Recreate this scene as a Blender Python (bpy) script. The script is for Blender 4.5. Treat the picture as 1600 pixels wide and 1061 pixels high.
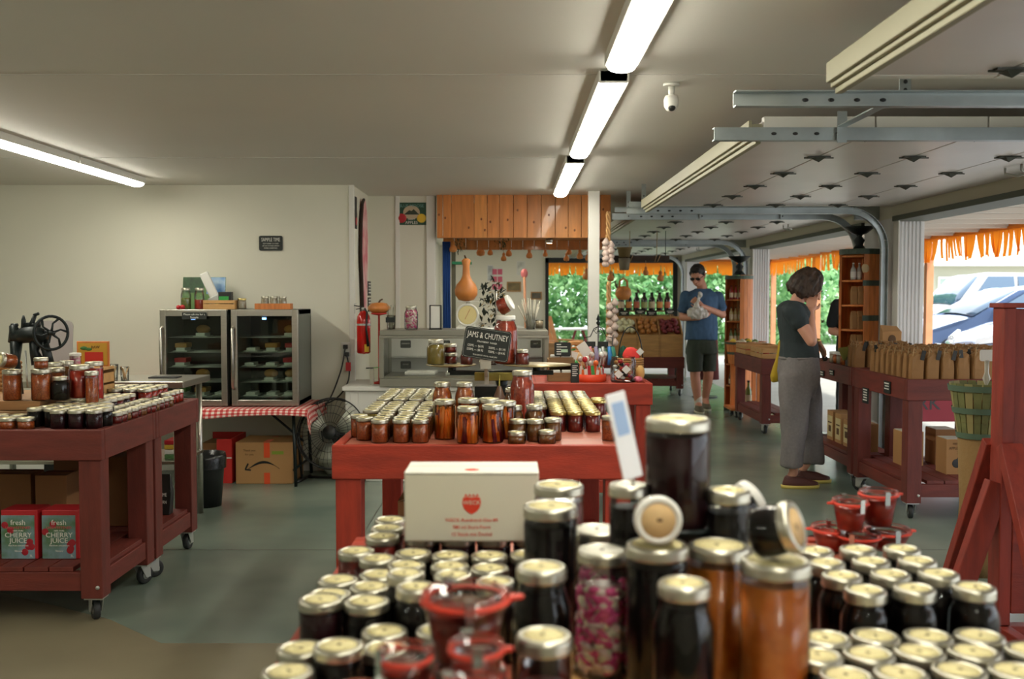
import bpy, bmesh, math, random
from mathutils import Vector, Matrix, noise
random.seed(7)
for _o in list(bpy.data.objects): bpy.data.objects.remove(_o)
SC = bpy.context.scene
COL = SC.collection
TS = bpy.data.scenes.new('workshop'); TL = TS.view_layers[0]   # small scratch scene, removed at the end
def evaluated(o):
    TS.collection.objects.link(o); TL.update(); dg = TL.depsgraph
    me = bpy.data.meshes.new_from_object(o.evaluated_get(dg)); bpy.data.objects.remove(o)
    return me
# ---------------- camera, world, sun, exposure ----------------
FPX, CAMZ, PITCH = 1556.0, 1.43, math.radians(2.52)
cam_d = bpy.data.cameras.new('camera'); cam = bpy.data.objects.new('camera', cam_d); COL.objects.link(cam)
cam_d.sensor_width = 36; cam_d.lens = 36*FPX/1600
cam.location = (0, 0, CAMZ); cam.rotation_euler = (math.radians(90)-PITCH, 0, 0)
cam_d.clip_end = 200; cam_d.clip_start = .05
cam_d.dof.use_dof = True; cam_d.dof.focus_distance = 5.2; cam_d.dof.aperture_fstop = 3.6
SC.camera = cam
w = bpy.data.worlds.new('sky'); SC.world = w; w.use_nodes = True
bg = w.node_tree.nodes['Background']; bg.inputs[0].default_value = (.88, .94, 1, 1); bg.inputs[1].default_value = 2.8
sun_d = bpy.data.lights.new('sun', 'SUN'); sun = bpy.data.objects.new('sun', sun_d); COL.objects.link(sun)
sun_d.energy = 3.4; sun_d.angle = math.radians(3); sun_d.color = (1, .94, .85)
sun.rotation_euler = (math.radians(28), math.radians(22), 0)
TUBE = 31.0
SC.view_settings.view_transform = 'Standard'; SC.view_settings.look = 'None'
SC.view_settings.gamma = 1; SC.view_settings.use_curve_mapping = False
SC.view_settings.exposure = 0.22
SC.cycles.max_bounces = 9; SC.cycles.diffuse_bounces = 5; SC.cycles.glossy_bounces = 3
SC.cycles.transparent_max_bounces = 24; SC.cycles.transmission_bounces = 5
SC.cycles.sample_clamp_indirect = 6; SC.cycles.caustics_reflective = False; SC.cycles.caustics_refractive = False
SC.cycles.blur_glossy = .5

# ---------------- helpers ----------------
SP, CP = math.sin(PITCH), math.cos(PITCH)
def ray(px, py):
    x = (px-800)/FPX; y = (530.5-py)/FPX
    return Vector((x, CP+y*SP, -SP+y*CP))
def atY(px, py, Y):
    d = ray(px, py); t = Y/d.y
    return Vector((d.x*t, Y, CAMZ+d.z*t))
def atZ(px, py, Z):
    d = ray(px, py); t = (Z-CAMZ)/d.z
    return Vector((d.x*t, d.y*t, Z))
def S(r, g=None, b=None):
    if g is None: g = b = r
    f = lambda c: (c/255/12.92) if c/255 <= .04045 else ((c/255+.055)/1.055)**2.4
    return (f(r), f(g), f(b))
MATS = {}
def mat(name, col, rough=.5, metal=0., nz=0., ns=8., stretch=(1, 1, 1), bump=0., bs=None, coat=0., emit=0., alpha=1., trans=0., spec=.5, col2=None, sheen=0., ec=None, thr=None):
    if name in MATS: return MATS[name]
    m = bpy.data.materials.new(name); m.use_nodes = True; MATS[name] = m
    nt = m.node_tree; N = nt.nodes; L = nt.links; p = N['Principled BSDF']
    p.inputs['Base Color'].default_value = (*col, 1); p.inputs['Roughness'].default_value = rough
    p.inputs['Metallic'].default_value = metal; p.inputs['Coat Weight'].default_value = coat
    p.inputs['Coat Roughness'].default_value = .05
    p.inputs['Specular IOR Level'].default_value = spec
    p.inputs['Alpha'].default_value = alpha; p.inputs['Transmission Weight'].default_value = trans
    if sheen: p.inputs['Sheen Weight'].default_value = sheen
    if emit:
        p.inputs['Emission Color'].default_value = (*(ec or col), 1); p.inputs['Emission Strength'].default_value = emit
    if nz or col2 or bump:
        tc = N.new('ShaderNodeTexCoord'); mp = N.new('ShaderNodeMapping'); mp.inputs['Scale'].default_value = stretch
        L.new(tc.outputs['Object'], mp.inputs['Vector'])
        n = N.new('ShaderNodeTexNoise'); n.inputs['Scale'].default_value = ns; n.inputs['Detail'].default_value = 5
        L.new(mp.outputs[0], n.inputs['Vector'])
        if nz or col2:
            r = N.new('ShaderNodeValToRGB'); L.new(n.outputs['Fac'], r.inputs[0])
            a, b = thr or (.3, .7)
            r.color_ramp.elements[0].position = a; r.color_ramp.elements[1].position = b
            c2 = col2 or tuple(min(1, c*(1+nz)) for c in col); c1 = col if col2 else tuple(c*(1-nz) for c in col)
            r.color_ramp.elements[0].color = (*c1, 1); r.color_ramp.elements[1].color = (*c2, 1)
            L.new(r.outputs[0], p.inputs['Base Color'])
        if bump:
            n2 = n
            if bs:
                n2 = N.new('ShaderNodeTexNoise'); n2.inputs['Scale'].default_value = bs; n2.inputs['Detail'].default_value = 4; L.new(mp.outputs[0], n2.inputs['Vector'])
            b = N.new('ShaderNodeBump'); b.inputs['Strength'].default_value = bump; b.inputs['Distance'].default_value = .01
            L.new(n2.outputs['Fac'], b.inputs['Height']); L.new(b.outputs[0], p.inputs['Normal'])
    return m
def glassmat(name, tint=(1, 1, 1), rough=.02, refl=1.0):
    m = bpy.data.materials.new(name); m.use_nodes = True; MATS[name] = m
    nt = m.node_tree; N = nt.nodes; L = nt.links
    for x in list(N):
        if x.type != 'OUTPUT_MATERIAL': N.remove(x)
    out = [x for x in N if x.type == 'OUTPUT_MATERIAL'][0]
    t = N.new('ShaderNodeBsdfTransparent'); t.inputs[0].default_value = (*tint, 1)
    g = N.new('ShaderNodeBsdfGlossy'); g.inputs['Roughness'].default_value = rough
    f = N.new('ShaderNodeFresnel'); f.inputs[0].default_value = 1.5
    mx = N.new('ShaderNodeMixShader')
    mu = N.new('ShaderNodeMath'); mu.operation = 'MULTIPLY'; mu.inputs[1].default_value = refl
    L.new(f.outputs[0], mu.inputs[0]); L.new(mu.outputs[0], mx.inputs[0]); L.new(t.outputs[0], mx.inputs[1]); L.new(g.outputs[0], mx.inputs[2])
    L.new(mx.outputs[0], out.inputs[0])
    return m

class MB:
    def __init__(s): s.v = []; s.f = []; s.mi = []; s.sm = []
    def add(s, vs, fs, mi=0, smooth=False, M=None):
        o = len(s.v)
        s.v += [tuple(M @ Vector(v)) if M else tuple(v) for v in vs]
        s.f += [tuple(i+o for i in f) for f in fs]; s.mi += [mi]*len(fs); s.sm += [smooth]*len(fs)
        return s
    def box(s, x0, x1, y0, y1, z0, z1, mi=0, M=None):
        vs = [(x, y, z) for z in (z0, z1) for y in (y0, y1) for x in (x0, x1)]
        return s.add(vs, [(0, 2, 3, 1), (4, 5, 7, 6), (0, 1, 5, 4), (2, 6, 7, 3), (0, 4, 6, 2), (1, 3, 7, 5)], mi, False, M)
    def bar(s, p0, p1, w, h, mi=0, up=(0, 0, 1)):
        p0 = Vector(p0); p1 = Vector(p1); d = (p1-p0); l = d.length; d.normalize(); u = Vector(up)
        if abs(d.dot(u)) > .95: u = Vector((0, 1, 0))
        r = d.cross(u).normalized(); u = r.cross(d).normalized()
        vs = [p0+r*a*w/2+u*b*h/2+d*c*l for c in (0, 1) for b in (-1, 1) for a in (-1, 1)]
        return s.add(vs, [(0, 2, 3, 1), (4, 5, 7, 6), (0, 1, 5, 4), (2, 6, 7, 3), (0, 4, 6, 2), (1, 3, 7, 5)], mi)
    def lathe(s, prof, c=(0, 0, 0), n=20, mi=0, M=None, cap=True, sx=1, sy=1, smooth=True):
        vs = []; fs = []
        for r, z in prof:
            for i in range(n):
                a = 2*math.pi*i/n; vs.append((c[0]+r*math.cos(a)*sx, c[1]+r*math.sin(a)*sy, c[2]+z))
        for j in range(len(prof)-1):
            for i in range(n):
                k = (i+1) % n; fs.append((j*n+i, j*n+k, (j+1)*n+k, (j+1)*n+i))
        s.add(vs, fs, mi, smooth, M)
        if cap:
            o = len(s.v)-len(vs)
            for j, rev in ((0, True), (len(prof)-1, False)):
                if prof[j][0] > 1e-5:
                    f = [o+j*n+i for i in range(n)]
                    s.f.append(tuple(reversed(f)) if rev else tuple(f)); s.mi.append(mi); s.sm.append(False)
        return s
    def cyl(s, p0, p1, r, r1=None, n=14, mi=0):
        return s.tube([p0, p1], [r, r if r1 is None else r1], n, mi)
    def tube(s, pts, rs, n=10, mi=0, smooth=True, flat=1.0, closed=False):
        pts = [Vector(p) for p in pts]
        if not hasattr(rs, '__len__'): rs = [rs]*len(pts)
        vs = []; fs = []; u = None; m = len(pts)
        for j, p in enumerate(pts):
            if closed: d = pts[(j+1) % m]-pts[j-1]
            else: d = pts[min(j+1, m-1)]-pts[max(j-1, 0)]
            d = d.normalized() if d.length > 1e-9 else Vector((0, 0, 1))
            if u is None: u = Vector((0, 0, 1)) if abs(d.z) < .9 else Vector((0, 1, 0))
            r = d.cross(u)
            if r.length < 1e-5: r = d.orthogonal()
            r.normalize(); u = r.cross(d).normalized()
            for i in range(n):
                a = 2*math.pi*i/n; vs.append(p+(r*math.cos(a)+u*math.sin(a)*flat)*rs[j])
        for j in range(m if closed else m-1):
            jj = (j+1) % m
            for i in range(n):
                k = (i+1) % n; fs.append((j*n+i, j*n+k, jj*n+k, jj*n+i))
        if not closed: fs += [tuple(reversed(range(n))), tuple((m-1)*n+i for i in range(n))]
        return s.add(vs, fs, mi, smooth)
    def ell(s, c, rx, ry, rz, n=12, m=8, mi=0, M=None):
        prof = [(max(1e-4, math.sin(math.pi*j/m)), -math.cos(math.pi*j/m)) for j in range(m+1)]
        vs = []; fs = []
        for r, z in prof:
            for i in range(n):
                a = 2*math.pi*i/n; vs.append((c[0]+rx*r*math.cos(a), c[1]+ry*r*math.sin(a), c[2]+rz*z))
        for j in range(m):
            for i in range(n):
                k = (i+1) % n; fs.append((j*n+i, j*n+k, (j+1)*n+k, (j+1)*n+i))
        return s.add(vs, fs, mi, True, M)
    def prism(s, poly, p, u, v, t, mi=0):
        """polygon (2d points) in the plane at p spanned by u, v, extruded by t along u x v"""
        p = Vector(p); u = Vector(u); v = Vector(v); n = u.cross(v).normalized()*t; k = len(poly)
        vs = [p+u*a+v*b for a, b in poly]+[p+u*a+v*b+n for a, b in poly]
        return s.add(vs, [tuple(reversed(range(k))), tuple(range(k, 2*k))]+[(i, (i+1) % k, k+(i+1) % k, k+i) for i in range(k)], mi)
    def mesh(s, name, mats):
        me = bpy.data.meshes.new(name); me.from_pydata(s.v, [], s.f)
        for m in (mats if isinstance(mats, (list, tuple)) else [mats]): me.materials.append(m)
        me.polygons.foreach_set('material_index', s.mi); me.polygons.foreach_set('use_smooth', s.sm)
        me.update(); return me
    def build(s, name, mats, parent=None, bevel=0, loc=None):
        return link(name, s.mesh(name, mats), parent, bevel, loc)
def link(name, me, parent=None, bevel=0, loc=None):
    o = bpy.data.objects.new(name, me); COL.objects.link(o)
    if parent is not None: o.parent = parent
    if loc is not None: o.location = loc
    if bevel:
        b = o.modifiers.new('bevel', 'BEVEL'); b.width = bevel; b.segments = 2; b.limit_method = 'ANGLE'; b.angle_limit = .7
    return o
def tag(o, label, cat, group=None, kind=None):
    o['label'] = label
    if cat: o['category'] = cat
    if group: o['group'] = group
    if kind: o['kind'] = kind
    return o
def thing(name, label, cat, loc=(0, 0, 0), rz=0, group=None, kind=None):
    o = bpy.data.objects.new(name, None); COL.objects.link(o); o.location = loc; o.rotation_euler = (0, 0, rz)
    o.empty_display_size = .05
    return tag(o, label, cat, group, kind)
def struct(o, label=None):
    o['kind'] = 'structure'
    if label: o['label'] = label
    return o
def sbox(name, x0, x1, y0, y1, z0, z1, m, bevel=0, label=None):
    return struct(MB().box(x0, x1, y0, y1, z0, z1).build(name, m, None, bevel), label)
def copy_tree(o, parent=None, label=None, loc=None, rz=None):
    c = o.copy(); COL.objects.link(c)
    if parent is not None: c.parent = parent
    if label: c['label'] = label
    if loc is not None: c.location = loc
    if rz is not None: c.rotation_euler = (0, 0, rz)
    for ch in [x for x in bpy.data.objects if x.parent == o]: copy_tree(ch, c)
    return c
def text(s, size, M, m, parent, name='lettering', align='CENTER', ext=.0006, sx=1., space=1.):
    cu = bpy.data.curves.new('t', 'FONT'); cu.body = s; cu.size = size; cu.align_x = align; cu.align_y = 'CENTER'
    cu.extrude = ext; cu.resolution_u = 2; cu.space_character = space; cu.space_line = .95
    me = evaluated(bpy.data.objects.new('t', cu))
    me.transform(M @ Matrix.Diagonal((sx, 1, 1, 1))); me.materials.clear(); me.materials.append(m)
    return link(name, me, parent)
def face_cam(x, y, z, rz=0, tilt=0, roll=0):
    """text plane facing -Y at a point"""
    return Matrix.Translation((x, y, z)) @ Matrix.Rotation(rz, 4, 'Z') @ Matrix.Rotation(math.pi/2+tilt, 4, 'X') @ Matrix.Rotation(roll, 4, 'Z')
ORD = ['zeroth', 'first', 'second', 'third', 'fourth', 'fifth', 'sixth', 'seventh', 'eighth', 'ninth', 'tenth', 'eleventh', 'twelfth', 'thirteenth', 'fourteenth', 'fifteenth', 'sixteenth', 'seventeenth', 'eighteenth', 'nineteenth', 'twentieth', 'twenty-first', 'twenty-second']

# ---------------- materials ----------------
mWall = mat('wall_paint', S(218, 215, 198), .85, nz=.02, ns=2, bump=.03, bs=60)
mCeil = mat('ceiling_paint', S(218, 215, 206), .6, nz=.02, ns=1.2, bump=.04, bs=40)
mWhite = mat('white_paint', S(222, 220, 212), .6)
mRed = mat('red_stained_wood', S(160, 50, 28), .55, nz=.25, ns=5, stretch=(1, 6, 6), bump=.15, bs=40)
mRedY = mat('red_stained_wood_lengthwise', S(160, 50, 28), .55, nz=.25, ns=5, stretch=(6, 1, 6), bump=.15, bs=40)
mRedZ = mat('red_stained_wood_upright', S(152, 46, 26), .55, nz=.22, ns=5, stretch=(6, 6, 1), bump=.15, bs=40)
mDRed = mat('shaded_red_wood', S(104, 40, 30), .6, nz=.22, ns=5, stretch=(1, 6, 6), bump=.15, bs=40)  # red wood again, darker: the left carts' dimmer light put into the colour
mDRedY = mat('shaded_red_wood_lengthwise', S(104, 40, 30), .6, nz=.22, ns=5, stretch=(6, 1, 6), bump=.15, bs=40)
mDRedZ = mat('shaded_red_wood_upright', S(100, 38, 28), .6, nz=.22, ns=5, stretch=(6, 6, 1), bump=.15, bs=40)
mTop = mat('pinkish_worn_tabletop', S(172, 98, 76), .45, nz=.2, ns=4, stretch=(1, 5, 1), bump=.1)
mPine = mat('varnished_pine', S(196, 122, 58), .45, nz=.2, ns=3, stretch=(8, 8, 1), bump=.08, coat=.15)
mPineL = mat('pale_pine', S(196, 150, 92), .6, nz=.15, ns=5, stretch=(1, 6, 6), bump=.08)
mOak = mat('orange_oak_staves', S(206, 124, 62), .5, nz=.2, ns=4, stretch=(8, 8, 1), bump=.08)
mCrate = mat('grey_brown_crate', S(128, 98, 62), .7, nz=.25, ns=5, stretch=(1, 8, 8), bump=.2)
mKraft = mat('cardboard', S(176, 132, 84), .85, nz=.05, ns=3)
mKraftD = mat('brown_cardboard', S(140, 98, 60), .85, nz=.05, ns=3)
mBag = mat('kraft_paper', S(150, 110, 66), .8, nz=.1, ns=10, bump=.3, bs=25)
mGalv = mat('galvanised_steel', S(170, 178, 178), .38, metal=.9, nz=.15, ns=6)
mSteel = mat('brushed_steel', S(186, 182, 172), .3, metal=1, nz=.06, ns=4, stretch=(1, 1, 12))
mLid = mat('silver_lid_band', S(192, 188, 172), .36, metal=1)
mGold = mat('gold_lid_band', S(206, 186, 120), .3, metal=1)
mBlack = mat('black_plastic', S(22, 23, 22), .45)
mIron = mat('black_cast_iron', S(20, 28, 27), .4, metal=.3, nz=.3, ns=20, bump=.2)
mChalk = mat('chalkboard_black', S(26, 32, 28), .6)
mChalkW = mat('chalk_white', S(226, 224, 214), .7)
mRubber = mat('dark_rubber', S(40, 42, 42), .6)
mSteelD = mat('zinc_caster', S(186, 188, 182), .45, metal=.6)
mEmit = mat('lamp_diffuser', S(255, 250, 240), .5, emit=TUBE, ec=S(254, 250, 234))
mLabel = mat('paper_lid_label', S(214, 202, 148), .75, nz=.05, ns=80)
mLabelW = mat('white_lid_label', S(232, 228, 212), .6)
mPrint = mat('brown_print', S(92, 66, 40), .8)
mGlass = glassmat('clear_glass', (.97, .985, .975), .02, .9)
mPane = glassmat('window_glass', (.86, .92, .88), .01, .8)
mOr = mat('orange_canvas', S(240, 150, 50), .8)

# floor with joints and stains
def floor_mat():
    m = mat('sealed_concrete', S(108, 112, 100), .3)
    nt = m.node_tree; N = nt.nodes; L = nt.links; p = N['Principled BSDF']
    tc = N.new('ShaderNodeTexCoord')
    n = N.new('ShaderNodeTexNoise'); n.inputs['Scale'].default_value = 1.1; n.inputs['Detail'].default_value = 3; n.inputs['Roughness'].default_value = .5
    L.new(tc.outputs['Object'], n.inputs[0])
    r = N.new('ShaderNodeValToRGB'); L.new(n.outputs[0], r.inputs[0])
    r.color_ramp.elements[0].position = .3; r.color_ramp.elements[0].color = (*S(98, 112, 102), 1)
    r.color_ramp.elements[1].position = .72; r.color_ramp.elements[1].color = (*S(134, 144, 130), 1)
    L.new(r.outputs[0], p.inputs['Base Color'])
    p.inputs['Roughness'].default_value = .27
    return m
mFloor = floor_mat()
mJoint = mat('joint_filler', S(84, 88, 78), .7)

# ---------------- the room ----------------
CZ = 2.325; XL, XR, XO, YN, YF = -5.6, 3.05, 3.28, -2.2, 18.0
YB = 8.1          # left back wall
ALX = -1.29; ALY = 9.0; APX = -.67
sbox('floor', XL-.2, XO, YN-.2, YF+.2, -.12, 0, mFloor)
sbox('ceiling', XL-.2, XO, YN-.2, YF+.2, CZ, CZ+.12, mCeil)
for i, y in enumerate((2.2, 4.07, 6.5)):
    sbox('trim_%d' % (i+1), XL, .28 if y > 5 else 3.0, y, y+.006, CZ-.002, CZ+.01, mat('ceiling_seam', S(200, 198, 190), .6), label='ceiling seam')
for i, y in enumerate((1.6, 5.55, 9.6, 13.6)):
    sbox('floor_joint', XL, XO, y, y+.008, -.01, .001, mJoint)
sbox('floor_joint', -.9, -.892, YN, YB, -.01, .0012, mJoint)
o_ = MB(); P_ = [atZ(a, b, .0015) for a, b in ((-700, 1000), (-260, 860), (172, 968), (252, 1005), (470, 1005), (470, 1300), (-700, 1300))]
o_.add([tuple(v) for v in P_], [tuple(range(len(P_)))][::-1]); struct(o_.build('floor_patch', mat('old_brown_concrete', S(120, 112, 90), .4, nz=.12, ns=2)), 'browner patch of older concrete')
sbox('wall_back', XL, ALX, YB, YB+.15, 0, CZ, mWall)
sbox('wall_left', XL-.15, XL, YN, YB+.15, 0, CZ, mWall)
sbox('wall_rear', XL, XO, YN-.15, YN, 0, CZ, mWall)
sbox('wall_alcove_side', ALX-.15, ALX, YB+.15, ALY+.15, 0, CZ, mWall)
sbox('wall_alcove_back', ALX, APX-.02, ALY, ALY+.12, 0, CZ, mWall)
sbox('trim_4', APX-.1, APX-.02, ALY-.025, ALY, 0, CZ, mWhite, .004, 'white board trim at the edge of the alcove')
sbox('trim_5', -1.05, -1.01, ALY-.015, ALY, 0, CZ, mWhite, .003, 'narrow upright batten')
sbox('trim_6', ALX-.03, ALX+.012, YB-.012, YB+.03, 0, CZ, mWhite, .003, 'white corner bead')
sbox('wall_side_room', ALX-.15, ALX, ALY+.15, YF, 0, CZ, mWall)
sbox('baseboard_back', XL, ALX-.03, YB-.015, YB, 0, .09, mWhite, .003)
# far wall with opening x .60 .. 2.98, z .. 2.05
OZ = 2.05
mFar = mat('far_wall_paint', S(226, 222, 206), .8)
sbox('wall_far', ALX-.15, .6, YF, YF+.15, 0, CZ, mFar)
sbox('wall_far_lintel', .6, 2.98, YF, YF+.15, OZ, CZ, mFar)
sbox('wall_far_pier', 2.98, XO, YF, YF+.15, 0, CZ, mFar)
mDFr = mat('dark_door_frame', S(30, 32, 30), .5)
fr = struct(thing('door_2', 'dark framed opening in the far wall', None))
MB().box(.6, .66, YF-.05, YF, 0, OZ+.05).build('jamb', mDFr, fr)
MB().box(2.9, 2.98, YF-.05, YF, 0, OZ+.05).build('jamb', mDFr, fr)
MB().box(.6, 2.98, YF-.05, YF, OZ-.03, OZ+.06).build('head', mDFr, fr)
# right wall piers and lintels
mSid = mat('ribbed_white_siding', S(226, 226, 226), .6)
PIERS = [(YN, -1.4), (3.2, 4.2), (7.95, 8.65), (12.7, 13.4), (17.45, 18.0)]
OPEN = [(-1.4, 3.2), (4.2, 7.95), (8.65, 12.7), (13.4, 17.45)]
for i, (a, b) in enumerate(PIERS):
    sbox('wall_right_pier', XR, XO, a, b, 0, OZ, mSid)
    if 0 < i < 4:
        e = struct(thing('trim_%d' % (20+i), 'ribbed white siding on the end of the pier', None))
        for k in range(7):
            x = XR+.012+k*.03
            MB().prism([(0, 0), (.022, 0), (.017, .012), (.005, .012)], (x, a, 0), (1, 0, 0), (0, -1, 0), -2.04).build('rib', mSid, e)
sbox('wall_right_lintel', XR, XO, YN, YF, OZ, CZ, mWall)
mTrD = mat('grey_green_trim', S(92, 98, 88), .6)
for i, (a, b) in enumerate(OPEN):
    sbox('trim_%d' % (30+i), XR-.03, XO+.01, a, b, OZ-.03, OZ+.01, mTrD, .003, 'dark weather trim over the bay opening')
    sbox('trim_%d' % (40+i), XR-.012, XR, b-.09, b+.02, 0, OZ, mWhite, .003, 'painted jamb board')
# ---------------- overhead doors ----------------
mDoor = mat('white_door_skin', S(212, 206, 202), .34, nz=.04, ns=3, bump=.02, bs=90)
mDoorT = mat('beige_door_seal', S(146, 142, 116), .5)
DZ = 2.14
def overhead_door(y0, y1, label, x0=1.08, x1=3.02):
    t = thing('overhead_door', label, 'garage door', (0, 0, 0), group='sectional garage doors raised under the ceiling')
    n = 4; w_ = (x1-x0)/n
    for i in range(n):
        a = x0+i*w_
        MB().box(a+.003, a+w_-.003, y0, y1, DZ, DZ+.045).build('door_panel', mDoor, t, .004)
    MB().box(x0-.045, x0, y0, y1, DZ-.035, DZ+.03).box(x0-.06, x0-.045, y0, y1, DZ-.02, DZ+.045).box(x0-.03, x0-.006, y0, y1, DZ-.055, DZ-.035).build('bottom_seal', mDoorT, t, .003)
    for e in (y0, y1-.02):
        for i in range(n): MB().box(x0+i*w_+.004, x0+(i+1)*w_-.004, e-.012, e+.032, DZ-.004, DZ+.06).build('end_cap', mWhite, t, .002)
    for i in range(1, n):
        x = x0+i*w_
        ns = 6
        for k in range(ns):
            y = y0+.12+(y1-y0-.24)*k/(ns-1)
            m = MB(); m.box(x-.055, x+.055, y-.02, y+.02, DZ-.008, DZ)
            m.add([(x-.03, y-.03, DZ-.008), (x+.03, y-.03, DZ-.008), (x+.03, y+.03, DZ-.008), (x-.03, y+.03, DZ-.008), (x, y, DZ-.03)], [(0, 1, 4), (1, 2, 4), (2, 3, 4), (3, 0, 4), (0, 3, 2, 1)])
            m.cyl((x-.075, y, DZ-.008), (x+.075, y, DZ-.008), .004, n=6)
            m.build('hinge', mat('dark_hinge', S(88, 90, 84), .4, metal=.7), t)
    yc = (y0+y1)/2-.6; x = x0+3.5*w_
    MB().tube([(x-.02, yc-.09, DZ), (x-.02, yc-.09, DZ-.03), (x+.03, yc-.05, DZ-.045), (x+.03, yc+.05, DZ-.045), (x-.02, yc+.09, DZ-.03), (x-.02, yc+.09, DZ)], .007, 8).build('lift_handle', mSteelD, t)
    return t
overhead_door(4.33, 7.9, 'raised white sectional garage door with rows of hinges, in the bay facing the parked cars')
overhead_door(-1.3, 3.27, 'raised garage door whose beige seal crosses the upper corner of the view')
overhead_door(8.72, 12.63, 'raised garage door over the bay behind the grey-trousered woman')
overhead_door(13.47, 17.4, 'raised garage door of the furthest bay beyond the walking man')
def track(y, side, label, x0=.85, nb=True):
    """galvanised track: horizontal run, curve, vertical run. side=+1: lips face +y"""
    t = thing('door_track', label, 'garage door track', group='galvanised door tracks')
    z = DZ-.03; R = .3; xc = XR-.07
    pts = [(x0, z), (1.6, z), (xc-R, z)]+[(xc-R+R*math.sin(a), z-R+R*math.cos(a)) for a in [math.pi/2*k/8 for k in range(1, 9)]]+[(xc, .02)]
    m = MB()
    for (xa, za), (xb, zb) in zip(pts, pts[1:]):
        m.bar((xa, y, za), (xb, y, zb), .005, .05, up=(0, 0, 1) if abs(zb-za) < abs(xb-xa) else (1, 0, 0))
        nx, nz_ = -(zb-za), (xb-xa); l = math.hypot(nx, nz_); nx /= l; nz_ /= l
        for s_ in (-1, 1):
            m.bar((xa+nx*.025*s_, y+side*.02, za+nz_*.025*s_), (xb+nx*.025*s_, y+side*.02, zb+nz_*.025*s_), .04, .004, up=(nx, 0, nz_))
    for q in range(4): m.ell((x0+.25+q*.09, y-.004, z), .012, .003, .007, 8, 4, 1)
    m.build('rail', [mGalv, mBlack], t)
    if nb:
        yy = y-side*.025
        MB().box(x0+.02, XR-.35, yy-.003, yy+.003, z+.035, z+.075).box(x0+.02, XR-.35, min(yy, yy-side*.03), max(yy, yy-side*.03), z+.071, z+.075).build('angle_bar', mGalv, t)
        for xx in (x0+.12, x0+.75, 2.3):
            m = MB().box(xx, xx+.035, yy-.01, yy-.004, z-.02, CZ)
            for q in range(4): m.cyl((xx+.017, yy-.013, z+.0+q*.04), (xx+.017, yy-.004, z+.0+q*.04), .006, n=8, mi=1)
            m.build('hanger', [mGalv, mBlack], t)
    return t
track(3.5, -1, 'galvanised track with slotted end, hung nearest the ceiling camera', .77, False)
track(4.22, 1, 'galvanised horizontal track running along the white garage door by the cars', .85, False)
track(8.02, -1, 'galvanised track curving down beside the tall barrel shelf', .92)
track(8.6, 1, 'galvanised track behind the hinged garage door, ending near the white post', .86)
track(12.76, -1, 'galvanised track curving down behind the walking man', 1.0)
track(13.34, 1, 'galvanised track of the furthest bay, near side', 1.0)
track(17.45, -1, 'galvanised track at the far corner beside the dark door frame', 1.0)
t = thing('track_hanger', 'perforated steel strap tying the two nearer tracks together', 'bracket')
m = MB().box(1.36, 1.4, 3.53, 3.535, 2.1, CZ).box(1.36, 1.4, 3.53, 4.2, 2.135, 2.14).box(1.36, 1.4, 4.196, 4.2, 2.07, 2.2)
for q in range(5): m.ell((1.38, 3.528, 2.15+q*.03), .008, .002, .008, 8, 4, 1)
m.build('strap', [mGalv, mBlack], t)
for y, lab in ((3.64, 'steel torsion bar and rollers between the first two garage doors'), (8.32, 'steel rollers and shaft above the barrel shelf'), (13.05, 'steel shaft over the second ribbed pier')):
    t = thing('door_spring_shaft', lab, 'garage door spring', group='door spring shafts')
    MB().cyl((XR-.12, y-.5, 2.22), (XR-.12, y+.5, 2.22), .014).build('shaft', mGalv, t)
    MB().cyl((XR-.12, y-.42, 2.22), (XR-.12, y-.2, 2.22), .03).cyl((XR-.12, y+.2, 2.22), (XR-.12, y+.42, 2.22), .03).build('spring', mIron, t)
    MB().cyl((XR-.12, y-.1, 2.22), (XR-.12, y-.06, 2.22), .06).cyl((XR-.12, y+.06, 2.22), (XR-.12, y+.1, 2.22), .06).build('cable_drum', mSteelD, t)
    MB().box(XR-.2, XR, y-.02, y+.02, 2.06, 2.3).build('bearing_plate', mGalv, t)
# ---------------- ceiling lights ----------------
def batten(x, y0, y1, label):
    t = thing('ceiling_light', label, 'ceiling light', (x, (y0+y1)/2, CZ), group='fluorescent batten lights')
    h = (y1-y0)/2; m = MB()
    m.box(-.062, .062, -h, h, -.045, 0).build('housing', mWhite, t, .003)
    n = 8; prof = [(-.052, -.046)]+[(-.052*math.cos(math.pi*k/n), -.05-.022*math.sin(math.pi*k/n)) for k in range(1, n)]+[(.052, -.046)]
    MB().add([(px_, -h+.012, pz) for px_, pz in prof]+[(px_, h-.012, pz) for px_, pz in prof],
             [(i+1, i, i+n+1, i+n+2) for i in range(n)]+[tuple(range(n+1)), tuple(reversed(range(n+1, 2*n+2)))], 0, True).build('diffuser', mEmit, t)
    for s_ in (-1, 1):
        MB().box(-.056, .056, min(s_*h, s_*(h-.014)), max(s_*h, s_*(h-.014)), -.08 if 0 else -.05, 0).build('end_cap', mWhite, t, .003)
lx = .405
for k, (a, b, l) in enumerate([(-1.1, .08, 'batten light over the front jar table, out of view'), (.1, 1.28, 'batten light, first of the centre line'), (1.3, 2.62, 'batten light at the top edge of the picture'), (2.64, 3.74, 'long bright batten light ahead of the ceiling camera'),
                               (4.0, 5.16, 'batten light second in the line, nearer half'), (5.18, 6.06, 'batten light second in the line, further half'), (6.42, 7.3, 'batten light third in the line, nearer half'), (7.32, 8.4, 'batten light just in front of the pine canopy')]):
    batten(lx, a, b, l)
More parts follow.
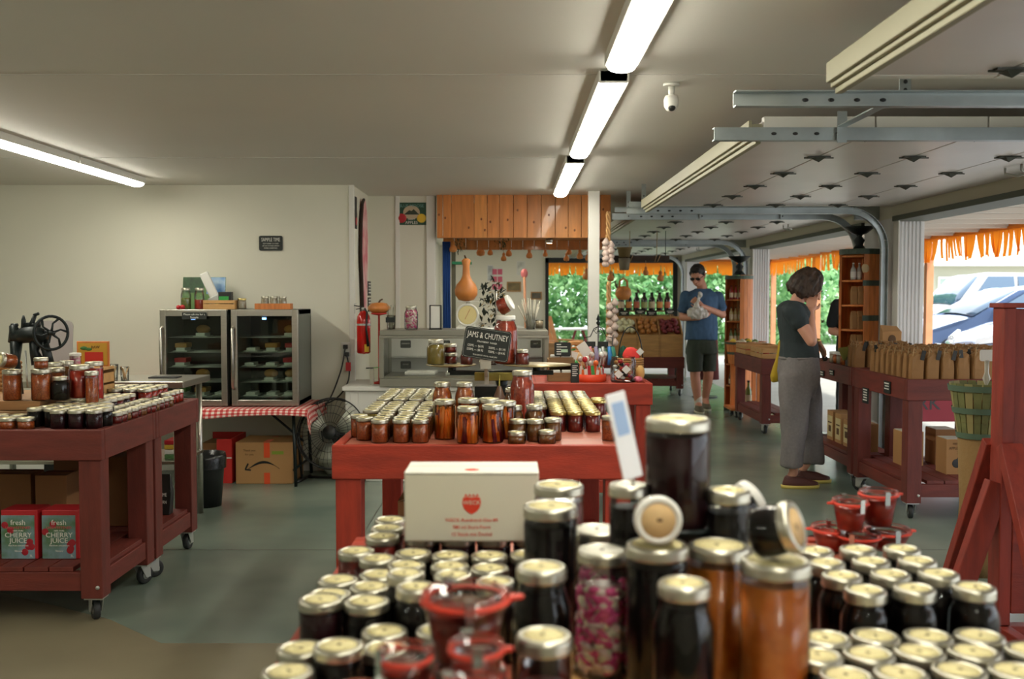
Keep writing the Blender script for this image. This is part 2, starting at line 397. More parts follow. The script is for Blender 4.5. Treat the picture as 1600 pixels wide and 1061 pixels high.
for k, (a, b, l) in enumerate([(-1.0, .18, 'batten light above the front of the left carts, out of view'), (1.2, 2.3, 'batten light in the left line, third back'), (2.32, 3.4, 'batten light in the left line, second back'), (4.2, 5.28, 'batten light at the left edge, partly in view'), (5.3, 6.44, 'batten light on the left, middle of the strip'), (6.46, 7.6, 'batten light on the left, at the strip end facing the fridges')]):
    batten(-2.84, a, b, l)
for k, (x, a, b, l) in enumerate([(-.3, 10.4, 11.6, 'batten light in the side room behind the canopy, first'), (-.3, 13, 14.2, 'batten light in the side room behind the canopy, second'), (-.3, 15.6, 16.8, 'batten light by the far wall of the side room')]):
    batten(x, a, b, l)
# ceiling camera
t = thing('security_camera', 'small white camera on a bracket under the ceiling', 'camera', atY(1049, 137, 4.25))
t.location.z = CZ
MB().lathe([(.035, -.012), (.035, 0)], n=20).build('base', mWhite, t)
MB().lathe([(.012, -.06), (.014, -.012)], n=12).build('arm', mWhite, t)
MB().lathe([(.002, -.118), (.02, -.112), (.03, -.095), (.032, -.07), (.026, -.052), (.01, -.048)], n=20).build('housing', mWhite, t)
MB().ell((0, -.012, -.1), .018, .018, .018).build('lens', mBlack, t)
# ---------------- pine canopy ----------------
t = thing('pine_canopy', 'box canopy of upright knotty pine boards below the ceiling', 'canopy')
xs = [APX]+[APX+(.88-APX)*f for f in (.035, .085, .215, .29, .36, .44, .52, .6, .68, .755, .83, .895, .94, 1)]
m2 = MB()
for a, b in zip(xs, xs[1:]):
    d = random.uniform(0, .008)
    MB().box(a+.002, b-.002, 8.9-d, 8.922, 1.945, CZ).build('plank', mPine if random.random() < .6 else mat('varnished_pine_light', S(208, 136, 68), .45, nz=.2, ns=3, stretch=(8, 8, 1), bump=.08, coat=.15), t, .002)
    for q in range(1 if random.random() < .7 else 2):
        kx = random.uniform(a+.02, b-.02) if b-a > .05 else (a+b)/2
        m2.cyl((kx, 8.9-d-.0012, random.uniform(2.0, 2.28)), (kx, 8.9, random.uniform(2.0, 2.28)), .008, n=8) if 0 else m2.ell((kx, 8.9-d, random.uniform(2.0, 2.28)), .009, .002, .012, 8, 4)
m2.build('knots', mat('pine_knot', S(128, 72, 34), .5), t)
MB().box(APX, .88, 8.925, 9.0, 1.945, 1.965).box(APX+.25, .86, 8.93, 9.7, 1.965, 1.98).build('soffit_board', mPine, t, .002)
n = 14
for k in range(n):
    a = APX+(.88-APX)*k/n; b = APX+(.88-APX)*(k+1)/n
    MB().box(a+.002, b-.002, 9.7, 9.722, 1.875, CZ).build('plank', mPine, t, .002)
MB().box(.858, .88, 8.925, 9.7, 1.945, CZ).build('side_board', mPine, t, .002)
sp = thing('canopy_spotlight', 'small warm spotlight tucked under the pine canopy', 'lamp', (.35, 9.35, 1.94))
MB().lathe([(.03, -.02), (.034, .02), (.02, .025)], n=14).build('housing', mSteel, sp)
MB().lathe([(.001, -.021), (.026, -.0205)], n=14).build('bulb', mat('warm_bulb', (1, .7, .4), .4, emit=30, ec=(1, .62, .3)), sp)
# white post
sbox('post_1', .655, .75, 8.55, 8.64, 0, CZ, mWhite, .004, 'square white post in front of the canopy')
# ---------------- outside ----------------
mGround = mat('pale_asphalt', S(186, 184, 178), .9, nz=.08, ns=3)
sbox('ground', 5.6, 46, -8, 46, -.2, .13, mGround)
sbox('ground_corner', XO, 5.6, 20.6, 46, -.2, .0, mGround)
sbox('ground_back', -20, XO, YF+.2, 46, -.2, -.02, mGround)
sbox('walkway', XO, 5.6, -8, 20.6, -.25, -.004, mat('walkway_concrete', S(176, 176, 168), .8, nz=.06, ns=3))
mSof = mat('white_soffit_boards', S(206, 200, 192), .6)
t = struct(thing('ceiling_walkway', 'white boarded underside of the covered walkway', None))
for k in range(16):
    x = XO+.02+k*.125
    MB().box(x, x+.118, -6, 20.4, 2.2, 2.225).build('soffit_board', mSof, t, .002)
for k in range(14):
    y = 18.2+k*.16
    MB().box(-1.5, XO, y, y+.152, 2.2, 2.225).build('soffit_board', mSof, t, .002)
sbox('roof', XL, 5.6, -6, 20.6, 2.45, 2.5, mWhite)
sbox('beam_walkway', 5.3, 5.4, -6, 20.5, 2.13, 2.2, mat('ochre_beam', S(222, 150, 70), .6), .003)
for k in range(40): sbox('beam_joist', XO+.02, 5.29, -5.6+k*.65, -5.56+k*.65, 2.15, 2.199, mSof, .002)
sbox('beam_back', -1.5, 5.3, 20.4, 20.5, 2.06, 2.2, mat('ochre_beam2', S(186, 112, 44), .6), .003)
def fringe_mat():
    m = bpy.data.materials.new('orange_fringe'); m.use_nodes = True; nt = m.node_tree; N = nt.nodes; L = nt.links
    p = N['Principled BSDF']; p.inputs['Base Color'].default_value = (*S(250, 170, 62), 1); p.inputs['Roughness'].default_value = .8
    tr = N.new('ShaderNodeBsdfTranslucent'); tr.inputs[0].default_value = (*S(255, 200, 96), 1)
    mx = N.new('ShaderNodeMixShader'); mx.inputs[0].default_value = .55
    L.new(p.outputs[0], mx.inputs[1]); L.new(tr.outputs[0], mx.inputs[2]); L.new(mx.outputs[0], N['Material Output'].inputs[0]); return m
mFr = fringe_mat()
def fringe(a, b, z1, z0, label, loose=.0, seed=1):
    """strip curtain cut into hanging ribbons from a to b"""
    rnd = random.Random(seed); a = Vector(a); b = Vector(b); d = b-a; L_ = d.length; d.normalize(); nrm = Vector((-d.y, d.x, 0))
    t = thing('fringe_valance', label, 'awning fringe', a, group='orange fringe valances'); s = 0
    MB().bar(Vector((0, 0, z1-.01)), d*L_+Vector((0, 0, z1-.01)), .012, .03).build('header_band', mFr, t)
    rib = 0; base = None
    m = MB()
    while s < L_:
        w_ = rnd.uniform(.06, .11)
        if rnd.random() > loose*.1:
            sway = rnd.uniform(-.07, .07)*(.3+loose*1.6); ln = z1-z0+rnd.uniform(-.03, .03); tw = rnd.uniform(-.012, .012)
            p0 = d*s; p1 = d*(s+w_); pts = []
            for q in range(4):
                f = q/3; off = d*sway*f*f+nrm*tw*f
                pts += [p0+d*.008*f+off+Vector((0, 0, z1-ln*f)), p1+off-d*(.012+.012*loose)*f+nrm*tw*f+Vector((0, 0, z1-ln*f))]
            m.add(pts, [(2*q, 2*q+1, 2*q+3, 2*q+2) for q in range(3)], 0, False)
        s += w_*.92
    o = m.build('ribbons', mFr, t); o['kind'] = 'stuff'
    sm = o.modifiers.new('s', 'SOLIDIFY'); sm.thickness = .002
fringe((5.28, -2, 0), (5.28, 10.2, 0), 2.16, 1.86, 'frayed orange fringe with bright gaps, hanging in front of the parked cars', 1.0, 3)
fringe((5.28, 10.3, 0), (5.28, 17.0, 0), 2.16, 1.87, 'orange fringe hanging beyond the bay behind the woman', .6, 4)
fringe((5.28, 17.1, 0), (5.28, 20.4, 0), 2.12, 1.86, 'orange fringe at the far corner of the walkway', .1, 5)
fringe((5.2, 20.38, 0), (-1.2, 20.38, 0), 2.12, 1.86, 'plain orange fringe outside the far opening', .0, 6)
mPostO = mat('orange_washed_post', S(214, 150, 108), .7, nz=.1)
for i, (x, y) in enumerate(((5.3, 12.75), (5.3, 17.4), (5.3, 20.35), (5.3, 8.0), (5.3, 3.2))):
    if i < 3: sbox('post_%d' % (i+2), x, x+.09, y, y+.09, .12, 2.1, mPostO, .004, 'slim orange washed post under the walkway beam')
# cars
mTyre = mat('tyre', S(24, 24, 24), .7)
mCarGlass = mat('car_glass', S(70, 96, 120), .05, metal=.1, coat=1)
mChr = mat('chrome', S(220, 220, 222), .15, metal=1)
def car(x, y, z, label, paint, kind='hatch', L=4.2, W=1.78, H=1.47, mark=True):
    """nose at local -x"""
    t = thing('car', label, 'car', (x, y, z), group='cars parked outside the bays')
    if kind == 'hatch': side = [(0, .42, .0), (.05, .62, .0), (.25, .78, .0), (.9, .93, .02), (1.15, .98, .05), (1.95, H-.05, .2), (2.4, H, .22), (3.4, H-.04, .22), (3.95, 1.0, .06), (4.15, .9, .03), (L, .5, .0), (L-.05, .28, .0), (.05, .24, .0)]
    else: side = [(0, .5, 0), (.04, .78, 0), (.2, .98, .0), (1.0, 1.08, .03), (1.2, 1.12, .05), (1.75, H-.06, .17), (2.2, H, .18), (4.0, H-.03, .18), (4.3, 1.1, .06), (4.45, .98, .02), (L, .6, 0), (L-.05, .35, 0), (.05, .3, 0)]
    n = len(side); k = 7; vs = []; fs = []
    for j in range(k):
        f = -1+2*j/(k-1)
        for (sx, sz, inn) in side:
            hw = W/2-inn-(.10*(abs((sx-L/2)/(L/2))**4)); ff = math.copysign(abs(f)**.8, f)
            nosecurve = .22*(abs(ff)**3) if sx < .5 else (-.15*(abs(ff)**3) if sx > L-.4 else 0)
            crown = -.05*ff*ff if sz > .7 else 0
            vs.append((sx+nosecurve, ff*hw, sz+crown))
    for j in range(k-1):
        for i in range(n):
            i2 = (i+1) % n; fs.append((j*n+i, j*n+i2, (j+1)*n+i2, (j+1)*n+i))
    fs += [tuple(range(n)), tuple(reversed(range((k-1)*n, k*n)))]
    MB().add(vs, fs, 0, True).build('body', paint, t, .02)
    # glass: windshield, side windows
    def q(pts, nm, mm=mCarGlass): MB().add(pts, [tuple(range(len(pts)))]).build(nm, mm, t).modifiers.new('s', 'SOLIDIFY').thickness = .012
    g = side[4]; h = side[5]; r = side[6]; e = side[7]; b_ = side[8]
    wg = W/2-.13; wh = W/2-.27
    vsx = []; 
    for j in range(7):
        f = -1+j/3; vsx += [(g[0]+.02+.0*abs(f), f*wg, g[1]+.035-.05*f*f), (h[0]-.03, f*wh, h[1]+.012-.05*f*f)]
    MB().add([(a_-.015, b__, c_) for a_, b__, c_ in vsx], [(2*j, 2*j+1, 2*j+3, 2*j+2) for j in range(6)], 0, True).build('windscreen', mCarGlass, t).modifiers.new('s', 'SOLIDIFY').thickness = .01
    for s_ in (-1, 1):
        yb = W/2-.045; yt = W/2-.215
        P_ = lambda a_, z_: (a_, s_*(yb+(yt-yb)*(z_-g[1])/(H-g[1])+.022), z_)
        q([P_(g[0]+.28, g[1]+.04), P_(r[0]+.18, g[1]+.04), P_(r[0]+.18, H-.1), P_(h[0]+.12, H-.1)], 'side_window')
        q([P_(r[0]+.26, g[1]+.04), P_(e[0]+.25, g[1]+.06), P_(e[0]+.02, H-.12), P_(r[0]+.26, H-.1)], 'side_window')
        MB().ell((g[0]+.35, s_*(W/2+.07), g[1]+.05), .08, .1, .07).build('wing_mirror', paint, t)
        MB().add([(.12, s_*(W/2-.42), .62), (.14, s_*(W/2-.42), .7), (.42, s_*(W/2-.09), .8), (.38, s_*(W/2-.09), .68)], [(0, 1, 2, 3)]).build('headlamp', mat('headlamp', S(225, 230, 235), .1, coat=1), t).modifiers.new('s', 'SOLIDIFY').thickness = .05
        for wx in (.85, L-.8):
            m = MB(); M_ = Matrix.Translation((wx, s_*(W/2-.1), .31)) @ Matrix.Rotation(math.pi/2, 4, 'X')
            m.lathe([(.2, -.1), (.3, -.1), (.31, -.06), (.31, .06), (.3, .1), (.2, .1)], M=M_, n=24)
            o = m.build('wheel', mTyre, t); MB().lathe([(.05, -.09), (.2, -.08), (.2, .08), (.05, .09)], M=M_, n=20).build('hubcap', mSteelD, o)
    MB().box(-.0, .1, -W/2+.38, W/2-.38, .33, .46).build('grille', mBlack, t, .01)
    MB().box(-.01, .06, -.6, .6, .56, .6).build('grille_bar', mChr, t, .01)
    if mark:
        m = MB()
        def oval(cz, a_, b__, cy=0, r_=.008):
            m.tube([(-.02-.0*k_, cy+a_*math.cos(2*math.pi*k_/24), cz+b__*math.sin(2*math.pi*k_/24)) for k_ in range(24)], r_, 6, closed=True)
        oval(.68, .085, .056); oval(.69, .026, .044, r_=.006); oval(.707, .055, .022, r_=.006)
        m.build('emblem', mChr, t)
    return t
pB = mat('pale_blue_car_paint', S(118, 140, 178), .25, metal=.5, coat=1)
pB2 = mat('silver_blue_car_paint', S(146, 158, 182), .25, metal=.5, coat=1)
pW = mat('white_car_paint', S(196, 198, 200), .3, coat=1)
car(6.25, 14.1, .13, 'silver blue hatchback with oval chrome emblem, closest to the shop', pB2)
car(6.35, 17.0, .13, 'blue hatchback parked behind the silver blue one', pB)
car(7.6, 20.6, .13, 'white tall car parked beyond both blue hatchbacks', pW, 'suv', 4.6, 1.85, 1.78, False)
# far building
t = thing('long_building', 'long low white building with small windows beyond the car park', 'building', (14, 34, .13))
mB = mat('white_rendered_wall', S(176, 176, 158), .8)
MB().box(-1, 26, 0, 6, 0, 2.3).build('wall', mB, t)
MB().box(-1.4, 26.4, -.6, 6.5, 2.3, 2.45).build('eaves', mWhite, t)
MB().add([(-1.4, -.6, 2.45), (26.4, -.6, 2.45), (26.4, 3, 3.3), (-1.4, 3, 3.3), (-1.4, 6.5, 2.45), (26.4, 6.5, 2.45)], [(0, 1, 2, 3), (3, 2, 5, 4), (0, 3, 4), (1, 5, 2)]).build('roof', mat('pale_roof', S(206, 204, 200), .8), t)
for k in range(8):
    x = .5+k*3.1
    w_ = MB().box(x, x+1.7, -.06, .01, 1.0, 1.95).build('window', mWhite, t)
    for j in range(2): MB().box(x+.08+j*.8, x+.74+j*.8, -.075, -.05, 1.08, 1.87).build('pane', mat('pale_window', S(150, 170, 160), .1, coat=1), w_)
# shrubs
def leaf_mat(nm, c, c2):
    m = bpy.data.materials.new(nm); m.use_nodes = True; nt = m.node_tree; N = nt.nodes; L = nt.links
    p = N['Principled BSDF']; p.inputs['Roughness'].default_value = .45
    oi = N.new('ShaderNodeTexNoise'); oi.inputs['Scale'].default_value = 2.2; tc = N.new('ShaderNodeTexCoord'); L.new(tc.outputs['Object'], oi.inputs[0])
    r = N.new('ShaderNodeValToRGB'); r.color_ramp.elements[0].position = .35; r.color_ramp.elements[1].position = .65
    r.color_ramp.elements[0].color = (*c, 1); r.color_ramp.elements[1].color = (*c2, 1); L.new(oi.outputs[0], r.inputs[0]); L.new(r.outputs[0], p.inputs['Base Color'])
    tr = N.new('ShaderNodeBsdfTranslucent'); L.new(r.outputs[0], tr.inputs[0]); mx = N.new('ShaderNodeMixShader'); mx.inputs[0].default_value = .45
    L.new(p.outputs[0], mx.inputs[1]); L.new(tr.outputs[0], mx.inputs[2]); L.new(mx.outputs[0], N['Material Output'].inputs[0]); return m
mLeaf = leaf_mat('green_leaves', S(90, 148, 92), S(180, 220, 160))
mBark = mat('bark', S(84, 62, 44), .9)
def leaf_mesh(seed, R, H, n, sz):
    rnd = random.Random(seed); m = MB()
    for i in range(n):
        a = rnd.uniform(0, 6.283); u = rnd.random()**.45; z = rnd.uniform(.02, 1)
        prof = math.sin(math.pi*min(1, .12+z*.82))**.5
        b_ = 1+.25*math.sin(a*3+z*6+seed)
        c = Vector((math.cos(a)*u*R*prof*b_, math.sin(a)*u*R*prof*b_, z*H))
        q = Matrix.Rotation(rnd.uniform(0, 6.28), 3, 'Z') @ Matrix.Rotation(rnd.uniform(-1.2, 1.2), 3, 'X'); s_ = sz*rnd.uniform(.6, 1.3)
        m.add([c+q @ Vector(v)*s_ for v in ((0, -.5, 0), (.32, -.1, .04), (.25, .25, .05), (0, .6, 0), (-.25, .25, .05), (-.32, -.1, .04))], [(0, 1, 2, 3, 4, 5)])
    return m.mesh('foliage', mLeaf)
fol = [leaf_mesh(1, 2.0, 3.4, 5200, .2), leaf_mesh(2, 1.7, 2.9, 4600, .17)]
k = 0
for x, y, s_ in ((-2.4, 24.7, 1), (.5, 24.2, .95), (3.2, 25.0, 1.08), (6.0, 25.4, 1), (8.6, 28, 1.05), (-.6, 32, 1.5), (5.2, 33, 1.5)):
    k += 1
    t = thing('leafy_shrub', 'bright green leafy shrub outside, %s from the left in the %s row' % (ORD[k if k < 6 else k-5], 'front' if k < 6 else 'taller back'), 'shrub', (x, y, -.02), k*1.1, 'shrubs beyond the far openings')
    t.scale = (s_, s_, s_)
    o = link('foliage', fol[k % 2], t); 
    MB().tube([(0, 0, 0), (.1, 0, .6), (.05, .1, 1.6)], [.09, .07, .03], 8).tube([(0, 0, .3), (-.3, .1, 1.1), (-.6, 0, 1.9)], [.05, .04, .02], 7).tube([(.05, 0, .5), (.4, -.1, 1.2), (.7, 0, 2.0)], [.05, .04, .02], 7).build('branches', mBark, t)
# ---------------- carts ----------------
def caster(parent, x, y, r=.045, h=.105, rz=0):
    m = MB().box(x-.04, x+.04, y-.035, y+.035, h-.006, h)
    c, s_ = math.cos(rz), math.sin(rz)
    for q in (-1, 1):
        m.add([(x+q*.022*c+a*-s_, y+q*.022*s_+a*c, z) for a, z in ((-.032, h-.006), (.032, h-.006), (.034, r-.01), (.004, r-.01))]+[(x+q*.026*c+a*-s_, y+q*.026*s_+a*c, z) for a, z in ((-.032, h-.006), (.032, h-.006), (.034, r-.01), (.004, r-.01))],
              [(0, 1, 2, 3), (7, 6, 5, 4), (0, 4, 5, 1), (1, 5, 6, 2), (2, 6, 7, 3), (3, 7, 4, 0)])
    o = m.build('caster', mSteelD, parent)
    wx, wy = x+.018*-s_, y+.018*c
    M_ = Matrix.Translation((wx, wy, r)) @ Matrix.Rotation(rz, 4, 'Z') @ Matrix.Rotation(math.pi/2, 4, 'Y')
    MB().lathe([(r*.55, -.013), (r*.9, -.015), (r, -.009), (r, .009), (r*.9, .015), (r*.55, .013)], M=M_, n=20).lathe([(.006, -.018), (r*.56, -.012), (r*.56, .012), (.006, .018)], M=M_, n=14, mi=1).build('wheel', [mRubber, mSteelD], o)
def cart(label, x0, x1, y0, y1, H, mats=None, shelf=.245, legs=None, sup=.133, wheels=True, lw=.095, top=None, npl=5, floor_=0, midlegs=(), planks_along='x', group='red timber carts'):
    mx_, my_, mz_ = mats or (mRed, mRedY, mRedZ)
    t = thing('timber_cart', label, 'cart', ((x0+x1)/2, (y0+y1)/2, 0), group=group)
    cx, cy = (x0+x1)/2, (y0+y1)/2; ax, ay = (x1-x0)/2, (y1-y0)/2; b = .004; th = .038
    MB().box(-ax, ax, -ay, -ay+th, H-sup, H).build('apron_board', mx_, t, b)
    MB().box(-ax, ax, ay-th, ay, H-sup, H).build('apron_board', mx_, t, b)
    MB().box(-ax, -ax+th, -ay+th+.001, ay-th-.001, H-sup, H).build('apron_board', my_, t, b)
    MB().box(ax-th, ax, -ay+th+.001, ay-th-.001, H-sup, H).build('apron_board', my_, t, b)
    w_ = (2*ay-2*th)/npl
    for k in range(npl):
        ya = -ay+th+k*w_
        MB().box(-ax+th+.001, ax-th-.001, ya+.002, ya+w_-.002, H-.03, H-.006).build('tabletop_plank', top or mx_, t, .002)
    z0 = .107 if wheels else 0.0
    pos = [(sx, sy) for sx in (-1, 1) for sy in (-1, 1)]
    for sx, sy in pos:
        X0, X1 = sorted((sx*(ax-.012), sx*(ax-.012-lw))); Y0, Y1 = sorted((sy*(ay-.012), sy*(ay-.012-lw)))
        l = MB().box(X0, X1, Y0, Y1, z0, H-sup-.001).build('leg', mz_, t, b)
        MB().cyl((X1-.02, Y0-.004, z0+.05), (X1-.02, Y0, z0+.05), .009, n=8).build('bolt', mSteelD, l)
        if wheels: caster(t, (X0+X1)/2, (Y0+Y1)/2, rz=random.uniform(-.9, .9))
    if shelf:
        r0, r1 = shelf-.105, shelf-.022
        MB().box(-ax+.012+lw, ax-.012-lw, -ay+.02, -ay+.02+th, r0, r1).build('rail', mx_, t, b)
        MB().box(-ax+.012+lw, ax-.012-lw, ay-.02-th, ay-.02, r0, r1).build('rail', mx_, t, b)
        MB().box(-ax+.02, -ax+.02+th, -ay+.012+lw, ay-.012-lw, r0, r1).build('rail', my_, t, b)
        MB().box(ax-.02-th, ax-.02, -ay+.012+lw, ay-.012-lw, r0, r1).build('rail', my_, t, b)
        n = max(3, int((2*ax-.06)/.11)); wv = (2*ax-.06-2*lw*0)/n
        for k in range(n):
            xa = -ax+.03+k*wv; off = lw+.0 if (xa < -ax+.012+lw or xa+wv > ax-.012-lw) else .0
            MB().box(xa+.003, xa+wv-.003, -ay+.025+off, ay-.025-off, shelf-.021, shelf).build('shelf_slat', my_, t, .002)
    return t
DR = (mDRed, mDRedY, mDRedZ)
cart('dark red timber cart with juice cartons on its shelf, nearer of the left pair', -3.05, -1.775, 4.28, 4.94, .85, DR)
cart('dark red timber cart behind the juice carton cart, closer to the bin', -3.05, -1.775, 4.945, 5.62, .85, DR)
cart('bright red timber table carrying carrots and chutney under the black price sign', -.70, .475, 3.84, 5.35, .85, None, .245, npl=8, top=mTop, lw=.1)
cart('red timber counter table with sweets tubs and the orange round box', .12, .915, 6.45, 7.15, .86, None, .245, sup=.14)
cart('front red timber table crowded with blurred jars', -.395, .86, 1.0, 2.5, .82, None, .245, npl=8, top=mTop)
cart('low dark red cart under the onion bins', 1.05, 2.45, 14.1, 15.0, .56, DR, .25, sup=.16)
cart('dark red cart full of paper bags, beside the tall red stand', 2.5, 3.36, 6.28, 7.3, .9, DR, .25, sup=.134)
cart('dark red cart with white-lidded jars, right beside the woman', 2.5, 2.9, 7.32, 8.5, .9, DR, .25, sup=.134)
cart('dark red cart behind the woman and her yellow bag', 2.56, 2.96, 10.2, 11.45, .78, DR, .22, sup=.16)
# ---------------- jars ----------------
JCOL = {}
def jm(nm, c, c2=None, ns=40, rough=.3, emit=0):
    if nm not in JCOL: JCOL[nm] = mat('preserve_'+nm, c, rough, col2=c2, ns=ns, coat=.6, thr=(.4, .6))
    return JCOL[nm]
JCOL['purple'] = mat('preserve_purple', S(40, 12, 18), .5, col2=S(56, 18, 24), ns=40, spec=.15); JCOL['black'] = mat('preserve_black', S(15, 12, 12), .5, col2=S(26, 17, 15), ns=40, spec=.1); jm('dark_red', S(116, 24, 20), S(146, 40, 30))
jm('red', S(176, 40, 26), S(196, 56, 32)); jm('orange', S(226, 118, 44), S(238, 136, 58)); jm('amber', S(206, 106, 34), S(222, 128, 44))
jm('brown', S(156, 98, 42), S(126, 74, 30), 120); jm('olive', S(146, 124, 46), S(164, 140, 62)); jm('brick', S(204, 104, 46), S(166, 72, 30), 160)
jm('salsa', S(176, 58, 36), S(210, 84, 52), 90); jm('pink', S(232, 120, 160), S(246, 226, 208), 75, .5); jm('carrot', S(196, 84, 18), S(120, 20, 24), 14)
jm('peach', S(226, 130, 60), S(180, 80, 30), 40); jm('bright_red', S(196, 34, 20), S(210, 50, 26)); jm('green', S(96, 120, 48), S(150, 150, 70)); jm('cream', S(206, 196, 170), S(180, 160, 130))
PROF = {  # radius fraction of body radius, height fraction of the part below the lid
 'straight': [(.86, 0), (.94, .02), (1, .06), (1, .5), (1, .93), (.95, .985), (.93, 1)],
 'mason': [(.84, 0), (.95, .02), (1, .07), (1, .45), (1, .72), (.96, .8), (.84, .88), (.78, .93), (.77, 1)],
 'squat': [(.8, 0), (.95, .04), (1, .14), (1, .6), (.97, .8), (.9, .93), (.9, 1)]}
MESHC = {}
def jar_meshes(kind, r, h, content, lid, lab, fill):
    key = (kind, round(r, 4), round(h, 4), content, lid, lab, fill)
    if key in MESHC: return MESHC[key]
    small = h < .12
    lh = .013 if small else .0165
    hb = h-lh; prof = PROF[kind]; n = 22
    rl = max(r*prof[-1][0]+.003, r*.9 if kind != 'mason' else 0)
    g = MB().lathe([(r*a, hb*b) for a, b in prof], n=n, cap=False); g.f.append(tuple(reversed(range(n)))); g.mi.append(0); g.sm.append(False)
    c = []
    for a, b in prof:
        if b <= fill: c.append((r*a-.0022, max(.003, hb*b)))
    zt = hb*fill; c.append((c[-1][0], zt)); 
    cm = MB().lathe([(.001, .003)]+c+[(.001, zt+.0005)], n=n)
    if content == 'carrot':
        rc = random.Random(len(MESHC)); cm = MB(); rr = r-.009
        for q_ in range(26):
            a = q_*2.4; d_ = rr*math.sqrt((q_+.5)/26); a2 = a+rc.uniform(-.5, .5); d2 = min(rr, d_*rc.uniform(.7, 1.2)); z1 = zt*rc.uniform(.7, 1)
            cm.tube([(d_*math.cos(a), d_*math.sin(a), .006), (d2*math.cos(a2), d2*math.sin(a2), z1)], [.0105, .0065], 7, 0 if rc.random() < .76 else 1)
        cm.lathe([(.001, .003), (r-.006, .003), (r-.006, zt), (.001, zt)], n=20, mi=2)
    if content == 'pink' and r > .045:
        rc = random.Random(5); cm = MB(); cm.lathe([(.001, .004), (r-.019, .004), (r-.019, zt*.9), (.001, zt*.9)], n=16, mi=1)
        for q_ in range(330):
            a = rc.uniform(0, 6.283); z1 = rc.uniform(.012, zt*.92); rr = (r-.008)*(.78 if z1 > hb*.84 else 1)*rc.uniform(.8, .96)
            cm.ell((0, 0, 0), rc.uniform(.008, .017), rc.uniform(.003, .006), rc.uniform(.004, .008), 7, 4, rc.choice((0, 0, 0, 1, 1, 2)), M=Matrix.Translation((rr*math.cos(a), rr*math.sin(a), z1)) @ Matrix.Rotation(a+1.57, 4, 'Z') @ Matrix.Rotation(rc.uniform(-1, 1), 4, 'Y'))
    l = MB().lathe([(rl, hb-.003), (rl+.0012, hb), (rl, hb+.003), (rl+.001, hb+lh*.55), (rl-.0005, hb+lh*.9), (rl-.003, h), (rl-.0075, h), (rl-.008, h-.0015), (.001, h-.0015)], n=26, cap=False)
    out = [('glass', g.mesh('jar_glass', mGlass)), ('preserve', cm.mesh('jar_contents', [mat('pink_onion', S(226, 84, 142), .4), mat('pale_onion', S(240, 214, 206), .4), mat('cream_onion', S(236, 226, 196), .4)] if content == 'pink' and r > .045 else JCOL[content] if content != 'carrot' else [mat('carrot_stick', S(250, 136, 40), .35, nz=.1), mat('purple_carrot', S(126, 34, 50), .35), glassmat('orange_brine', (1, .84, .62), .05, .2) if 'orange_brine' not in MATS else MATS['orange_brine']])), ('lid', l.mesh('jar_lid', {'silver': mLid, 'gold': mGold, 'white': mWhite}[lid]))]
    if lab:
        d = MB().lathe([(rl-.009, h-.0014), (rl-.0092, h-.0006), (.001, h-.0006)], n=24, cap=False)
        # ring of tiny print round the rim and a mark in the middle
        a = random.random()*6
        d.lathe([(rl*.14, h-.0005), (rl*.145, h-.0002), (.0005, h-.0002)], n=7, mi=1, cap=False, c=(rl*.06*math.cos(a), rl*.06*math.sin(a), 0), sy=.6)
        for q in range(14):
            if q % 7 == 3 or lab != 'kraft': continue
            b0 = a+6.283*q/14; b1 = b0+.25; r0, r1 = rl*.66, rl*.69
            d.add([(r0*math.cos(b0), r0*math.sin(b0), h-.0003), (r1*math.cos(b0), r1*math.sin(b0), h-.0003), (r1*math.cos(b1), r1*math.sin(b1), h-.0003), (r0*math.cos(b1), r0*math.sin(b1), h-.0003)], [(0, 1, 2, 3)], 1)
        out.append(('lid_label', d.mesh('lid_label', [{'kraft': mLabel, 'tan': mat('tan_lid_label', S(206, 172, 122), .75, nz=.05, ns=80)}.get(lab, mLabelW), mPrint])))
    MESHC[key] = out; return out
NJ = [0]
def jar(x, y, z, label, kind='straight', r=.036, h=.09, content='purple', lid='silver', lab='kraft', group=None, fill=.93, rz=None, rot=None, cat='jar'):
    t = thing('preserve_jar', label, cat, (x, y, z), random.uniform(0, 6.28) if rz is None else rz, group)
    if rot: t.rotation_euler = rot
    for nm, me in jar_meshes(kind, r, h, content, lid, lab, fill):
        link(nm, me, t)
    NJ[0] += 1
    return t
def relax(P, R, fixed=(), it=60, box=None):
    P = [list(p) for p in P]
    for _ in range(it):
        for i in range(len(P)):
            for j in range(i):
                dx, dy = P[i][0]-P[j][0], P[i][1]-P[j][1]; d = math.hypot(dx, dy) or 1e-6; m = R[i]+R[j]+.003
                if d < m:
                    q = (m-d)/2/d; P[i][0] += dx*q; P[i][1] += dy*q; P[j][0] -= dx*q; P[j][1] -= dy*q
            for fx, fy, fr in fixed:
                dx, dy = P[i][0]-fx, P[i][1]-fy; d = math.hypot(dx, dy) or 1e-6
                if d < fr+R[i]+.003: q = (fr+R[i]+.003-d)/d; P[i][0] += dx*q; P[i][1] += dy*q
            if box:
                P[i][0] = min(max(P[i][0], box[0]+R[i]), box[1]-R[i]); P[i][1] = min(max(P[i][1], box[2]+R[i]), box[3]-R[i])
    return P
def ordw(i, n, side='left'):
    """'second from the left'"""
    if n == 1: return 'alone'
    return ('%s from the %s' % (ORD[i+1], side)) if i < 18 else str(i+1)
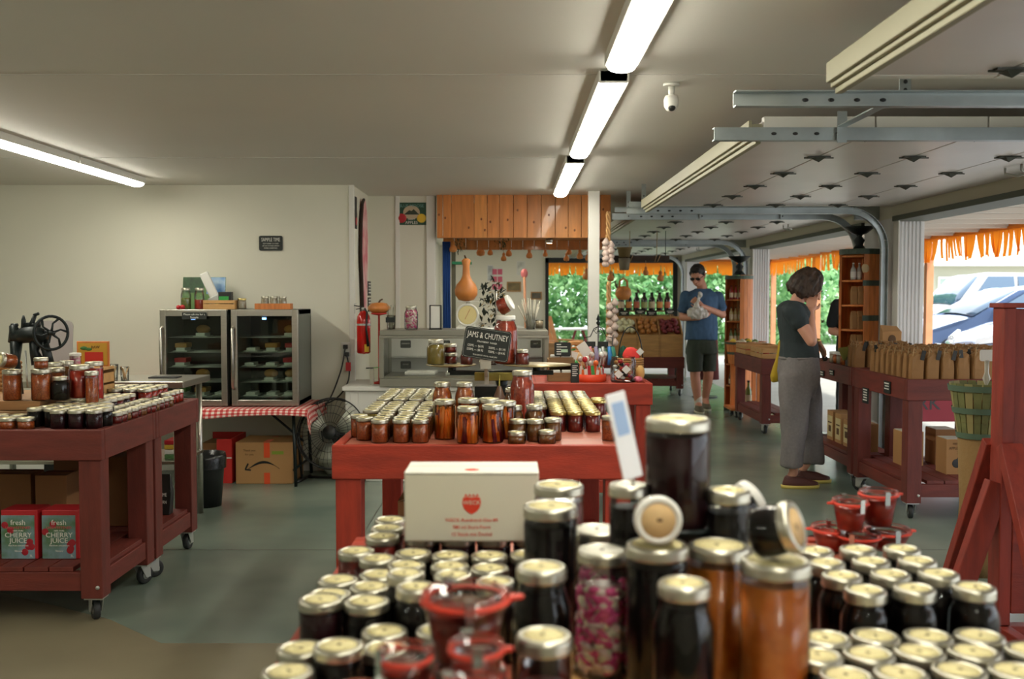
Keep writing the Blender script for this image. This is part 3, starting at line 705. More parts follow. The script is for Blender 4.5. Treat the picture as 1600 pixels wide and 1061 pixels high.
def jar_rows(rows, z, desc, group, spec, fixed=(), box=None, rowword='row'):
    """rows (front to back) of lid centres in picture pixels or (x, y) ground points; spec(row, col) -> kwargs"""
    P = []; R = []; I = []
    for ri, row in enumerate(rows):
        for ci, (px, py) in enumerate(row):
            kw = dict(spec(ri, ci)); h = kw.get('h', .09)
            if px > 5: q = atZ(px, py, z+h); x, y = q.x, q.y
            else: x, y = px, py
            P.append((x, y)); R.append(kw.get('r', .036)+.0015); I.append((ri, ci, kw))
    P = relax(P, R, fixed, box=box)
    for (x, y), (ri, ci, kw) in zip(P, I):
        n = len(rows[ri]); kw = dict(kw); d = kw.pop('desc', desc)
        lab = '%s, %s %s back, %s' % (d, ORD[ri+1], rowword, ordw(ci, n))
        jar(x, y, z, lab, group=group, **kw)
# ---- front table, dark jars at the near left ----
ZF = .815
L_ROWS = [[(430, 1040)], [(444, 1018), (502, 1006)], [(600, 1003)], [(608, 980), (668, 978)], [(489, 936), (557, 939), (623, 917)],
          [(499, 921), (565, 918), (629, 897), (700, 897), (763, 905)], [(512, 905), (572, 902), (634, 880), (705, 880), (763, 886)],
          [(552, 861), (595, 868), (650, 865), (705, 868), (761, 866), (810, 865)]]
def lspec(r, c):
    if r in (0, 1, 2, 3): return dict(content='black', h=.085 if r != 1 or c == 0 else .105)
    if (r, c) in ((4, 2), (5, 2), (5, 3), (5, 4)): return dict(kind='mason', h=.135, r=.039, content='black')
    if r == 4: return dict(content=('purple', 'black')[c], h=.112)
    if r == 7 and c < 2: return dict(content='dark_red', h=.098)
    return dict(content='purple' if c % 2 else 'black', h=.098)
jar_rows(L_ROWS, ZF, 'dark jam jar at the front table corner', 'dark jam jars left of the white box', lspec, box=(-.355, .2, 1.04, 2.3), fixed=[(-.057, 1.22, .058), (-.118, 1.09, .034)])
UB = []
for i in range(4):
    for j in range(2): UB.append([(-.195+i*.078, 2.13+j*.075)])
rows = [[(-.195+i*.078, 2.125) for i in range(4)], [(-.195+i*.078, 2.2) for i in range(4)]]
jar_rows(rows, ZF, 'jam jar tucked beneath the white box', 'jars beneath the white box', lambda r, c: dict(content='purple', h=.098))
for i, (px, py, s_) in enumerate(((598, 853, 'nearest the corner'), (604, 842, 'middle one'), (608, 831, 'furthest back'))):
    q = atZ(px, py, ZF+.098); jar(q.x-.012, q.y+.09+i*.02, ZF, 'dark red jar beside the white box end, '+s_, content='dark_red', h=.098, group='jars beside the white box')
# white box of jars with red print
q = atY(632, 855, 2.07); bx0 = q.x; bx1 = atY(842, 855, 2.07).x; zb = ZF+.0985; zt = atY(740, 741, 2.07).z
t = thing('white_carton', 'white carton with red strawberry mark, resting on dark jar lids', 'box', (0, 0, 0))
mCart = mat('white_carton_board', S(214, 208, 188), .8); mRedP = mat('red_print', S(214, 60, 34), .7)
MB().box(bx0, bx1, 2.07, 2.2, zb, zt).build('body', mCart, t, .004)
mCartT = mat('white_carton_flap', S(230, 228, 216), .8)
MB().box(bx0, bx1, 2.068, 2.145, zt, zt+.004).build('flap', mCartT, t, .002); MB().box(bx0, bx1, 2.148, 2.202, zt, zt+.0045).build('flap', mCartT, t, .002)
bc = (bx0+bx1)/2; yb_ = 2.0698
lg = [(-.0175, .0135), (-.0195, .006), (-.019, -.002), (-.0155, -.0105), (-.008, -.0175), (0, -.0215), (.008, -.0175), (.0155, -.0105), (.019, -.002), (.0195, .006), (.0175, .0135), (.010, .0155), (0, .0135), (-.010, .0155)]
zc = zb+(zt-zb)*.56
m = MB().prism(lg, (bc, yb_, zc), (1, 0, 0), (0, 0, 1), .0006)
for a in (-.012, -.004, .004, .012): m.prism([(-.0035, 0), (.0035, 0), (.0, .0055)], (bc+a, yb_, zc+.0165), (1, 0, 0), (0, 0, 1), .0006)
em = m.build('strawberry_emblem', mRedP, t)
text('WECK', .012, face_cam(bc, yb_-.0009, zc+.003), mCart, t, sx=1.05)
text('WECK-Rundrand-Glas 80', .0105, face_cam(bc, yb_, zb+.046), mRedP, t)
text('580 ml Sturz-Form', .0105, face_cam(bc, yb_, zb+.031), mRedP, t)
text('12 Stück mit Deckel', .0105, face_cam(bc, yb_, zb+.016), mRedP, t)
MB().ell((bc, 2.1, zt+.0045), .016, .014, .0006).build('flap_emblem', mRedP, t)
# ---- front table, right hand block ----
R1 = [[(1342, 913), (1420, 912), (1511, 911)], [(1316, 896), (1393, 893), (1462, 892)], [(1295, 879), (1367, 877), (1436, 876)], [(1281, 863), (1345, 860), (1411, 859)]]
rows = []
base = atZ(1342, 913, ZF+.14)
P0 = []
for r_ in range(4):
    rows.append([tuple(atZ(px, py, ZF+.14)[:2]) for px, py in R1[r_]])
def rspec(r, c): return dict(kind='mason', h=.14, r=.039, content='black')
jar_rows(rows, ZF, 'dark mason jar, taller right block', 'dark mason jars on the front table', rspec, box=(.4, .84, 1.55, 2.2))
R2 = [[(1342, 1042), (1416, 1041), (1489, 1051), (1552, 1052), (1590, 1038)], [(1322, 1018), (1396, 1017), (1481, 1019), (1536, 1030), (1575, 1014)], [(1312, 995), (1370, 993), (1451, 995), (1501, 1005)], [(1299, 973), (1346, 968), (1421, 971)]]
jar_rows(R2, ZF, 'dark jam jar in the low corner block', 'low jam jars at the near right corner', lambda r, c: dict(content='black' if (r+c) % 2 else 'purple', h=.095), box=(.33, .85, 1.0, 1.545))
# ---- weck-style tulip jars with red rubber rings ----
mRing = mat('red_rubber_ring', S(206, 58, 36), .5, emit=0); mClip = mat('steel_clip', S(214, 214, 210), .2, metal=1)
def tulip(x, y, z, label, r=.055, h=.075, content='dark_red', rz=0, group='glass-lidded jars with red rubber rings'):
    t = thing('clip_jar', label, 'jar', (x, y, z), rz, group)
    MB().lathe([(r*.62, 0), (r*.68, .004), (r*.82, h*.6), (r*.93, h*.92), (r*.99, h*.96), (r*.99, h)], n=28, cap=False).build('glass', mGlass, t)
    MB().lathe([(.001, .004), (r*.64, .005), (r*.8, h*.6), (r*.9, h*.9), (.001, h*.9)], n=24).build('preserve', JCOL[content], t)
    rg = MB().lathe([(r*.86, h), (r*1.03, h), (r*1.04, h+.002), (r*1.03, h+.004), (r*.86, h+.004)], n=28, cap=False)
    rg.prism([(0, -r*.16), (r*.3, -r*.1), (r*.36, 0), (r*.3, r*.1), (0, r*.16)], (r*.98, 0, h), (1, 0, 0), (0, 1, 0), .004)
    rg.build('rubber_ring', mRing, t)
    MB().lathe([(r*.98, h+.0042), (r*1.0, h+.008), (r*.98, h+.012), (r*.8, h+.013), (r*.74, h+.009), (.001, h+.009)], n=28, cap=False).build('glass_lid', mGlass, t)
    for a in (-1.57, 1.57+.3):
        c, s_ = math.cos(a), math.sin(a)
        MB().bar((c*r*.72, s_*r*.72, h+.014), (c*r*1.04, s_*r*1.04, h+.015), .012, .0015).bar((c*r*1.05, s_*r*1.05, h+.016), (c*r*1.03, s_*r*1.03, h-.016), .012, .0015, up=(c, s_, 0)).build('clip', mClip, t)
    return t
qb = atY(727, 937, 1.22)
def tstack(x, y, ztop, labs, r, hs, rzs, conts='dark_red'):
    """jars stacked from the table up; hs are glass heights"""
    z = ZF; tot = ztop-ZF; n = len(hs); k = (tot-.013*n)/sum(hs)
    for lab, h_, rz in zip(labs, hs, rzs):
        tulip(x, y, z, lab, r*(.94 if lab != labs[-1] else 1), h_*k, conts, rz); z += h_*k+.013
tstack(qb.x, 1.22, qb.z+.012, ['lowest red-ringed jar under the big red jar', 'middle red-ringed jar under the big red jar', 'big red jam jar with red ring, topmost of its stack'], .055, [.07, .06, .08], [2.0, 1.1, .15])
for px, py, lab, lab2, rz in ((632, 1026, 'small red-ringed jar, smeared glass lid, beside the two dark lids', 'jar under the small smeared-lid one', 1.9), (744, 1014, 'small red-ringed jar in front of the big red one, clip glinting', 'jar under the small glinting one', .1)):
    q = atY(px, py, 1.09); tstack(q.x, 1.09, q.z+.01, [lab2, lab], .031, [.09, .08], [0, rz])
q = atY(738, 1056, 1.03); tstack(q.x, 1.02, q.z, ['red-ringed jar cut by the bottom edge, shiny glass lid'], .03, [1], [.9])
q = atY(560, 1058, 1.05); tstack(q.x, 1.04, q.z-.01, ['red-ringed jar mostly below the bottom edge'], .034, [1], [2.4])
# right back group
for px, py, Y, z0, r_, hh, lab, rz in ((1300, 848, 2.38, ZF, .05, .05, 'red-ringed jar at the back of the dark mason jars, beside the tilted lid', 3.0), (1342, 848, 2.33, ZF, .05, .045, 'low red-ringed jar in the back group, under the smaller one', 2.2), (1385, 842, 2.38, ZF, .056, .045, 'wide red-ringed jar in the back group, under the larger one', .1),
                                     (1328, 822, 2.33, ZF+.06, .042, .065, 'smaller red-ringed jar stacked on the back group', 3.2), (1372, 812, 2.38, ZF+.06, .046, .075, 'larger red-ringed jar stacked topmost on the back group', .1)):
    q = atY(px, py, Y); tulip(q.x, Y, z0, lab, r_, hh, 'red', rz)
# ---- front table centre group ----
rz_t = thing('display_board', 'pale wooden board beneath the tall front jars', 'board', (.245, 1.3, ZF-.001))
MB().box(-.245, .21, -.3, .1, 0, .012).build('board_top', mPineL, rz_t, .003); MB().box(-.245, .21, .11, .4, 0, .012).build('board_top', mPineL, rz_t, .003)
ZR = ZF+.012
def cj(px, py, wpx, rl, z0, label, kind='straight', content='black', r=None, lab='kraft', fill=.93, lid='silver'):
    Y = 2*rl*1556/wpx; q = atY(px, py, Y); body = r or (rl/.93 if kind == 'straight' else rl/.79)
    return jar(q.x, Y, z0, label, kind, body, q.z-z0, content, lid, lab, group='tall jars at the middle of the front table', fill=fill), q
cj(873, 756, 72, .0435, ZR, 'red-filled tall jar rising behind the black one beside the white carton', 'straight', 'dark_red')
cj(860, 789, 79, .0435, ZR, 'tall black straight jar touching the white carton end', 'straight', 'black')
cj(846, 884, 80, .0365, ZR, 'dark mason jar left of the pink onions', 'mason', 'black', r=.043)
cj(850, 991, 81, .032, ZR, 'short jar of red jelly in front of the dark mason jar', 'straight', 'dark_red', lab='kraft', fill=.7)
cj(934, 826, 76, .0435, ZR, 'jar with pale lid just behind the pink pickled onions', 'straight', 'cream', lab='white')
jp, qp = cj(943, 858, 83, .042, ZR, 'big clear jar of pink and white pickled onions', 'mason', 'pink', r=.0505, lab='white', fill=.86)
cj(880, 852, 50, .032, ZR, 'small pale-lidded jar half hidden behind the pink onions', 'straight', 'pink', lab='white')
jh, qh = cj(1027, 849, 91, .0435, ZR, 'tall black jar carrying the small jar that shows its lid', 'straight', 'black')
jar(0, 0, 0, 'small jar lying on its side, cream lid facing the camera', 'straight', .034, .06, 'brown', 'white', 'tan', rz=0)
o = bpy.data.objects[[x.name for x in bpy.data.objects if x.get('label', '').startswith('small jar lying on its side, cream')][0]]
o.location = (qh.x-.002, qh.y+.02, qh.z+.037); o.rotation_euler = (math.radians(84), math.radians(0), math.radians(-2))
cj(1069, 909, 82, .035, ZR, 'dark mason jar in front of the tall black jar, small lid', 'mason', 'black', r=.0415)
jl, ql = cj(1123, 850, 89, .0435, ZR, 'tall amber jelly jar beside the orange marmalade jar', 'straight', 'amber')
jm_, qm = cj(1212, 874, 101, .045, ZR, 'tall orange marmalade jar, brightest of the front jars', 'straight', 'orange')
jar(0, 0, 0, 'small dark jar tilted on the orange marmalade jar, lid turned sideways', 'squat', .036, .062, 'black', 'silver', 'tan', rz=0)
o = bpy.data.objects[[x.name for x in bpy.data.objects if x.get('label', '').startswith('small dark jar tilted on the orange')][0]]
o.location = (qm.x-.028, qm.y+.005, qm.z+.034); o.rotation_euler = (math.radians(0), math.radians(72), math.radians(-32))
cj(1276, 893, 40, .032, ZF, 'dark jar squeezed behind the orange marmalade jar', 'mason', 'purple', r=.036)
# iron stand carrying the tallest dark jar
Yj = .099*1556/94; qj = atY(1058, 652, Yj); zj = atY(1058, 815, Yj).z
t = thing('iron_stand', 'dark iron pedestal stand at the middle of the front table', 'stand', (qj.x+.0, Yj+.005, ZF))
hh = zj-ZF
MB().lathe([(.07, 0), (.072, .008), (.03, .02), (.018, .05), (.016, hh-.05), (.03, hh-.03), (.04, hh-.022)], n=24).build('pedestal', mIron, t)
MB().lathe([(.03, hh-.024), (.062, hh-.018), (.07, hh-.006), (.07, hh-.001), (.064, hh-.002), (.06, hh-.008), (.001, hh-.009)], n=32, cap=False).build('plate', mIron, t)
MB().tube([(-.06, 0, hh-.02), (-.1, 0, hh-.005), (-.105, 0, hh+.02), (-.09, 0, hh+.025)], .006, 8).build('scroll_handle', mIron, t)
jar(qj.x, Yj-.005, zj-.008, 'tallest dark jar of all, standing on the iron pedestal', 'straight', .053, qj.z-zj+.008, 'purple', 'silver', 'kraft', rz=0)
q = atY(982, 756, 1.62); jar(q.x, 1.62, ZF, 'dark labelled jar beside the tallest jar, white card in front', 'straight', .031, q.z-ZF, 'black', 'silver', 'white', rz=0)
q = atY(1147, 772, 1.56); jar(q.x, 1.6, ZF, 'dark jar behind the amber jelly, pale lid', 'straight', .034, q.z-ZF, 'black', 'silver', 'kraft')
q = atY(1124, 806, 1.75); jar(q.x+.0, 1.8, ZF, 'slim dark jar further behind the amber jelly', 'straight', .034, q.z-ZF, 'black', 'silver', 'white')
jar(atY(1175, 800, 1.6).x, 1.6, 0, 'small dark jar tipped over toward the tilted lid', 'squat', .032, .055, 'black', 'white', 'white', rz=0)
o = bpy.data.objects[[x.name for x in bpy.data.objects if x.get('label', '').startswith('small dark jar tipped over')][0]]
q = atY(1172, 802, 1.6); o.location = (q.x-.02, 1.66, q.z-.014); o.rotation_euler = (0, math.radians(60), math.radians(20))
q = atY(1190, 862, 1.66)
jar(q.x-.0, 1.67, ZF, 'dark-lidded jar holding up the tipped small jar', 'straight', .036, q.z-ZF+.012, 'amber', 'silver', 'kraft')
# blurred white card on a wire clip
t = thing('card_holder', 'tilted white and blue card standing in the labelled jar lid clip', 'sign', atY(990, 750, 1.45))
q0 = Vector((0, 0, 0)); d = atY(962, 622, 1.45)-atY(990, 750, 1.45)
M_ = Matrix.Translation(t.location*0) @ Matrix.Rotation(math.atan2(d.x, d.z), 4, 'Y') @ Matrix.Rotation(.5, 4, 'Z')
L_ = d.length
MB().box(-.017, .017, -.0015, .0015, L_*.02, L_*1.06, M=M_).build('card', mat('laminated_card', S(226, 226, 228), .3), t, .001)
MB().box(-.011, .011, -.0022, -.0014, L_*.55, L_*.95, M=M_).build('blue_print', mat('pale_blue_print', S(150, 176, 214), .5), t)
MB().add([], []).cyl((0, 0, -.01), M_ @ Vector((0, .002, L_*.4)), .0022, n=8).build('wire_stem', mSteelD, t)
# ---------------- middle table ----------------
ZM = .844
def grid(xs, ys, z, desc, group, spec):
    jar_rows([[(x+random.uniform(-.003, .003), y+random.uniform(-.003, .003)) for x in xs] for y in ys], z, desc, group, spec)
G1 = 'small preserve jars on the middle table'
grid([-.53, -.445, -.367], [3.96, 4.04, 4.125, 4.2], ZM, 'small orange-brown jar at the middle table front', G1, lambda r, c: dict(content='brick' if r < 2 else 'brown', r=.034, h=.094))
jar(-.6, 4.03, ZM, 'orange-brown jar nearest the table corner by the fan', 'straight', .034, .094, 'brick', group=G1)
jar(-.635, 4.115, ZM, 'orange-brown jar second from the table corner by the fan', 'straight', .034, .094, 'brick', group=G1)
grid([-.61, -.535, -.46, -.385], [4.3+.077*k for k in range(5)], ZM, 'brown preserve jar in the left middle block', 'brown preserve jars behind the orange-brown ones', lambda r, c: dict(content='brown' if c else 'olive', r=.035, h=.094))
jar(-.37, 4.205+.0, ZM, 'x', 'mason', .001, .001) if 0 else None
grid([-.605, -.53, -.455, -.38], [4.72+.077*k for k in range(7)], ZM, 'dark jam jar in the far left block', 'dark jam jars at the far left of the middle table', lambda r, c: dict(content='purple', r=.0355, h=.1))
q = atY(655, 638, 4.28); jar(-.31, 4.3, ZM, 'olive mason jar beside the cardboard square', 'mason', .039, .13, 'olive', group='mason jars on the middle table')
for px, py, Y, h, c, lab in ((695, 624, 4.06, 0, 'carrot', 'jar of pickled carrots, first from the left'), (731, 635, 3.93, 0, 'carrot', 'jar of pickled carrots in the middle, closest to the edge'), (770, 632, 3.96, 0, 'carrot', 'jar of pickled carrots, right of the central one'),
                             (732, 622, 4.07, 0, 'carrot', 'jar of pickled carrots hidden behind the central one'), (764, 622, 4.10, 0, 'carrot', 'jar of pickled carrots behind the gap'), (790, 626, 4.08, 0, 'carrot', 'jar of pickled carrots at the right end of its row'),
                             (691, 597, 4.42, 0, 'peach', 'orange fruit jar left in the second rank'), (726, 597, 4.42, 0, 'peach', 'orange fruit jar right in the second rank')):
    q = atY(px, py, Y); jar(q.x, Y, ZM, lab, 'mason' if Y > 4.3 else 'straight', .043, q.z-ZM, c, group='tall jars of carrots and fruit', fill=.96)
for px, py, Y, k_, r_, lab in ((807, 674, 3.92, 'straight', .034, 'mini brown jar in front, left of two'), (855, 672, 3.93, 'straight', .034, 'mini brown jar in front, right of two'), (809, 655, 4.0, 'straight', .035, 'brown jar behind the first mini jar'), (836, 655, 4.0, 'straight', .035, 'brown jar between the two mini jars'),
                             (864, 653, 4.02, 'straight', .035, 'brown jar behind the second mini jar'), (804, 633, 4.12, 'mason', .037, 'taller brown mason jar right of the carrots'), (835, 632, 4.13, 'mason', .041, 'widest brown mason jar right of the carrots')):
    q = atY(px, py, Y); jar(q.x, Y, ZM, lab, k_, r_, q.z-ZM, 'brown', group='brown jars right of the carrots')
q = atY(778, 606, 4.5); jar(.0, 4.5, ZM, 'brown jar in the shade of the weighing scale', 'mason', .036, q.z-ZM, 'brown')
q = atY(816, 579, 4.35); jar(q.x, 4.35, ZM, 'big salsa jar standing on the table below the scale', 'mason', .054, q.z-ZM, 'salsa', fill=.96)
grid([.2, .272, .345], [4.28+.075*k for k in range(13)], ZM, 'gold-lidded dark red jam jar', 'gold-lidded jam jars on the middle table', lambda r, c: dict(content='dark_red', r=.0335, h=.088, lid='gold' if r < 8 else 'silver', desc='gold-lidded red jam jar' if r < 8 else 'silver-lidded red jam jar', lab='kraft'))
grid([.125], [4.5+.075*k for k in range(10)], ZM, 'jam jar left of the gold-lidded block', 'jam jars left of the gold lids', lambda r, c: dict(content='dark_red', r=.0335, h=.088))
jar(.418, 4.75, ZM, 'gold-lidded jam jar standing off to the side of its block', 'straight', .034, .09, 'dark_red', 'gold'); jar(.418, 4.83, ZM, 'second gold-lidded jar beside the block, further back', 'straight', .034, .09, 'dark_red', 'gold')
jar(.40, 4.02, ZM, 'orange-brown jar behind the blurred white card', 'straight', .036, .1, 'brick')
t = thing('cardboard_carton', 'small cardboard square standing beside the olive mason jar', 'box', (-.27, 4.22, ZM)); MB().box(-.03, .03, -.02, .03, 0, .115).build('body', mKraft, t, .002)
MB().box(-.031, .031, -.021, -.0195, .06, .062).build('seam', mKraftD, t)
# vintage scale with two platforms
ZS = 1.098; YS = 4.82
t = thing('vintage_scale', 'dark iron shop scale whose plates hold jars above the middle table', 'scale', (-.05, YS, ZM))
H0 = ZS-ZM
MB().box(-.17, .17, -.1, .1, 0, .03).box(-.15, .15, -.085, .085, .03, .06).build('base', mIron, t, .008)
MB().add([], []).lathe([(.05, .06), (.028, .09), (.025, .15), (.04, H0-.05)], n=16, c=(0, 0, 0)).box(-.13, .15, -.05, .06, .06, .15).build('column', mIron, t)
mBr = mat('aged_brass', S(138, 126, 62), .4, metal=.7, nz=.2, ns=12)
MB().box(-.13, .13, -.07, -.045, H0-.075, H0-.035).build('beam', mBr, t, .004)
MB().bar((-.25, 0, H0-.04), (.25, 0, H0-.04), .05, .02).add([], []).cyl((-.24, 0, H0-.04), (-.24, 0, H0-.008), .02).cyl((.17, 0, H0-.04), (.17, 0, H0-.008), .02).build('arms', mIron, t)
mPl = mat('worn_brass_plate', S(150, 136, 98), .4, metal=.5, nz=.15)
MB().lathe([(.001, H0-.009), (.1, H0-.009), (.122, H0-.004), (.122, H0), (.001, H0-.001)], n=30, c=(-.245, 0, 0), cap=False).build('plate', mPl, t)
MB().lathe([(.001, H0-.009), (.1, H0-.009), (.15, H0-.004), (.15, H0), (.001, H0-.001)], n=30, c=(.17, 0, 0), cap=False, sx=1.1).build('plate', mPl, t)
MB().lathe([(.008, .16), (.03, .1), (.038, .06), (.03, .03), (.02, .03)], n=14, c=(-.01, -.13, 0)).build('hanging_weight', mat('brown_gourd_weight', S(84, 56, 38), .5), t)
MB().cyl((-.01, -.13, .15), (-.01, -.06, H0-.04), .004, n=6).build('hook', mBr, t)
def on(px, py, Y, z0, label, kind, r, c, **k): q = atY(px, py, Y); return jar(q.x, Y, z0, label, kind, r, q.z-z0, c, group='jars on the scale plates', **k), q
on(681, 530, 4.80, ZS, 'olive green mason jar on the scale plate', 'mason', .044, 'olive')
j, q = on(704, 551, 4.86, ZS, 'dark jam jar under another on the scale plate', 'straight', .032, 'dark_red')
on(703.5, 537, 4.86, q.z, 'dark jam jar stacked on the scale plate', 'straight', .031, 'dark_red')
on(729, 547, 4.78, ZS, 'red jar at the plate edge below the price sign', 'mason', .03, 'dark_red')
on(760, 563, 4.86, ZS, 'low dark jar just visible under the price sign', 'squat', .036, 'dark_red')
on(816, 546, 4.78, ZS, 'small red mason jar at the right plate edge', 'mason', .034, 'dark_red')
j, q = on(790, 493, 4.84, ZS, 'large salsa jar on the scale with a small jar tilted on its lid', 'mason', .058, 'salsa', fill=.95, lid='white')
zz = q.z; o = jar(0, 0, 0, 'small salsa jar tilted on top of the large salsa jar', 'squat', .04, .068, 'salsa', 'white', None, rz=0)
o.location = (q.x-.032, 4.84, zz+.036); o.rotation_euler = (0, math.radians(64), math.radians(-14))
# price sign
cS = atY(760.5, 538, 4.55)
t = thing('price_sign', 'tilted black JAMS & CHUTNEY price sign with white chalk lettering', 'sign', cS); t.rotation_euler = (0, math.radians(8.5), 0)
def rrect(w_, h_, r_, n=4):
    P = []
    for cx_, cy_, a0 in ((w_/2-r_, h_/2-r_, 0), (-w_/2+r_, h_/2-r_, 90), (-w_/2+r_, -h_/2+r_, 180), (w_/2-r_, -h_/2+r_, 270)):
        for k in range(n+1): a = math.radians(a0+90*k/n); P.append((cx_+r_*math.cos(a), cy_+r_*math.sin(a)))
    return P
MB().prism(rrect(.214, .142, .014), (0, .003, 0), (1, 0, 0), (0, 0, 1), .004).build('board', mChalk, t)
m = MB(); P = rrect(.204, .132, .012)
for (ax_, ay_), (bx_, by_) in zip(P, P[1:]+P[:1]):
    l = math.hypot(bx_-ax_, by_-ay_); n = max(1, int(l/.0036))
    for k in range(n):
        f = (k+.25)/n; g = (k+.75)/n
        m.bar((ax_+(bx_-ax_)*f, -.0016, ay_+(by_-ay_)*f), (ax_+(bx_-ax_)*g, -.0016, ay_+(by_-ay_)*g), .001, .0012, up=(0, 1, 0))
m.build('dotted_border', mChalkW, t)
text('JAMS & CHUTNEY', .038, face_cam(0, -.0016, .036), mChalkW, t, sx=.62)
text('STRAWBERRY  RAINIER', .011, face_cam(0, -.0016, .008), mChalkW, t, sx=.8)
text('125ML — $6.95', .0155, face_cam(-.05, -.0016, -.014), mChalkW, t, sx=.75); text('250ML — $8.95', .0155, face_cam(-.05, -.0016, -.032), mChalkW, t, sx=.75)
text('500ML — $11.95', .0155, face_cam(.05, -.0016, -.014), mChalkW, t, sx=.72); text('750ML — $14.95', .0155, face_cam(.05, -.0016, -.032), mChalkW, t, sx=.72)
text('PLUS DEPOSIT ON ALL GLASS JARS', .009, face_cam(0, -.0016, -.054), mChalkW, t, sx=.8)
t2 = thing('sign_clip', 'clear plastic clip stem propping up the black price sign', 'clip', (cS.x-.01, 4.6, ZS-.19))
mCl = mat('clear_plastic', S(200, 196, 180), .2, alpha=.6)
MB().box(-.02, .03, -.045, -.038, .185, .235).bar((.005, -.04, .19), (.005, .155, .13), .016, .006).box(-.006, .016, .13, .16, .1, .16).build('stem', mCl, t2, .002)
# things beneath the middle table
for x, y, w_, d_, h_, lab in ((-.36, 4.3, .24, .3, .32, 'cardboard carton on the shelf under the middle table, near its front leg'), (-.1, 4.5, .24, .3, .28, 'cardboard carton behind the white box, on the middle table shelf'), (.16, 4.35, .22, .3, .1, 'flat cardboard carton on the shelf of the middle table')):
    t = thing('cardboard_carton', lab, 'box', (x, y, .246), group='cartons under the middle table')
    MB().box(-w_/2, w_/2, -d_/2, d_/2, 0, h_).build('body', mKraftD, t, .003)
    MB().add([(-w_/2, -d_/2, h_), (0, -d_/2, h_+.05), (0, d_/2, h_+.05), (-w_/2, d_/2, h_)], [(0, 1, 2, 3)]).build('flap', mKraft, t).modifiers.new('s', 'SOLIDIFY').thickness = .003
# ---------------- left carts: jars and riser ----------------
ZL = .844
t = thing('wooden_riser', 'stepped plank riser under the tall jars on the dark red cart', 'riser', (-2.62, 4.82, ZL))
MB().box(-.42, .46, -.28, .3, 0, .055).build('step', mCrate, t, .003); MB().box(-.42, .44, -.24, .3, .057, .1).build('step', mat('light_riser_plank', S(150, 108, 66), .6, nz=.2, ns=5, stretch=(1, 8, 8)), t, .003)
MB().box(.3, .44, .05, .3, .0571, .11).build('block', mCrate, t, .003) if 0 else None
ZRi = ZL+.1
def lj(px, py, Y, z0, label, kind, r, c, **k): q = atY(px, py, Y); return jar(q.x, Y, z0, label, kind, r, q.z-z0, c, group='jars on the plank riser', **k), q
lj(18.5, 577.5, 4.62, ZRi, 'orange marmalade jar left of the iron machine', 'straight', .041, 'brick')
j, q = lj(64, 576, 4.62, ZRi, 'orange marmalade jar with a small jar on its lid', 'straight', .044, 'brick')
lj(64, 558.5, 4.62, q.z, 'small orange jar stacked on the marmalade jar', 'straight', .031, 'brick', lab=None)
lj(94, 588.5, 4.64, ZRi, 'dark mason jar on the riser front edge', 'mason', .041, 'black')
lj(88, 574, 4.74, ZRi, 'brick red jar behind the dark mason jar', 'straight', .038, 'brick')
lj(86, 566, 4.85, ZRi, 'brown jar directly behind the brick red jar', 'straight', .038, 'brown')
lj(104, 563.5, 4.88, ZRi, 'brown jar behind the large red jar', 'straight', .033, 'brown')
lj(124, 570, 4.72, ZRi, 'large deep red jar on the riser', 'straight', .045, 'red')
lj(143, 580, 4.68, ZL, 'slim orange jar in front of the bright red jar', 'straight', .03, 'brick', lab=None)
lj(147, 565, 4.86, ZL, 'bright red tall jar at the riser end', 'straight', .042, 'bright_red')
j = jar(0, 0, 0, 'jar lying on the marmalade jar at the left edge, lid facing out', 'straight', .034, .075, 'brick', 'silver', 'kraft', rz=0)
q = atY(13.5, 564, 4.6); j.location = (q.x+.01, 4.63, atY(18.5, 577.5, 4.62).z+.036); j.rotation_euler = (math.radians(80), 0, math.radians(-30))
jar_rows([[(-2.21, 4.345), (-2.13, 4.345)], [(-2.29, 4.45), (-2.215, 4.45)]], ZL, 'short amber jar below the riser', 'short amber jars before the riser', lambda r, c: dict(content='brick', r=.036, h=.054))
GL = 'jam jars on the dark red carts'
grid([-1.99, -1.915, -1.84], [4.36], ZL, 'near-black jam jar at the cart front corner', GL, lambda r, c: dict(content='purple', r=.0355, h=.086))
grid([-2.13, -2.055, -1.98, -1.905, -1.83], [4.44], ZL, 'black jam jar in the dark group', GL, lambda r, c: dict(content='black', r=.0355, h=.086))
grid([-2.11, -2.035, -1.96, -1.885], [4.52, 4.6], ZL, 'pale-lidded black jam jar behind the dark group', GL, lambda r, c: dict(content='black' if r else 'purple', r=.0355, h=.086))
grid([-1.81], [4.53+.062*k for k in range(12)], ZL, 'mini jam jar lining the cart edge', 'mini jars along the cart edge', lambda r, c: dict(content=('dark_red', 'dark_red', 'brown')[r % 3], r=.0285, h=.055))
grid([-1.83+.0-.062*1-.01], [4.68+.062*k for k in range(11)], ZL, 'mini jam jar, inner line', 'mini jars along the cart edge', lambda r, c: dict(content=('dark_red', 'brown')[r % 2], r=.0285, h=.055))
grid([-2.11, -2.035, -1.965], [4.685+.077*k for k in range(6)], ZL, 'jam jar in the middle of the carts', GL, lambda r, c: dict(content=('purple', 'dark_red')[r % 2], r=.0355, h=.086))
grid([-2.15, -2.075, -2.0, -1.925], [5.2+.078*k for k in range(4)], ZL, 'red jam jar at the far end', 'red jam jars at the far end of the carts', lambda r, c: dict(content='red' if c == 3 else 'dark_red', r=.036, h=.1))
grid([-1.85], [5.3+.064*k for k in range(4)], ZL, 'mini red jar by the cart end corner', 'mini jars by the cart end', lambda r, c: dict(content='red', r=.0295, h=.066))
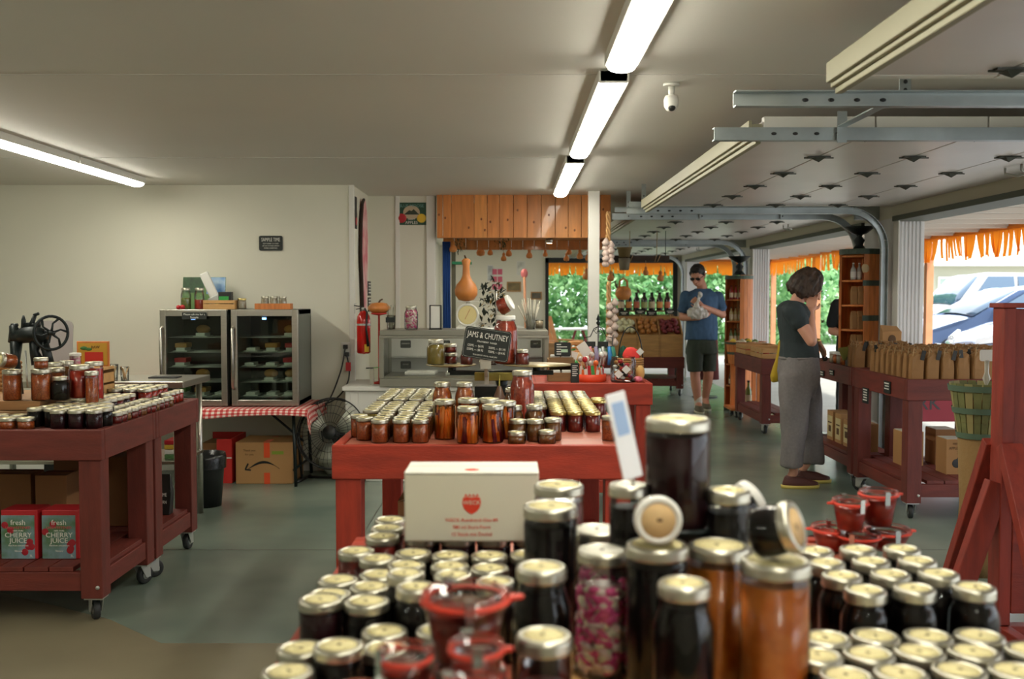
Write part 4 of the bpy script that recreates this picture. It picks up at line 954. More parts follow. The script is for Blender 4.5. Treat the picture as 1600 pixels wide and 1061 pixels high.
# ---- cast iron hand machine ----
o = atY(55, 628, 4.95)
t = thing('iron_hand_mill', 'black cast iron hand-cranked mill with a spoked flywheel', 'machine', (o.x, 4.92, ZRi))
u = .00316
def mp(px, py): return ((px-55)*u, 0, (628-py)*u)
MB().tube([mp(31, 628), mp(31, 600), mp(30, 575), mp(32, 545)], [.032, .024, .022, .03], 12).build('column', mIron, t)
MB().tube([mp(26, 548), mp(30, 530), mp(27, 520)], [.022, .026, .018], 10).tube([mp(28, 540), mp(48, 535), mp(66, 535), mp(80, 540)], [.032, .042, .046, .03], 12).tube([mp(62, 545), mp(60, 562), mp(66, 580)], [.03, .022, .034], 10).tube([mp(74, 545), mp(80, 565), mp(82, 585)], [.024, .022, .03], 10).build('body', mIron, t)
m = MB().tube([mp(44, 535), mp(44, 512), mp(44, 505)], [.015, .011, .004], 8).tube([mp(52, 527), mp(58, 515), mp(62, 505)], [.016, .012, .01], 8).tube([mp(60, 505), mp(68, 502)], [.008, .008], 8).tube([mp(46, 520), mp(70, 520)], [.012, .014], 8).tube([mp(25, 521), mp(35, 520)], [.011, .008], 8)
m.build('hopper_fittings', mIron, t)
MB().tube([mp(46, 560), mp(47, 600), mp(48, 618)], .005, 6).build('rod', mSteelD, t)
m = MB(); wc = Vector(mp(91, 532))+Vector((0, -.03, 0)); R_ = .078
rx = Matrix.Rotation(math.radians(38), 3, 'Z')
m.tube([wc+rx @ Vector((R_*math.cos(a), 0, R_*1.05*math.sin(a))) for a in [6.283*k/30 for k in range(30)]], .0075, 8, closed=True)
for k in range(6):
    a = 6.283*k/6; m.tube([wc+rx @ Vector((R_*f*math.cos(a+.35*math.sin(f*3.1)), 0, R_*f*math.sin(a+.35*math.sin(f*3.1)))) for f in (0, .3, .6, .97)], [.008, .006, .005, .007], 6)
m.cyl(wc+Vector((-.05, .03, 0)), wc+Vector((.02, -.02, 0)), .012); m.build('flywheel', mIron, t)
MB().cyl(mp(83, 532), wc+Vector((0, .01, 0)), .01).build('axle', mIron, t)
# behind the mill
o = atY(136, 563, 5.2)
t = thing('wooden_crate', 'small slatted crate carrying the yellow seed sign', 'crate', (o.x, 5.2, ZL))
MB().box(-.13, .11, -.08, .08, 0, .01).build('bottom_board', mPineL, t)
for k in range(3): MB().box(.1, .112, -.08, .08, .01+k*.062, .06+k*.062).box(-.14, -.128, -.08, .08, .01+k*.062, .06+k*.062).build('slat', mPineL, t, .002)
MB().box(-.14, .112, -.08, .08, .2, .214).build('top_board', mPineL, t, .002); MB().box(-.14, .112, .07, .08, .01, .2).build('back_board', mCrate, t)
zt_ = ZL+.214
t = thing('seed_sign', 'framed yellow and red picture sign standing on the small crate', 'sign', (o.x+.01, 5.25, zt_))
MB().box(-.085, .085, 0, .012, 0, .132).build('frame', mOak, t, .002); MB().box(-.076, .076, -.003, 0, .006, .122).build('picture', mat('mustard_print', S(196, 150, 48), .6), t)
MB().box(-.04, .055, -.006, -.003, .004, .075).build('red_print', mat('scarlet_print', S(190, 44, 30), .6), t); MB().ell((-.045, -.004, .095), .02, .003, .01).ell((-.02, -.004, .09), .018, .003, .008).build('leaf_print', mat('leaf_print', S(60, 110, 50), .6), t)
text('RAW', .02, face_cam(.015, -.004, .1), mat('brown_ink', S(90, 60, 20), .6), t)
q = atY(117, 523, 5.17); jar(q.x, 5.17, zt_, 'pink preserve jar beside the yellow sign', 'straight', .028, .075, 'pink', 'white', None)
t = thing('cutting_board', 'pale translucent sheet with rounded corners behind the iron mill', 'board', atY(81, 560, 5.45)); t.rotation_euler = (math.radians(-6), 0, 0)
MB().prism(rrect(.21, .26, .03), (0, 0, .27), (1, 0, 0), (0, 0, 1), .006).build('sheet', mat('frosted_plastic', S(158, 152, 150), .4), t)
t.location.z = ZL+.05
MB().box(-.03, .03, -.01, .02, -.05, .15).build('foot', mBlack, t)
t = thing('price_card', 'folded white card with a small dark picture, behind the tall jars', 'card', (atY(132, 560, 5.05).x, 5.04, ZL))
MB().box(-.045, .03, 0, .003, .0, .228).box(.03, .05, .0, .004, .17, .228).build('card', mWhite, t); MB().box(.0315, .048, -.001, .0, .175, .222).build('picture', mBlack, t)
t = thing('woven_basket', 'woven basket cut by the left edge behind the lying jar', 'basket', (atY(2, 556, 5.1).x, 5.1, ZL))
m = MB()
for k in range(12): m.tube([(.09*math.cos(a)*(1+.0*k), .07*math.sin(a), .01+k*.021) for a in [6.283*j/20 for j in range(20)]], .011, 6, closed=True)
m.build('wicker', mat('wicker', S(168, 120, 66), .7, nz=.2, ns=30), t)
# ---- under the left cart ----
mJR = mat('juice_red', S(178, 30, 38), .5); mJG = mat('juice_print', S(76, 110, 66), .5, col2=S(124, 150, 160), ns=9, thr=(.35, .6))
for i, (px, lab) in enumerate(((-68, 'cherry juice carton beyond the left edge of the picture'), (29, 'cherry juice carton on the cart shelf, first from the left'), (93, 'cherry juice carton on the cart shelf, beside the front leg'))):
    q = atY(px, 888, 4.42); w_ = .165
    t = thing('juice_carton', lab, 'carton', (q.x, 4.5, .246), group='cherry juice cartons')
    MB().box(-w_/2, w_/2, -.065, .065, 0, .222).build('body', mJR, t, .004)
    MB().box(-w_/2+.001, w_/2-.014, -.0665, -.065, .002, .198).build('label', mJG, t)
    r = random.Random(i)
    m = MB(); [m.ell((r.uniform(-.07, -.03) if k < 2 else r.uniform(.02, .06), -.0665, r.uniform(.12, .16) if k < 2 else r.uniform(.03, .09)), .016, .001, .016, 12, 6) for k in range(6)]
    m.build('cherry_print', mat('cherry_print', S(160, 24, 40), .5), t)
    text('fresh', .034, face_cam(-.005, -.0672, .165), mWhite, t)
    text('UNSWEETENED', .016, face_cam(-.005, -.0672, .142), mat('pink_print', S(196, 90, 96), .6), t); text('100% PURE', .01, face_cam(-.005, -.0672, .128), mWhite, t)
    text('CHERRY', .031, face_cam(-.005, -.0672, .108), mWhite, t, sx=1.05); text('JUICE', .031, face_cam(-.005, -.0672, .083), mWhite, t, sx=1.05)
    text('Not from concentrate', .01, face_cam(-.005, -.0672, .061), mWhite, t); text('Natural', .011, face_cam(-.005, -.0672, .036), mWhite, t); text('3L', .016, face_cam(.052, -.0672, .014), mWhite, t)
for px, py, Y, w_, h_, d_, lab in ((76, 744, 4.75, .15, .17, .14, 'brown cardboard box behind the juice cartons, beside the upright post'), (20, 742, 4.8, .15, .17, .14, 'brown cardboard box behind the first juice carton'), (-28, 742, 4.8, .13, .17, .14, 'brown cardboard box at the left edge of the cart')):
    q = atY(px, py, Y-d_/2); t = thing('cardboard_box', lab, 'box', (q.x, Y+.02, .246), group='boxes under the left cart')
    MB().box(-w_/2, w_/2, -d_/2, d_/2, 0, q.z-.246).build('body', mKraftD, t, .003)
    MB().box(-w_/2, w_/2, -.02, .02, q.z-.246, q.z-.245).build('tape', mKraft, t)
q = atY(205, 756, 5.1)
t = thing('cardboard_box', 'large cardboard box on the shelf of the second left cart', 'box', (-2.15, 5.25, .246)); MB().box(-.2, .18, -.18, .18, 0, .36).build('body', mKraftD, t, .003); MB().box(-.2, .18, -.02, .02, .36, .361).build('tape', mKraft, t)
t = thing('printed_bag', 'dark printed pouch with white lettering on the second cart shelf', 'bag', (-1.9, 5.36, .246)); MB().add([(-.05, -.03, 0), (.05, -.03, 0), (.05, .03, 0), (-.05, .03, 0), (-.06, -.025, .12), (.06, -.025, .12), (.06, .025, .12), (-.06, .025, .12), (-.05, 0, .22), (.05, 0, .22)], [(0, 3, 2, 1), (0, 1, 5, 4), (2, 3, 7, 6), (1, 2, 6, 5), (3, 0, 4, 7), (4, 5, 9, 8), (6, 7, 8, 9), (5, 6, 9), (7, 4, 8)]).build('pouch', mBlack, t, .004)
text('OLD TIME', .028, face_cam(0, -.032, .11), mWhite, t, sx=.6); text('POPCORN', .026, face_cam(0, -.033, .07), mWhite, t, sx=.6)
for x, w_, h_, lab in ((-2.74, .26, .2, 'framed garden picture leaning below the steel table'), (-3.16, .24, .22, 'second framed picture leaning below the steel table')):
    t = thing('framed_picture', lab, 'picture', (x, 6.75, .0)); t.rotation_euler = (math.radians(-8), 0, 0)
    MB().box(-w_/2-.02, w_/2+.02, 0, .015, .30, .30+h_+.04).box(-.05, .05, 0, .02, 0, .3).build('frame', mBlack, t); MB().box(-w_/2, w_/2, -.003, 0, .32, .32+h_).build('print', mat('meadow_print', S(130, 150, 80), .5, col2=S(190, 180, 120), ns=14), t)
# ---- steel table ----
t = thing('steel_table', 'stainless steel prep table behind the left carts', 'table', (-2.6, 6.28, 0))
MB().box(-.75, .61, -.27, .27, .87, .91).build('table_top', mSteel, t, .004); MB().box(-.7, .57, -.24, .24, .4, .42).build('shelf', mSteel, t, .003)
for sx in (-.68, .55):
    for sy in (-.22, .22): MB().cyl((sx, sy, .0), (sx, sy, .87), .02, n=14).build('leg', mSteel, t)
for px, lab in ((172, 'clear glass of wooden sticks, left of two on the steel table'), (190, 'clear glass of wooden sticks, right of two on the steel table')):
    q = atY(px, 590, 6.05); k_ = .03 if px < 180 else .027; t = thing('stick_glass', lab, 'glass', (q.x, 6.1, .91), group='glasses of sticks')
    hh_ = .1 if px < 180 else .085
    MB().lathe([(k_*.85, 0), (k_, hh_)], n=20).build('glass', mGlass, t)
    m = MB()
    for q_ in range(7): a = random.random()*6; m.bar((.01*math.cos(a), .01*math.sin(a), .004), (.022*math.cos(a+2), .022*math.sin(a+2), hh_*random.uniform(.85, 1.05)), .006, .0015)
    m.build('sticks', mat('birch', S(214, 176, 128), .7), t)
t = thing('flat_tray', 'thin dark tray lying on the steel table near the fridge', 'tray', (-2.2, 6.3, .91)); MB().box(-.09, .09, -.05, .05, 0, .008).box(-.08, .08, -.04, .04, .008, .01).build('tray', mBlack, t, .002)
t = thing('folded_packets', 'stack of printed packets on the steel table shelf', 'packet', (-2.1, 6.2, .42)); 
for k in range(4): MB().box(-.05, .05, -.08, .08, k*.03, k*.03+.027).build('packet', (mat('green_packet', S(80, 120, 70), .5), mWhite, mat('yellow_packet', S(206, 170, 60), .5), mJR)[k], t, .003)
# ---------------- back wall: sign, fridges, cloth table ----------------
q = atY(423, 380, YB-.012)
t = thing('wall_sign', 'small black SAMPLE TIME sign on the bare back wall', 'sign', q)
MB().prism(rrect(.19, .12, .014), (0, .008, 0), (1, 0, 0), (0, 0, 1), .008).build('board', mChalk, t)
text('SAMPLE TIME', .042, face_cam(0, -.0014, .027), mChalkW, t, sx=.62)
for k, s_ in enumerate(('HELP YOURSELF TO A TASTE', 'ASK US IF YOU NEED A SPOON', 'SAMPLES CHANGE DAILY')): text(s_, .0135, face_cam(0, -.0014, -.004-.018*k), mChalkW, t, sx=.72)
# folding table and gingham cloth
def gingham():
    m = bpy.data.materials.new('red_gingham'); m.use_nodes = True; nt = m.node_tree; N = nt.nodes; L = nt.links; p = N['Principled BSDF']; p.inputs['Roughness'].default_value = .85
    tc = N.new('ShaderNodeUVMap'); sp_ = N.new('ShaderNodeSeparateXYZ'); L.new(tc.outputs[0], sp_.inputs[0]); o_ = []
    for ax in (0, 1):
        mu = N.new('ShaderNodeMath'); mu.operation = 'FRACT'; ml = N.new('ShaderNodeMath'); ml.operation = 'MULTIPLY'; ml.inputs[1].default_value = 1/.042
        L.new(sp_.outputs[ax], ml.inputs[0]); L.new(ml.outputs[0], mu.inputs[0]); g = N.new('ShaderNodeMath'); g.operation = 'GREATER_THAN'; g.inputs[1].default_value = .5; L.new(mu.outputs[0], g.inputs[0]); o_.append(g)
    a = N.new('ShaderNodeMath'); a.operation = 'ADD'; L.new(o_[0].outputs[0], a.inputs[0]); L.new(o_[1].outputs[0], a.inputs[1]); h = N.new('ShaderNodeMath'); h.operation = 'MULTIPLY'; h.inputs[1].default_value = .5; L.new(a.outputs[0], h.inputs[0])
    r = N.new('ShaderNodeValToRGB'); r.color_ramp.interpolation = 'CONSTANT'; r.color_ramp.elements[0].color = (*S(226, 216, 204), 1); r.color_ramp.elements[1].position = .4; r.color_ramp.elements[1].color = (*S(206, 110, 104), 1)
    e = r.color_ramp.elements.new(.9); e.color = (*S(176, 34, 34), 1); L.new(h.outputs[0], r.inputs[0]); L.new(r.outputs[0], p.inputs['Base Color']); return m
mGing = gingham()
TZ = .585; tx0, tx1, ty0, ty1 = -3.15, -1.52, 7.36, 8.04
t = thing('folding_table', 'low folding table under the red gingham cloth', 'table', ((tx0+tx1)/2, (ty0+ty1)/2, 0)); a_ = (tx1-tx0)/2; b_ = (ty1-ty0)/2
MB().box(-a_, a_, -b_, b_, TZ-.03, TZ-.003).build('table_top', mWhite, t, .004)
for sx in (-1, 1):
    for sy in (-1, 1): MB().tube([(sx*(a_-.12), sy*(b_-.08), TZ-.03), (sx*(a_-.1), sy*(b_-.05), 0)], .013, 10).build('leg', mIron, t)
    MB().cyl((sx*(a_-.12), -b_+.08, .12), (sx*(a_-.12), b_-.08, .12), .009).cyl((sx*(a_-.1), 0, .3), (sx*(a_-.4), 0, TZ-.03), .009).build('brace', mIron, t)
def cloth():
    nx, ny = 64, 28; dr = .1; vs = []; uv = []
    X0, X1, Y0, Y1 = tx0-dr, tx1+dr+.02, ty0-dr, ty1
    for j in range(ny+1):
        for i in range(nx+1):
            x = X0+(X1-X0)*i/nx; y = Y0+(Y1-Y0)*j/ny; z = TZ
            cx_ = min(max(x, tx0-.006), tx1+.006); cy_ = max(y, ty0-.006); dx, dy = abs(x-cx_), abs(y-cy_)
            d = math.hypot(dx, dy)
            if d > 0:
                corner = dx > 0 and dy > 0
                k = (dx+dy) if corner else d
                wob = .012*math.sin((x*9 if dy > 0 else y*14))*min(1, d/.05)
                z = TZ-k*(.72 if dy > 0 and not corner else .9)-.0*wob
                if dy > 0 and not corner: z += .03*abs(math.sin((x+.3)*3.2))*(d/dr)
                f = .18
                vs.append((cx_+(x-cx_)*f+(.0 if dx == 0 else wob*.5), cy_+(y-cy_)*f-abs(wob)*(dy > 0), z))
            else: vs.append((cx_, cy_, z+.002))
            uv.append((x+y*.0, y))
    fs = [(j*(nx+1)+i, j*(nx+1)+i+1, (j+1)*(nx+1)+i+1, (j+1)*(nx+1)+i) for j in range(ny) for i in range(nx)]
    me = bpy.data.meshes.new('tablecloth'); me.from_pydata(vs, [], fs); me.materials.append(mGing); ul = me.uv_layers.new(name='UVMap')
    for lp in me.loops: ul.data[lp.index].uv = uv[lp.vertex_index]
    me.polygons.foreach_set('use_smooth', [True]*len(me.polygons)); o = link('gingham_cloth', me); s = o.modifiers.new('s', 'SOLIDIFY'); s.thickness = .0015; s.offset = 1
    tag(o, 'red and white gingham cloth draped over the low table under the fridges', 'tablecloth')
cloth()
mDarkIn = mat('fridge_inside', S(30, 38, 34), .6); mSd = mat('grey_fridge_side', S(96, 100, 92), .5); mBlue = mat('blue_display', S(90, 150, 255), .4, emit=4, ec=(.2, .45, 1))
mPlate = mat('white_foam_tray', S(220, 222, 210), .5); mBread = mat('bread', S(176, 128, 66), .8, nz=.2)
def fridge(x0, x1, label, lefthandle, seed):
    y0, y1, z0, z1 = 7.5, 8.0, TZ+.012, 1.325; cx_ = (x0+x1)/2; w_ = (x1-x0)/2; H = z1-z0; r = random.Random(seed)
    t = thing('glass_door_fridge', label, 'fridge', (cx_, 7.75, z0), group='glass door fridges')
    MB().box(-w_, -w_+.03, -.2, .25, 0, H).box(w_-.03, w_, -.2, .25, 0, H).box(-w_, w_, .22, .25, 0, H).box(-w_, w_, -.2, .25, 0, .04).box(-w_, w_, -.2, .25, H-.04, H).build('cabinet', mSd, t, .004)
    MB().box(-w_+.031, w_-.031, .2, .219, .04, H-.04).build('inner_wall', mDarkIn, t)
    d = MB().box(-w_, -w_+.045, -.25, -.21, 0, H).box(w_-.045, w_, -.25, -.21, 0, H).box(-w_+.045, w_-.045, -.25, -.21, 0, .045).box(-w_+.045, w_-.045, -.25, -.21, H-.05, H).build('door', mSteel, t, .003)
    MB().box(-w_+.045, w_-.045, -.235, -.225, .045, H-.05).build('pane', mPane, d)
    hx = -w_+.018
    MB().tube([(hx, -.25, H*.82), (hx, -.285, H*.8), (hx, -.285, H*.2), (hx, -.25, H*.18)], .011, 10).build('handle', mSteel, d)
    MB().box(-.018, .012, -.24, -.236, H-.075, H-.06).build('display', mBlue, t)
    nsh = 5
    for k in range(nsh):
        zs = .06+k*(H-.16)/nsh
        m = MB()
        for q_ in range(9): m.cyl((-w_+.032, -.18+q_*.045, zs), (w_-.032, -.18+q_*.045, zs), .0025, n=6)
        m.build('shelf', mSteelD, t)
        for q_ in range(3):
            xx = -w_+.11+q_*(2*w_-.2)/2+r.uniform(-.01, .01)
            if r.random() < .75:
                zz = zs+.004; ww = .055
                MB().box(xx-ww, xx+ww, -.15, .02, zz, zz+.008).box(xx-ww+.02, xx+ww-.02, -.14, .0, zz+.008, zz+.03).build('food_tray', mPlate, t, .003)
                if k in (1, 4) and r.random() < .8: MB().ell((xx, -.06, zz+.055), .055, .05, .035).build('bread', mBread, t)
                elif r.random() < .7: MB().box(xx-.045, xx+.045, -.13, .0, zz+.03, zz+.065).build('pack', (mJR, mBread, mat('greens_pack', S(96, 130, 60), .5))[r.randrange(3)], t, .004)
    return t
fridge(-2.655, -2.15, 'glass door fridge with a small black sample note on its top rail', 1, 3)
fridge(-2.118, -1.615, 'glass door fridge standing closer to the wall socket', 1, 5)
FZ = 1.325
q = atY(304, 493.5, 7.49)
t = thing('note_sign', 'black handwritten sample note fixed on the fridge top rail', 'sign', (q.x, 7.487, q.z)); MB().box(-.092, .092, -.004, 0, -.026, .026).build('board', mChalk, t)
text('Please ask me for a', .022, face_cam(0, -.0046, .011), mChalkW, t, sx=.95); text('Sample', .022, face_cam(0, -.0046, -.012), mChalkW, t)
def onf(px, Y=7.7): return atY(px, 480, Y).x
t = thing('landscape_print', 'landscape picture board with blue sky on top of the fridge', 'picture', (onf(318, 7.9), 7.9, FZ)); t.rotation_euler = (math.radians(-8), 0, 0)
MB().box(-.17, .17, 0, .006, 0, .255).build('board', mat('hill_print', S(60, 104, 44), .5, col2=S(96, 130, 60), ns=18), t)
MB().box(.02, .168, -.002, 0, .12, .253).build('sky_print', mat('sky_print', S(50, 120, 190), .5, col2=S(180, 205, 220), ns=12), t); MB().box(-.168, .0, -.002, 0, .13, .253).build('tree_print', mat('tree_print', S(30, 66, 30), .5, nz=.5, ns=25), t)
t = thing('paper_roll', 'white roll of film leaning across the landscape picture', 'roll', (onf(333, 7.75), 7.8, FZ+.1)); t.rotation_euler = (0, math.radians(-24), 0)
MB().box(-.035, .035, -.03, .0, -.02, .2).build('sheet', mWhite, t, .01); MB().box(-.05, .045, -.05, .03, -.05, .0).build('holder', mSteelD, t, .006)
for px, c, lab in ((292, 'green', 'empty-topped bottle with green leaves on the fridge'), (313, 'red', 'jar of red berries in clear glass on the fridge')):
    jar(onf(px), 7.68, FZ, lab, 'mason', .038, .165, c, 'silver', None, fill=.5 if c == 'red' else .6)
t = thing('red_fruit', 'two small red fruits beside the bottles on the fridge', 'fruit', (onf(286, 7.58), 7.57, FZ)); MB().ell((0, 0, .018), .02, .02, .018).build('fruit', mJR, t); MB().ell((-.035, .01, .017), .018, .018, .017).build('fruit', mJR, t)
t = thing('small_crate', 'pale wooden crate on the fridge, beside the paper roll', 'crate', (onf(346, 7.7), 7.7, FZ)); 
for s_ in (-1, 1): MB().box(-.12, .12, .06*s_-.005, .06*s_+.005, .0, .04).build('side_board', mPineL, t, .002); MB().box(-.12, .12, .06*s_-.005, .06*s_+.005, .045, .07).build('side_board', mPineL, t, .002)
for s_ in (-1, 1): MB().box(.12*s_-.005, .12*s_+.005, -.055, .055, 0, .07).build('end_board', mPineL, t, .002)
t = thing('tin_box', 'black and green tin standing in the pale crate', 'tin', (onf(353, 7.7), 7.7, FZ)); MB().box(-.05, .05, -.03, .03, 0, .135).build('tin', mBlack, t, .004); MB().box(-.045, .03, -.033, -.03, .07, .1).build('label', mat('bright_green_label', S(40, 150, 60), .5), t)
jar(onf(378), 7.7, FZ, 'short clear jar with pale contents and gold lid on the fridge', 'squat', .033, .085, 'cream', 'gold', None)
t = thing('jar_tray', 'small wooden tray holding three clear jars on the fridge', 'tray', (onf(428), 7.7, FZ)); MB().box(-.135, .135, -.05, .05, 0, .012).build('bottom_board', mOak, t); 
for s_ in (-1, 1): MB().box(-.135, .135, .052*s_-.005, .052*s_+.005, 0, .045).build('side_board', mOak, t, .002); MB().box(.132*s_-.005, .132*s_+.005, -.046, .046, 0, .045).build('end_board', mOak, t, .002)
for k in range(3): jar(onf(428)-.068+k*.068, 7.7, FZ+.012, 'clear dark-lidded jar in the wooden tray, %s from the left' % ORD[k+1], 'squat', .03, .09, 'cream', 'silver', None, group='three jars in the fridge-top tray')
# boxes below the cloth table
t = thing('red_carton', 'open red carton with a cut-out front, under the gingham table', 'box', (-2.25, 7.75, 0)); mRC = mat('red_carton', S(196, 40, 34), .6)
MB().box(-.15, .115, -.21, -.2, 0, .2).box(.0, .115, -.21, -.2, .2, .34).box(.105, .115, -.2, .2, 0, .34).box(-.15, -.14, -.2, .2, 0, .25).box(-.15, .115, .19, .2, 0, .34).box(-.15, .115, -.2, .2, 0, .01).build('body', mRC, t, .002); MB().box(-.15, .115, -.212, -.21, .19, .2).build('white_stripe', mWhite, t)
MB().box(-.13, .0, -.15, .1, .01, .3).build('brown_liner', mKraftD, t)
t = thing('large_cardboard_box', 'large cardboard box with orange tape and a curved arrow mark, under the table', 'box', (-1.885, 7.72, 0))
w_, d_, h_ = .215, .2, .315
MB().box(-w_, w_, -d_, d_, 0, h_).build('body', mKraft, t, .004)
MB().add([(-w_, -d_, h_+.001), (w_, -d_, h_+.001), (w_+.0, 0, h_+.004), (-w_+.06, 0, h_+.03)], [(0, 1, 2, 3)]).build('flap', mKraft, t).modifiers.new('s', 'SOLIDIFY').thickness = .003
m = MB(); pts = [(-.125+.0, .095)]
arc = [(-.12+.24*k/14, .115+.055*math.sin(math.pi*k/14)**1) for k in range(15)]
th_ = [.003+.011*math.sin(math.pi*min(1, k/12)) for k in range(15)]
for k in range(14):
    (xa, za), (xb, zb_) = arc[k], arc[k+1]
    m.add([(xa, -d_-.0008, za-th_[k]), (xb, -d_-.0008, zb_-th_[k+1]), (xb, -d_-.0008, zb_+th_[k+1]*.4), (xa, -d_-.0008, za+th_[k]*.4)], [(0, 1, 2, 3)])
m.bar((-.142, -d_-.001, .112), (-.12, -d_-.001, .155), .012, .001, up=(0, 1, 0)).bar((-.145, -d_-.001, .11), (-.1, -d_-.001, .105), .012, .001, up=(0, 1, 0))
m.build('arrow_print', mBlack, t)
mTape = mat('orange_tape', S(226, 84, 44), .4)
MB().box(-.0, .045, -d_-.0015, -d_, .2, h_).box(.0, .045, -d_, .1, h_+.004, h_+.006).build('tape', mTape, t); MB().box(.0, .045, -d_-.0015, -d_, 0, .085).build('tape', mTape, t)
MB().box(.06, .15, -d_-.0012, -d_, .225, .25).build('label', mat('lime_label', S(130, 150, 50), .5), t)
text('Thank you', .022, face_cam(-.11, -d_-.001, .255), mPrint, t); text('for you', .022, face_cam(-.11, -d_-.001, .225), mPrint, t)
me = text('HANDLE WITH CARE', .03, Matrix.Translation((w_+.001, 0, h_*.8)) @ Matrix.Rotation(math.pi/2, 4, 'Z') @ Matrix.Rotation(math.pi/2, 4, 'X'), mBlack, t, sx=.8)
# bin
t = thing('waste_bin', 'small black bin with a plastic liner beside the dark red cart', 'bin', (-2.085, 6.74, 0)); MB().lathe([(.1, 0), (.125, .33), (.13, .345), (.12, .35), (.095, .01)], n=24).build('bin', mBlack, t)
MB().lathe([(.134, .26), (.136, .33), (.13, .362), (.12, .36), (.112, .25)], n=24, cap=False).build('liner', mat('black_liner', S(24, 26, 26), .25, bump=.5, ns=20), t)
# fan
t = thing('floor_fan', 'black floor fan tilted against the wall beside the gingham table', 'fan', (-1.38, 7.62, 0)); t.rotation_euler = (0, 0, math.radians(-8))
fc = Vector((0, 0, .37)); RF = .27; m = MB(); tl = Matrix.Rotation(math.radians(-14), 3, 'X')
def fp(r_, a, y_): return fc+tl @ Vector((r_*math.cos(a), y_, r_*math.sin(a)))
m.tube([fp(RF, 6.283*k/36, 0) for k in range(36)], .01, 8, closed=True).tube([fp(RF, 6.283*k/36, -.05) for k in range(36)], .005, 6, closed=True)
for rr in (.08, .15, .21): m.tube([fp(rr, 6.283*k/28, -.085+.0*rr) for k in range(28)], .0022, 5, closed=True)
for k in range(40):
    a = 6.283*k/40; m.tube([fp(.05, a, -.09), fp(.15, a, -.088), fp(.24, a, -.07), fp(RF, a, -.02)], .0018, 4)
m.build('guard', mBlack, t)
MB().tube([fp(0, 0, -.095), fp(0, 0, -.08)], [.05, .055], 18).build('badge', mBlack, t)
mFB = mat('grey_fan_blade', S(186, 188, 172), .4, metal=.3)
for k in range(3):
    a0 = 6.283*k/3+.5; pts = []
    for rr, aw in ((.05, .3), (.13, .5), (.21, .55), (.24, .35)): pts += [fp(rr, a0-aw*.9, -.02), fp(rr, a0+aw*.9, -.06)]
    MB().add(pts, [(2*i, 2*i+1, 2*i+3, 2*i+2) for i in range(3)], 0, True).build('blade', mFB, t).modifiers.new('s', 'SOLIDIFY').thickness = .003
MB().tube([fp(0, 0, -.05), fp(0, 0, .12)], [.05, .065], 16).build('motor', mBlack, t)
MB().tube([(-.24, -.02, .012), (-.28, .02, .3), fp(RF+.01, math.pi, 0)], .011, 8).tube([(.24, -.02, .012), (.28, .02, .3), fp(RF+.01, 0, 0)], .011, 8).tube([(-.24, -.12, .012), (-.24, .16, .012)], .012, 8).tube([(.24, -.12, .012), (.24, .16, .012)], .012, 8).tube([(-.24, .1, .012), (.24, .1, .012)], .01, 8).build('stand', mBlack, t)
t = thing('crumpled_bag', 'crumpled pale bag behind the lower part of the fan', 'bag', (-1.42, 7.95, 0)); m = MB(); m.ell((0, 0, .1), .15, .07, .1, 18, 12)
m.v = [(x+.02*noise.noise((x*14, y*14, z*14)), y+.02*noise.noise((x*14+5, y*14, z*14)), max(0, z+.03*noise.noise((x*12, y*9, z*11)))) for x, y, z in m.v]; m.build('bag', mat('pale_bag', S(176, 178, 160), .5), t)
# socket and cords
q = atY(541, 547, YB); t = thing('wall_socket', 'white double wall socket with black plugs near the corner', 'socket', (q.x, YB, q.z))
MB().box(-.04, .04, -.012, 0, -.065, .065).build('plate', mWhite, t, .003); MB().box(-.018, .018, -.05, -.012, .012, .045).build('plug', mBlack, t, .004); MB().box(-.006, .028, -.045, -.012, -.05, -.015).build('plug', mBlack, t, .004)
sx_, sz_ = q.x, q.z
def cord(pts, label, r_=.006, mt=None):
    P = [Vector(p) for p in pts]; out = []
    for i in range(len(P)-1):
        p0, p1, p2, p3 = P[max(i-1, 0)], P[i], P[i+1], P[min(i+2, len(P)-1)]
        for k in range(6):
            s = k/6; out.append(.5*((2*p1)+(p2-p0)*s+(2*p0-5*p1+4*p2-p3)*s*s+(3*p1-p0-3*p2+p3)*s**3))
    out.append(P[-1]); o = MB().tube(out, r_, 7).build('power_cord', mt or mBlack); tag(o, label, 'cord'); return o
def wp(px, py, Y=8.04): return atY(px, py, Y)
cord([(sx_, YB-.05, sz_+.02), wp(535, 570), wp(529, 590), wp(518, 618), wp(505, 640, 7.97), wp(500, 655, 7.9), wp(505, 690, 7.8)], 'black cord from the upper plug down to the fan')
cord([(sx_+.012, YB-.045, sz_-.04), wp(546, 580), wp(541, 603), wp(526, 622), wp(505, 631, 8.0), wp(487, 625, 8.02)], 'black cord looping from the lower plug to the fridges')
t = thing('red_cord_tag', 'red tag tied on the lower power cord', 'tag', wp(546, 572, 8.02)); MB().box(-.03, .012, -.004, 0, -.04, .03).build('tag', mJR, t, .002)
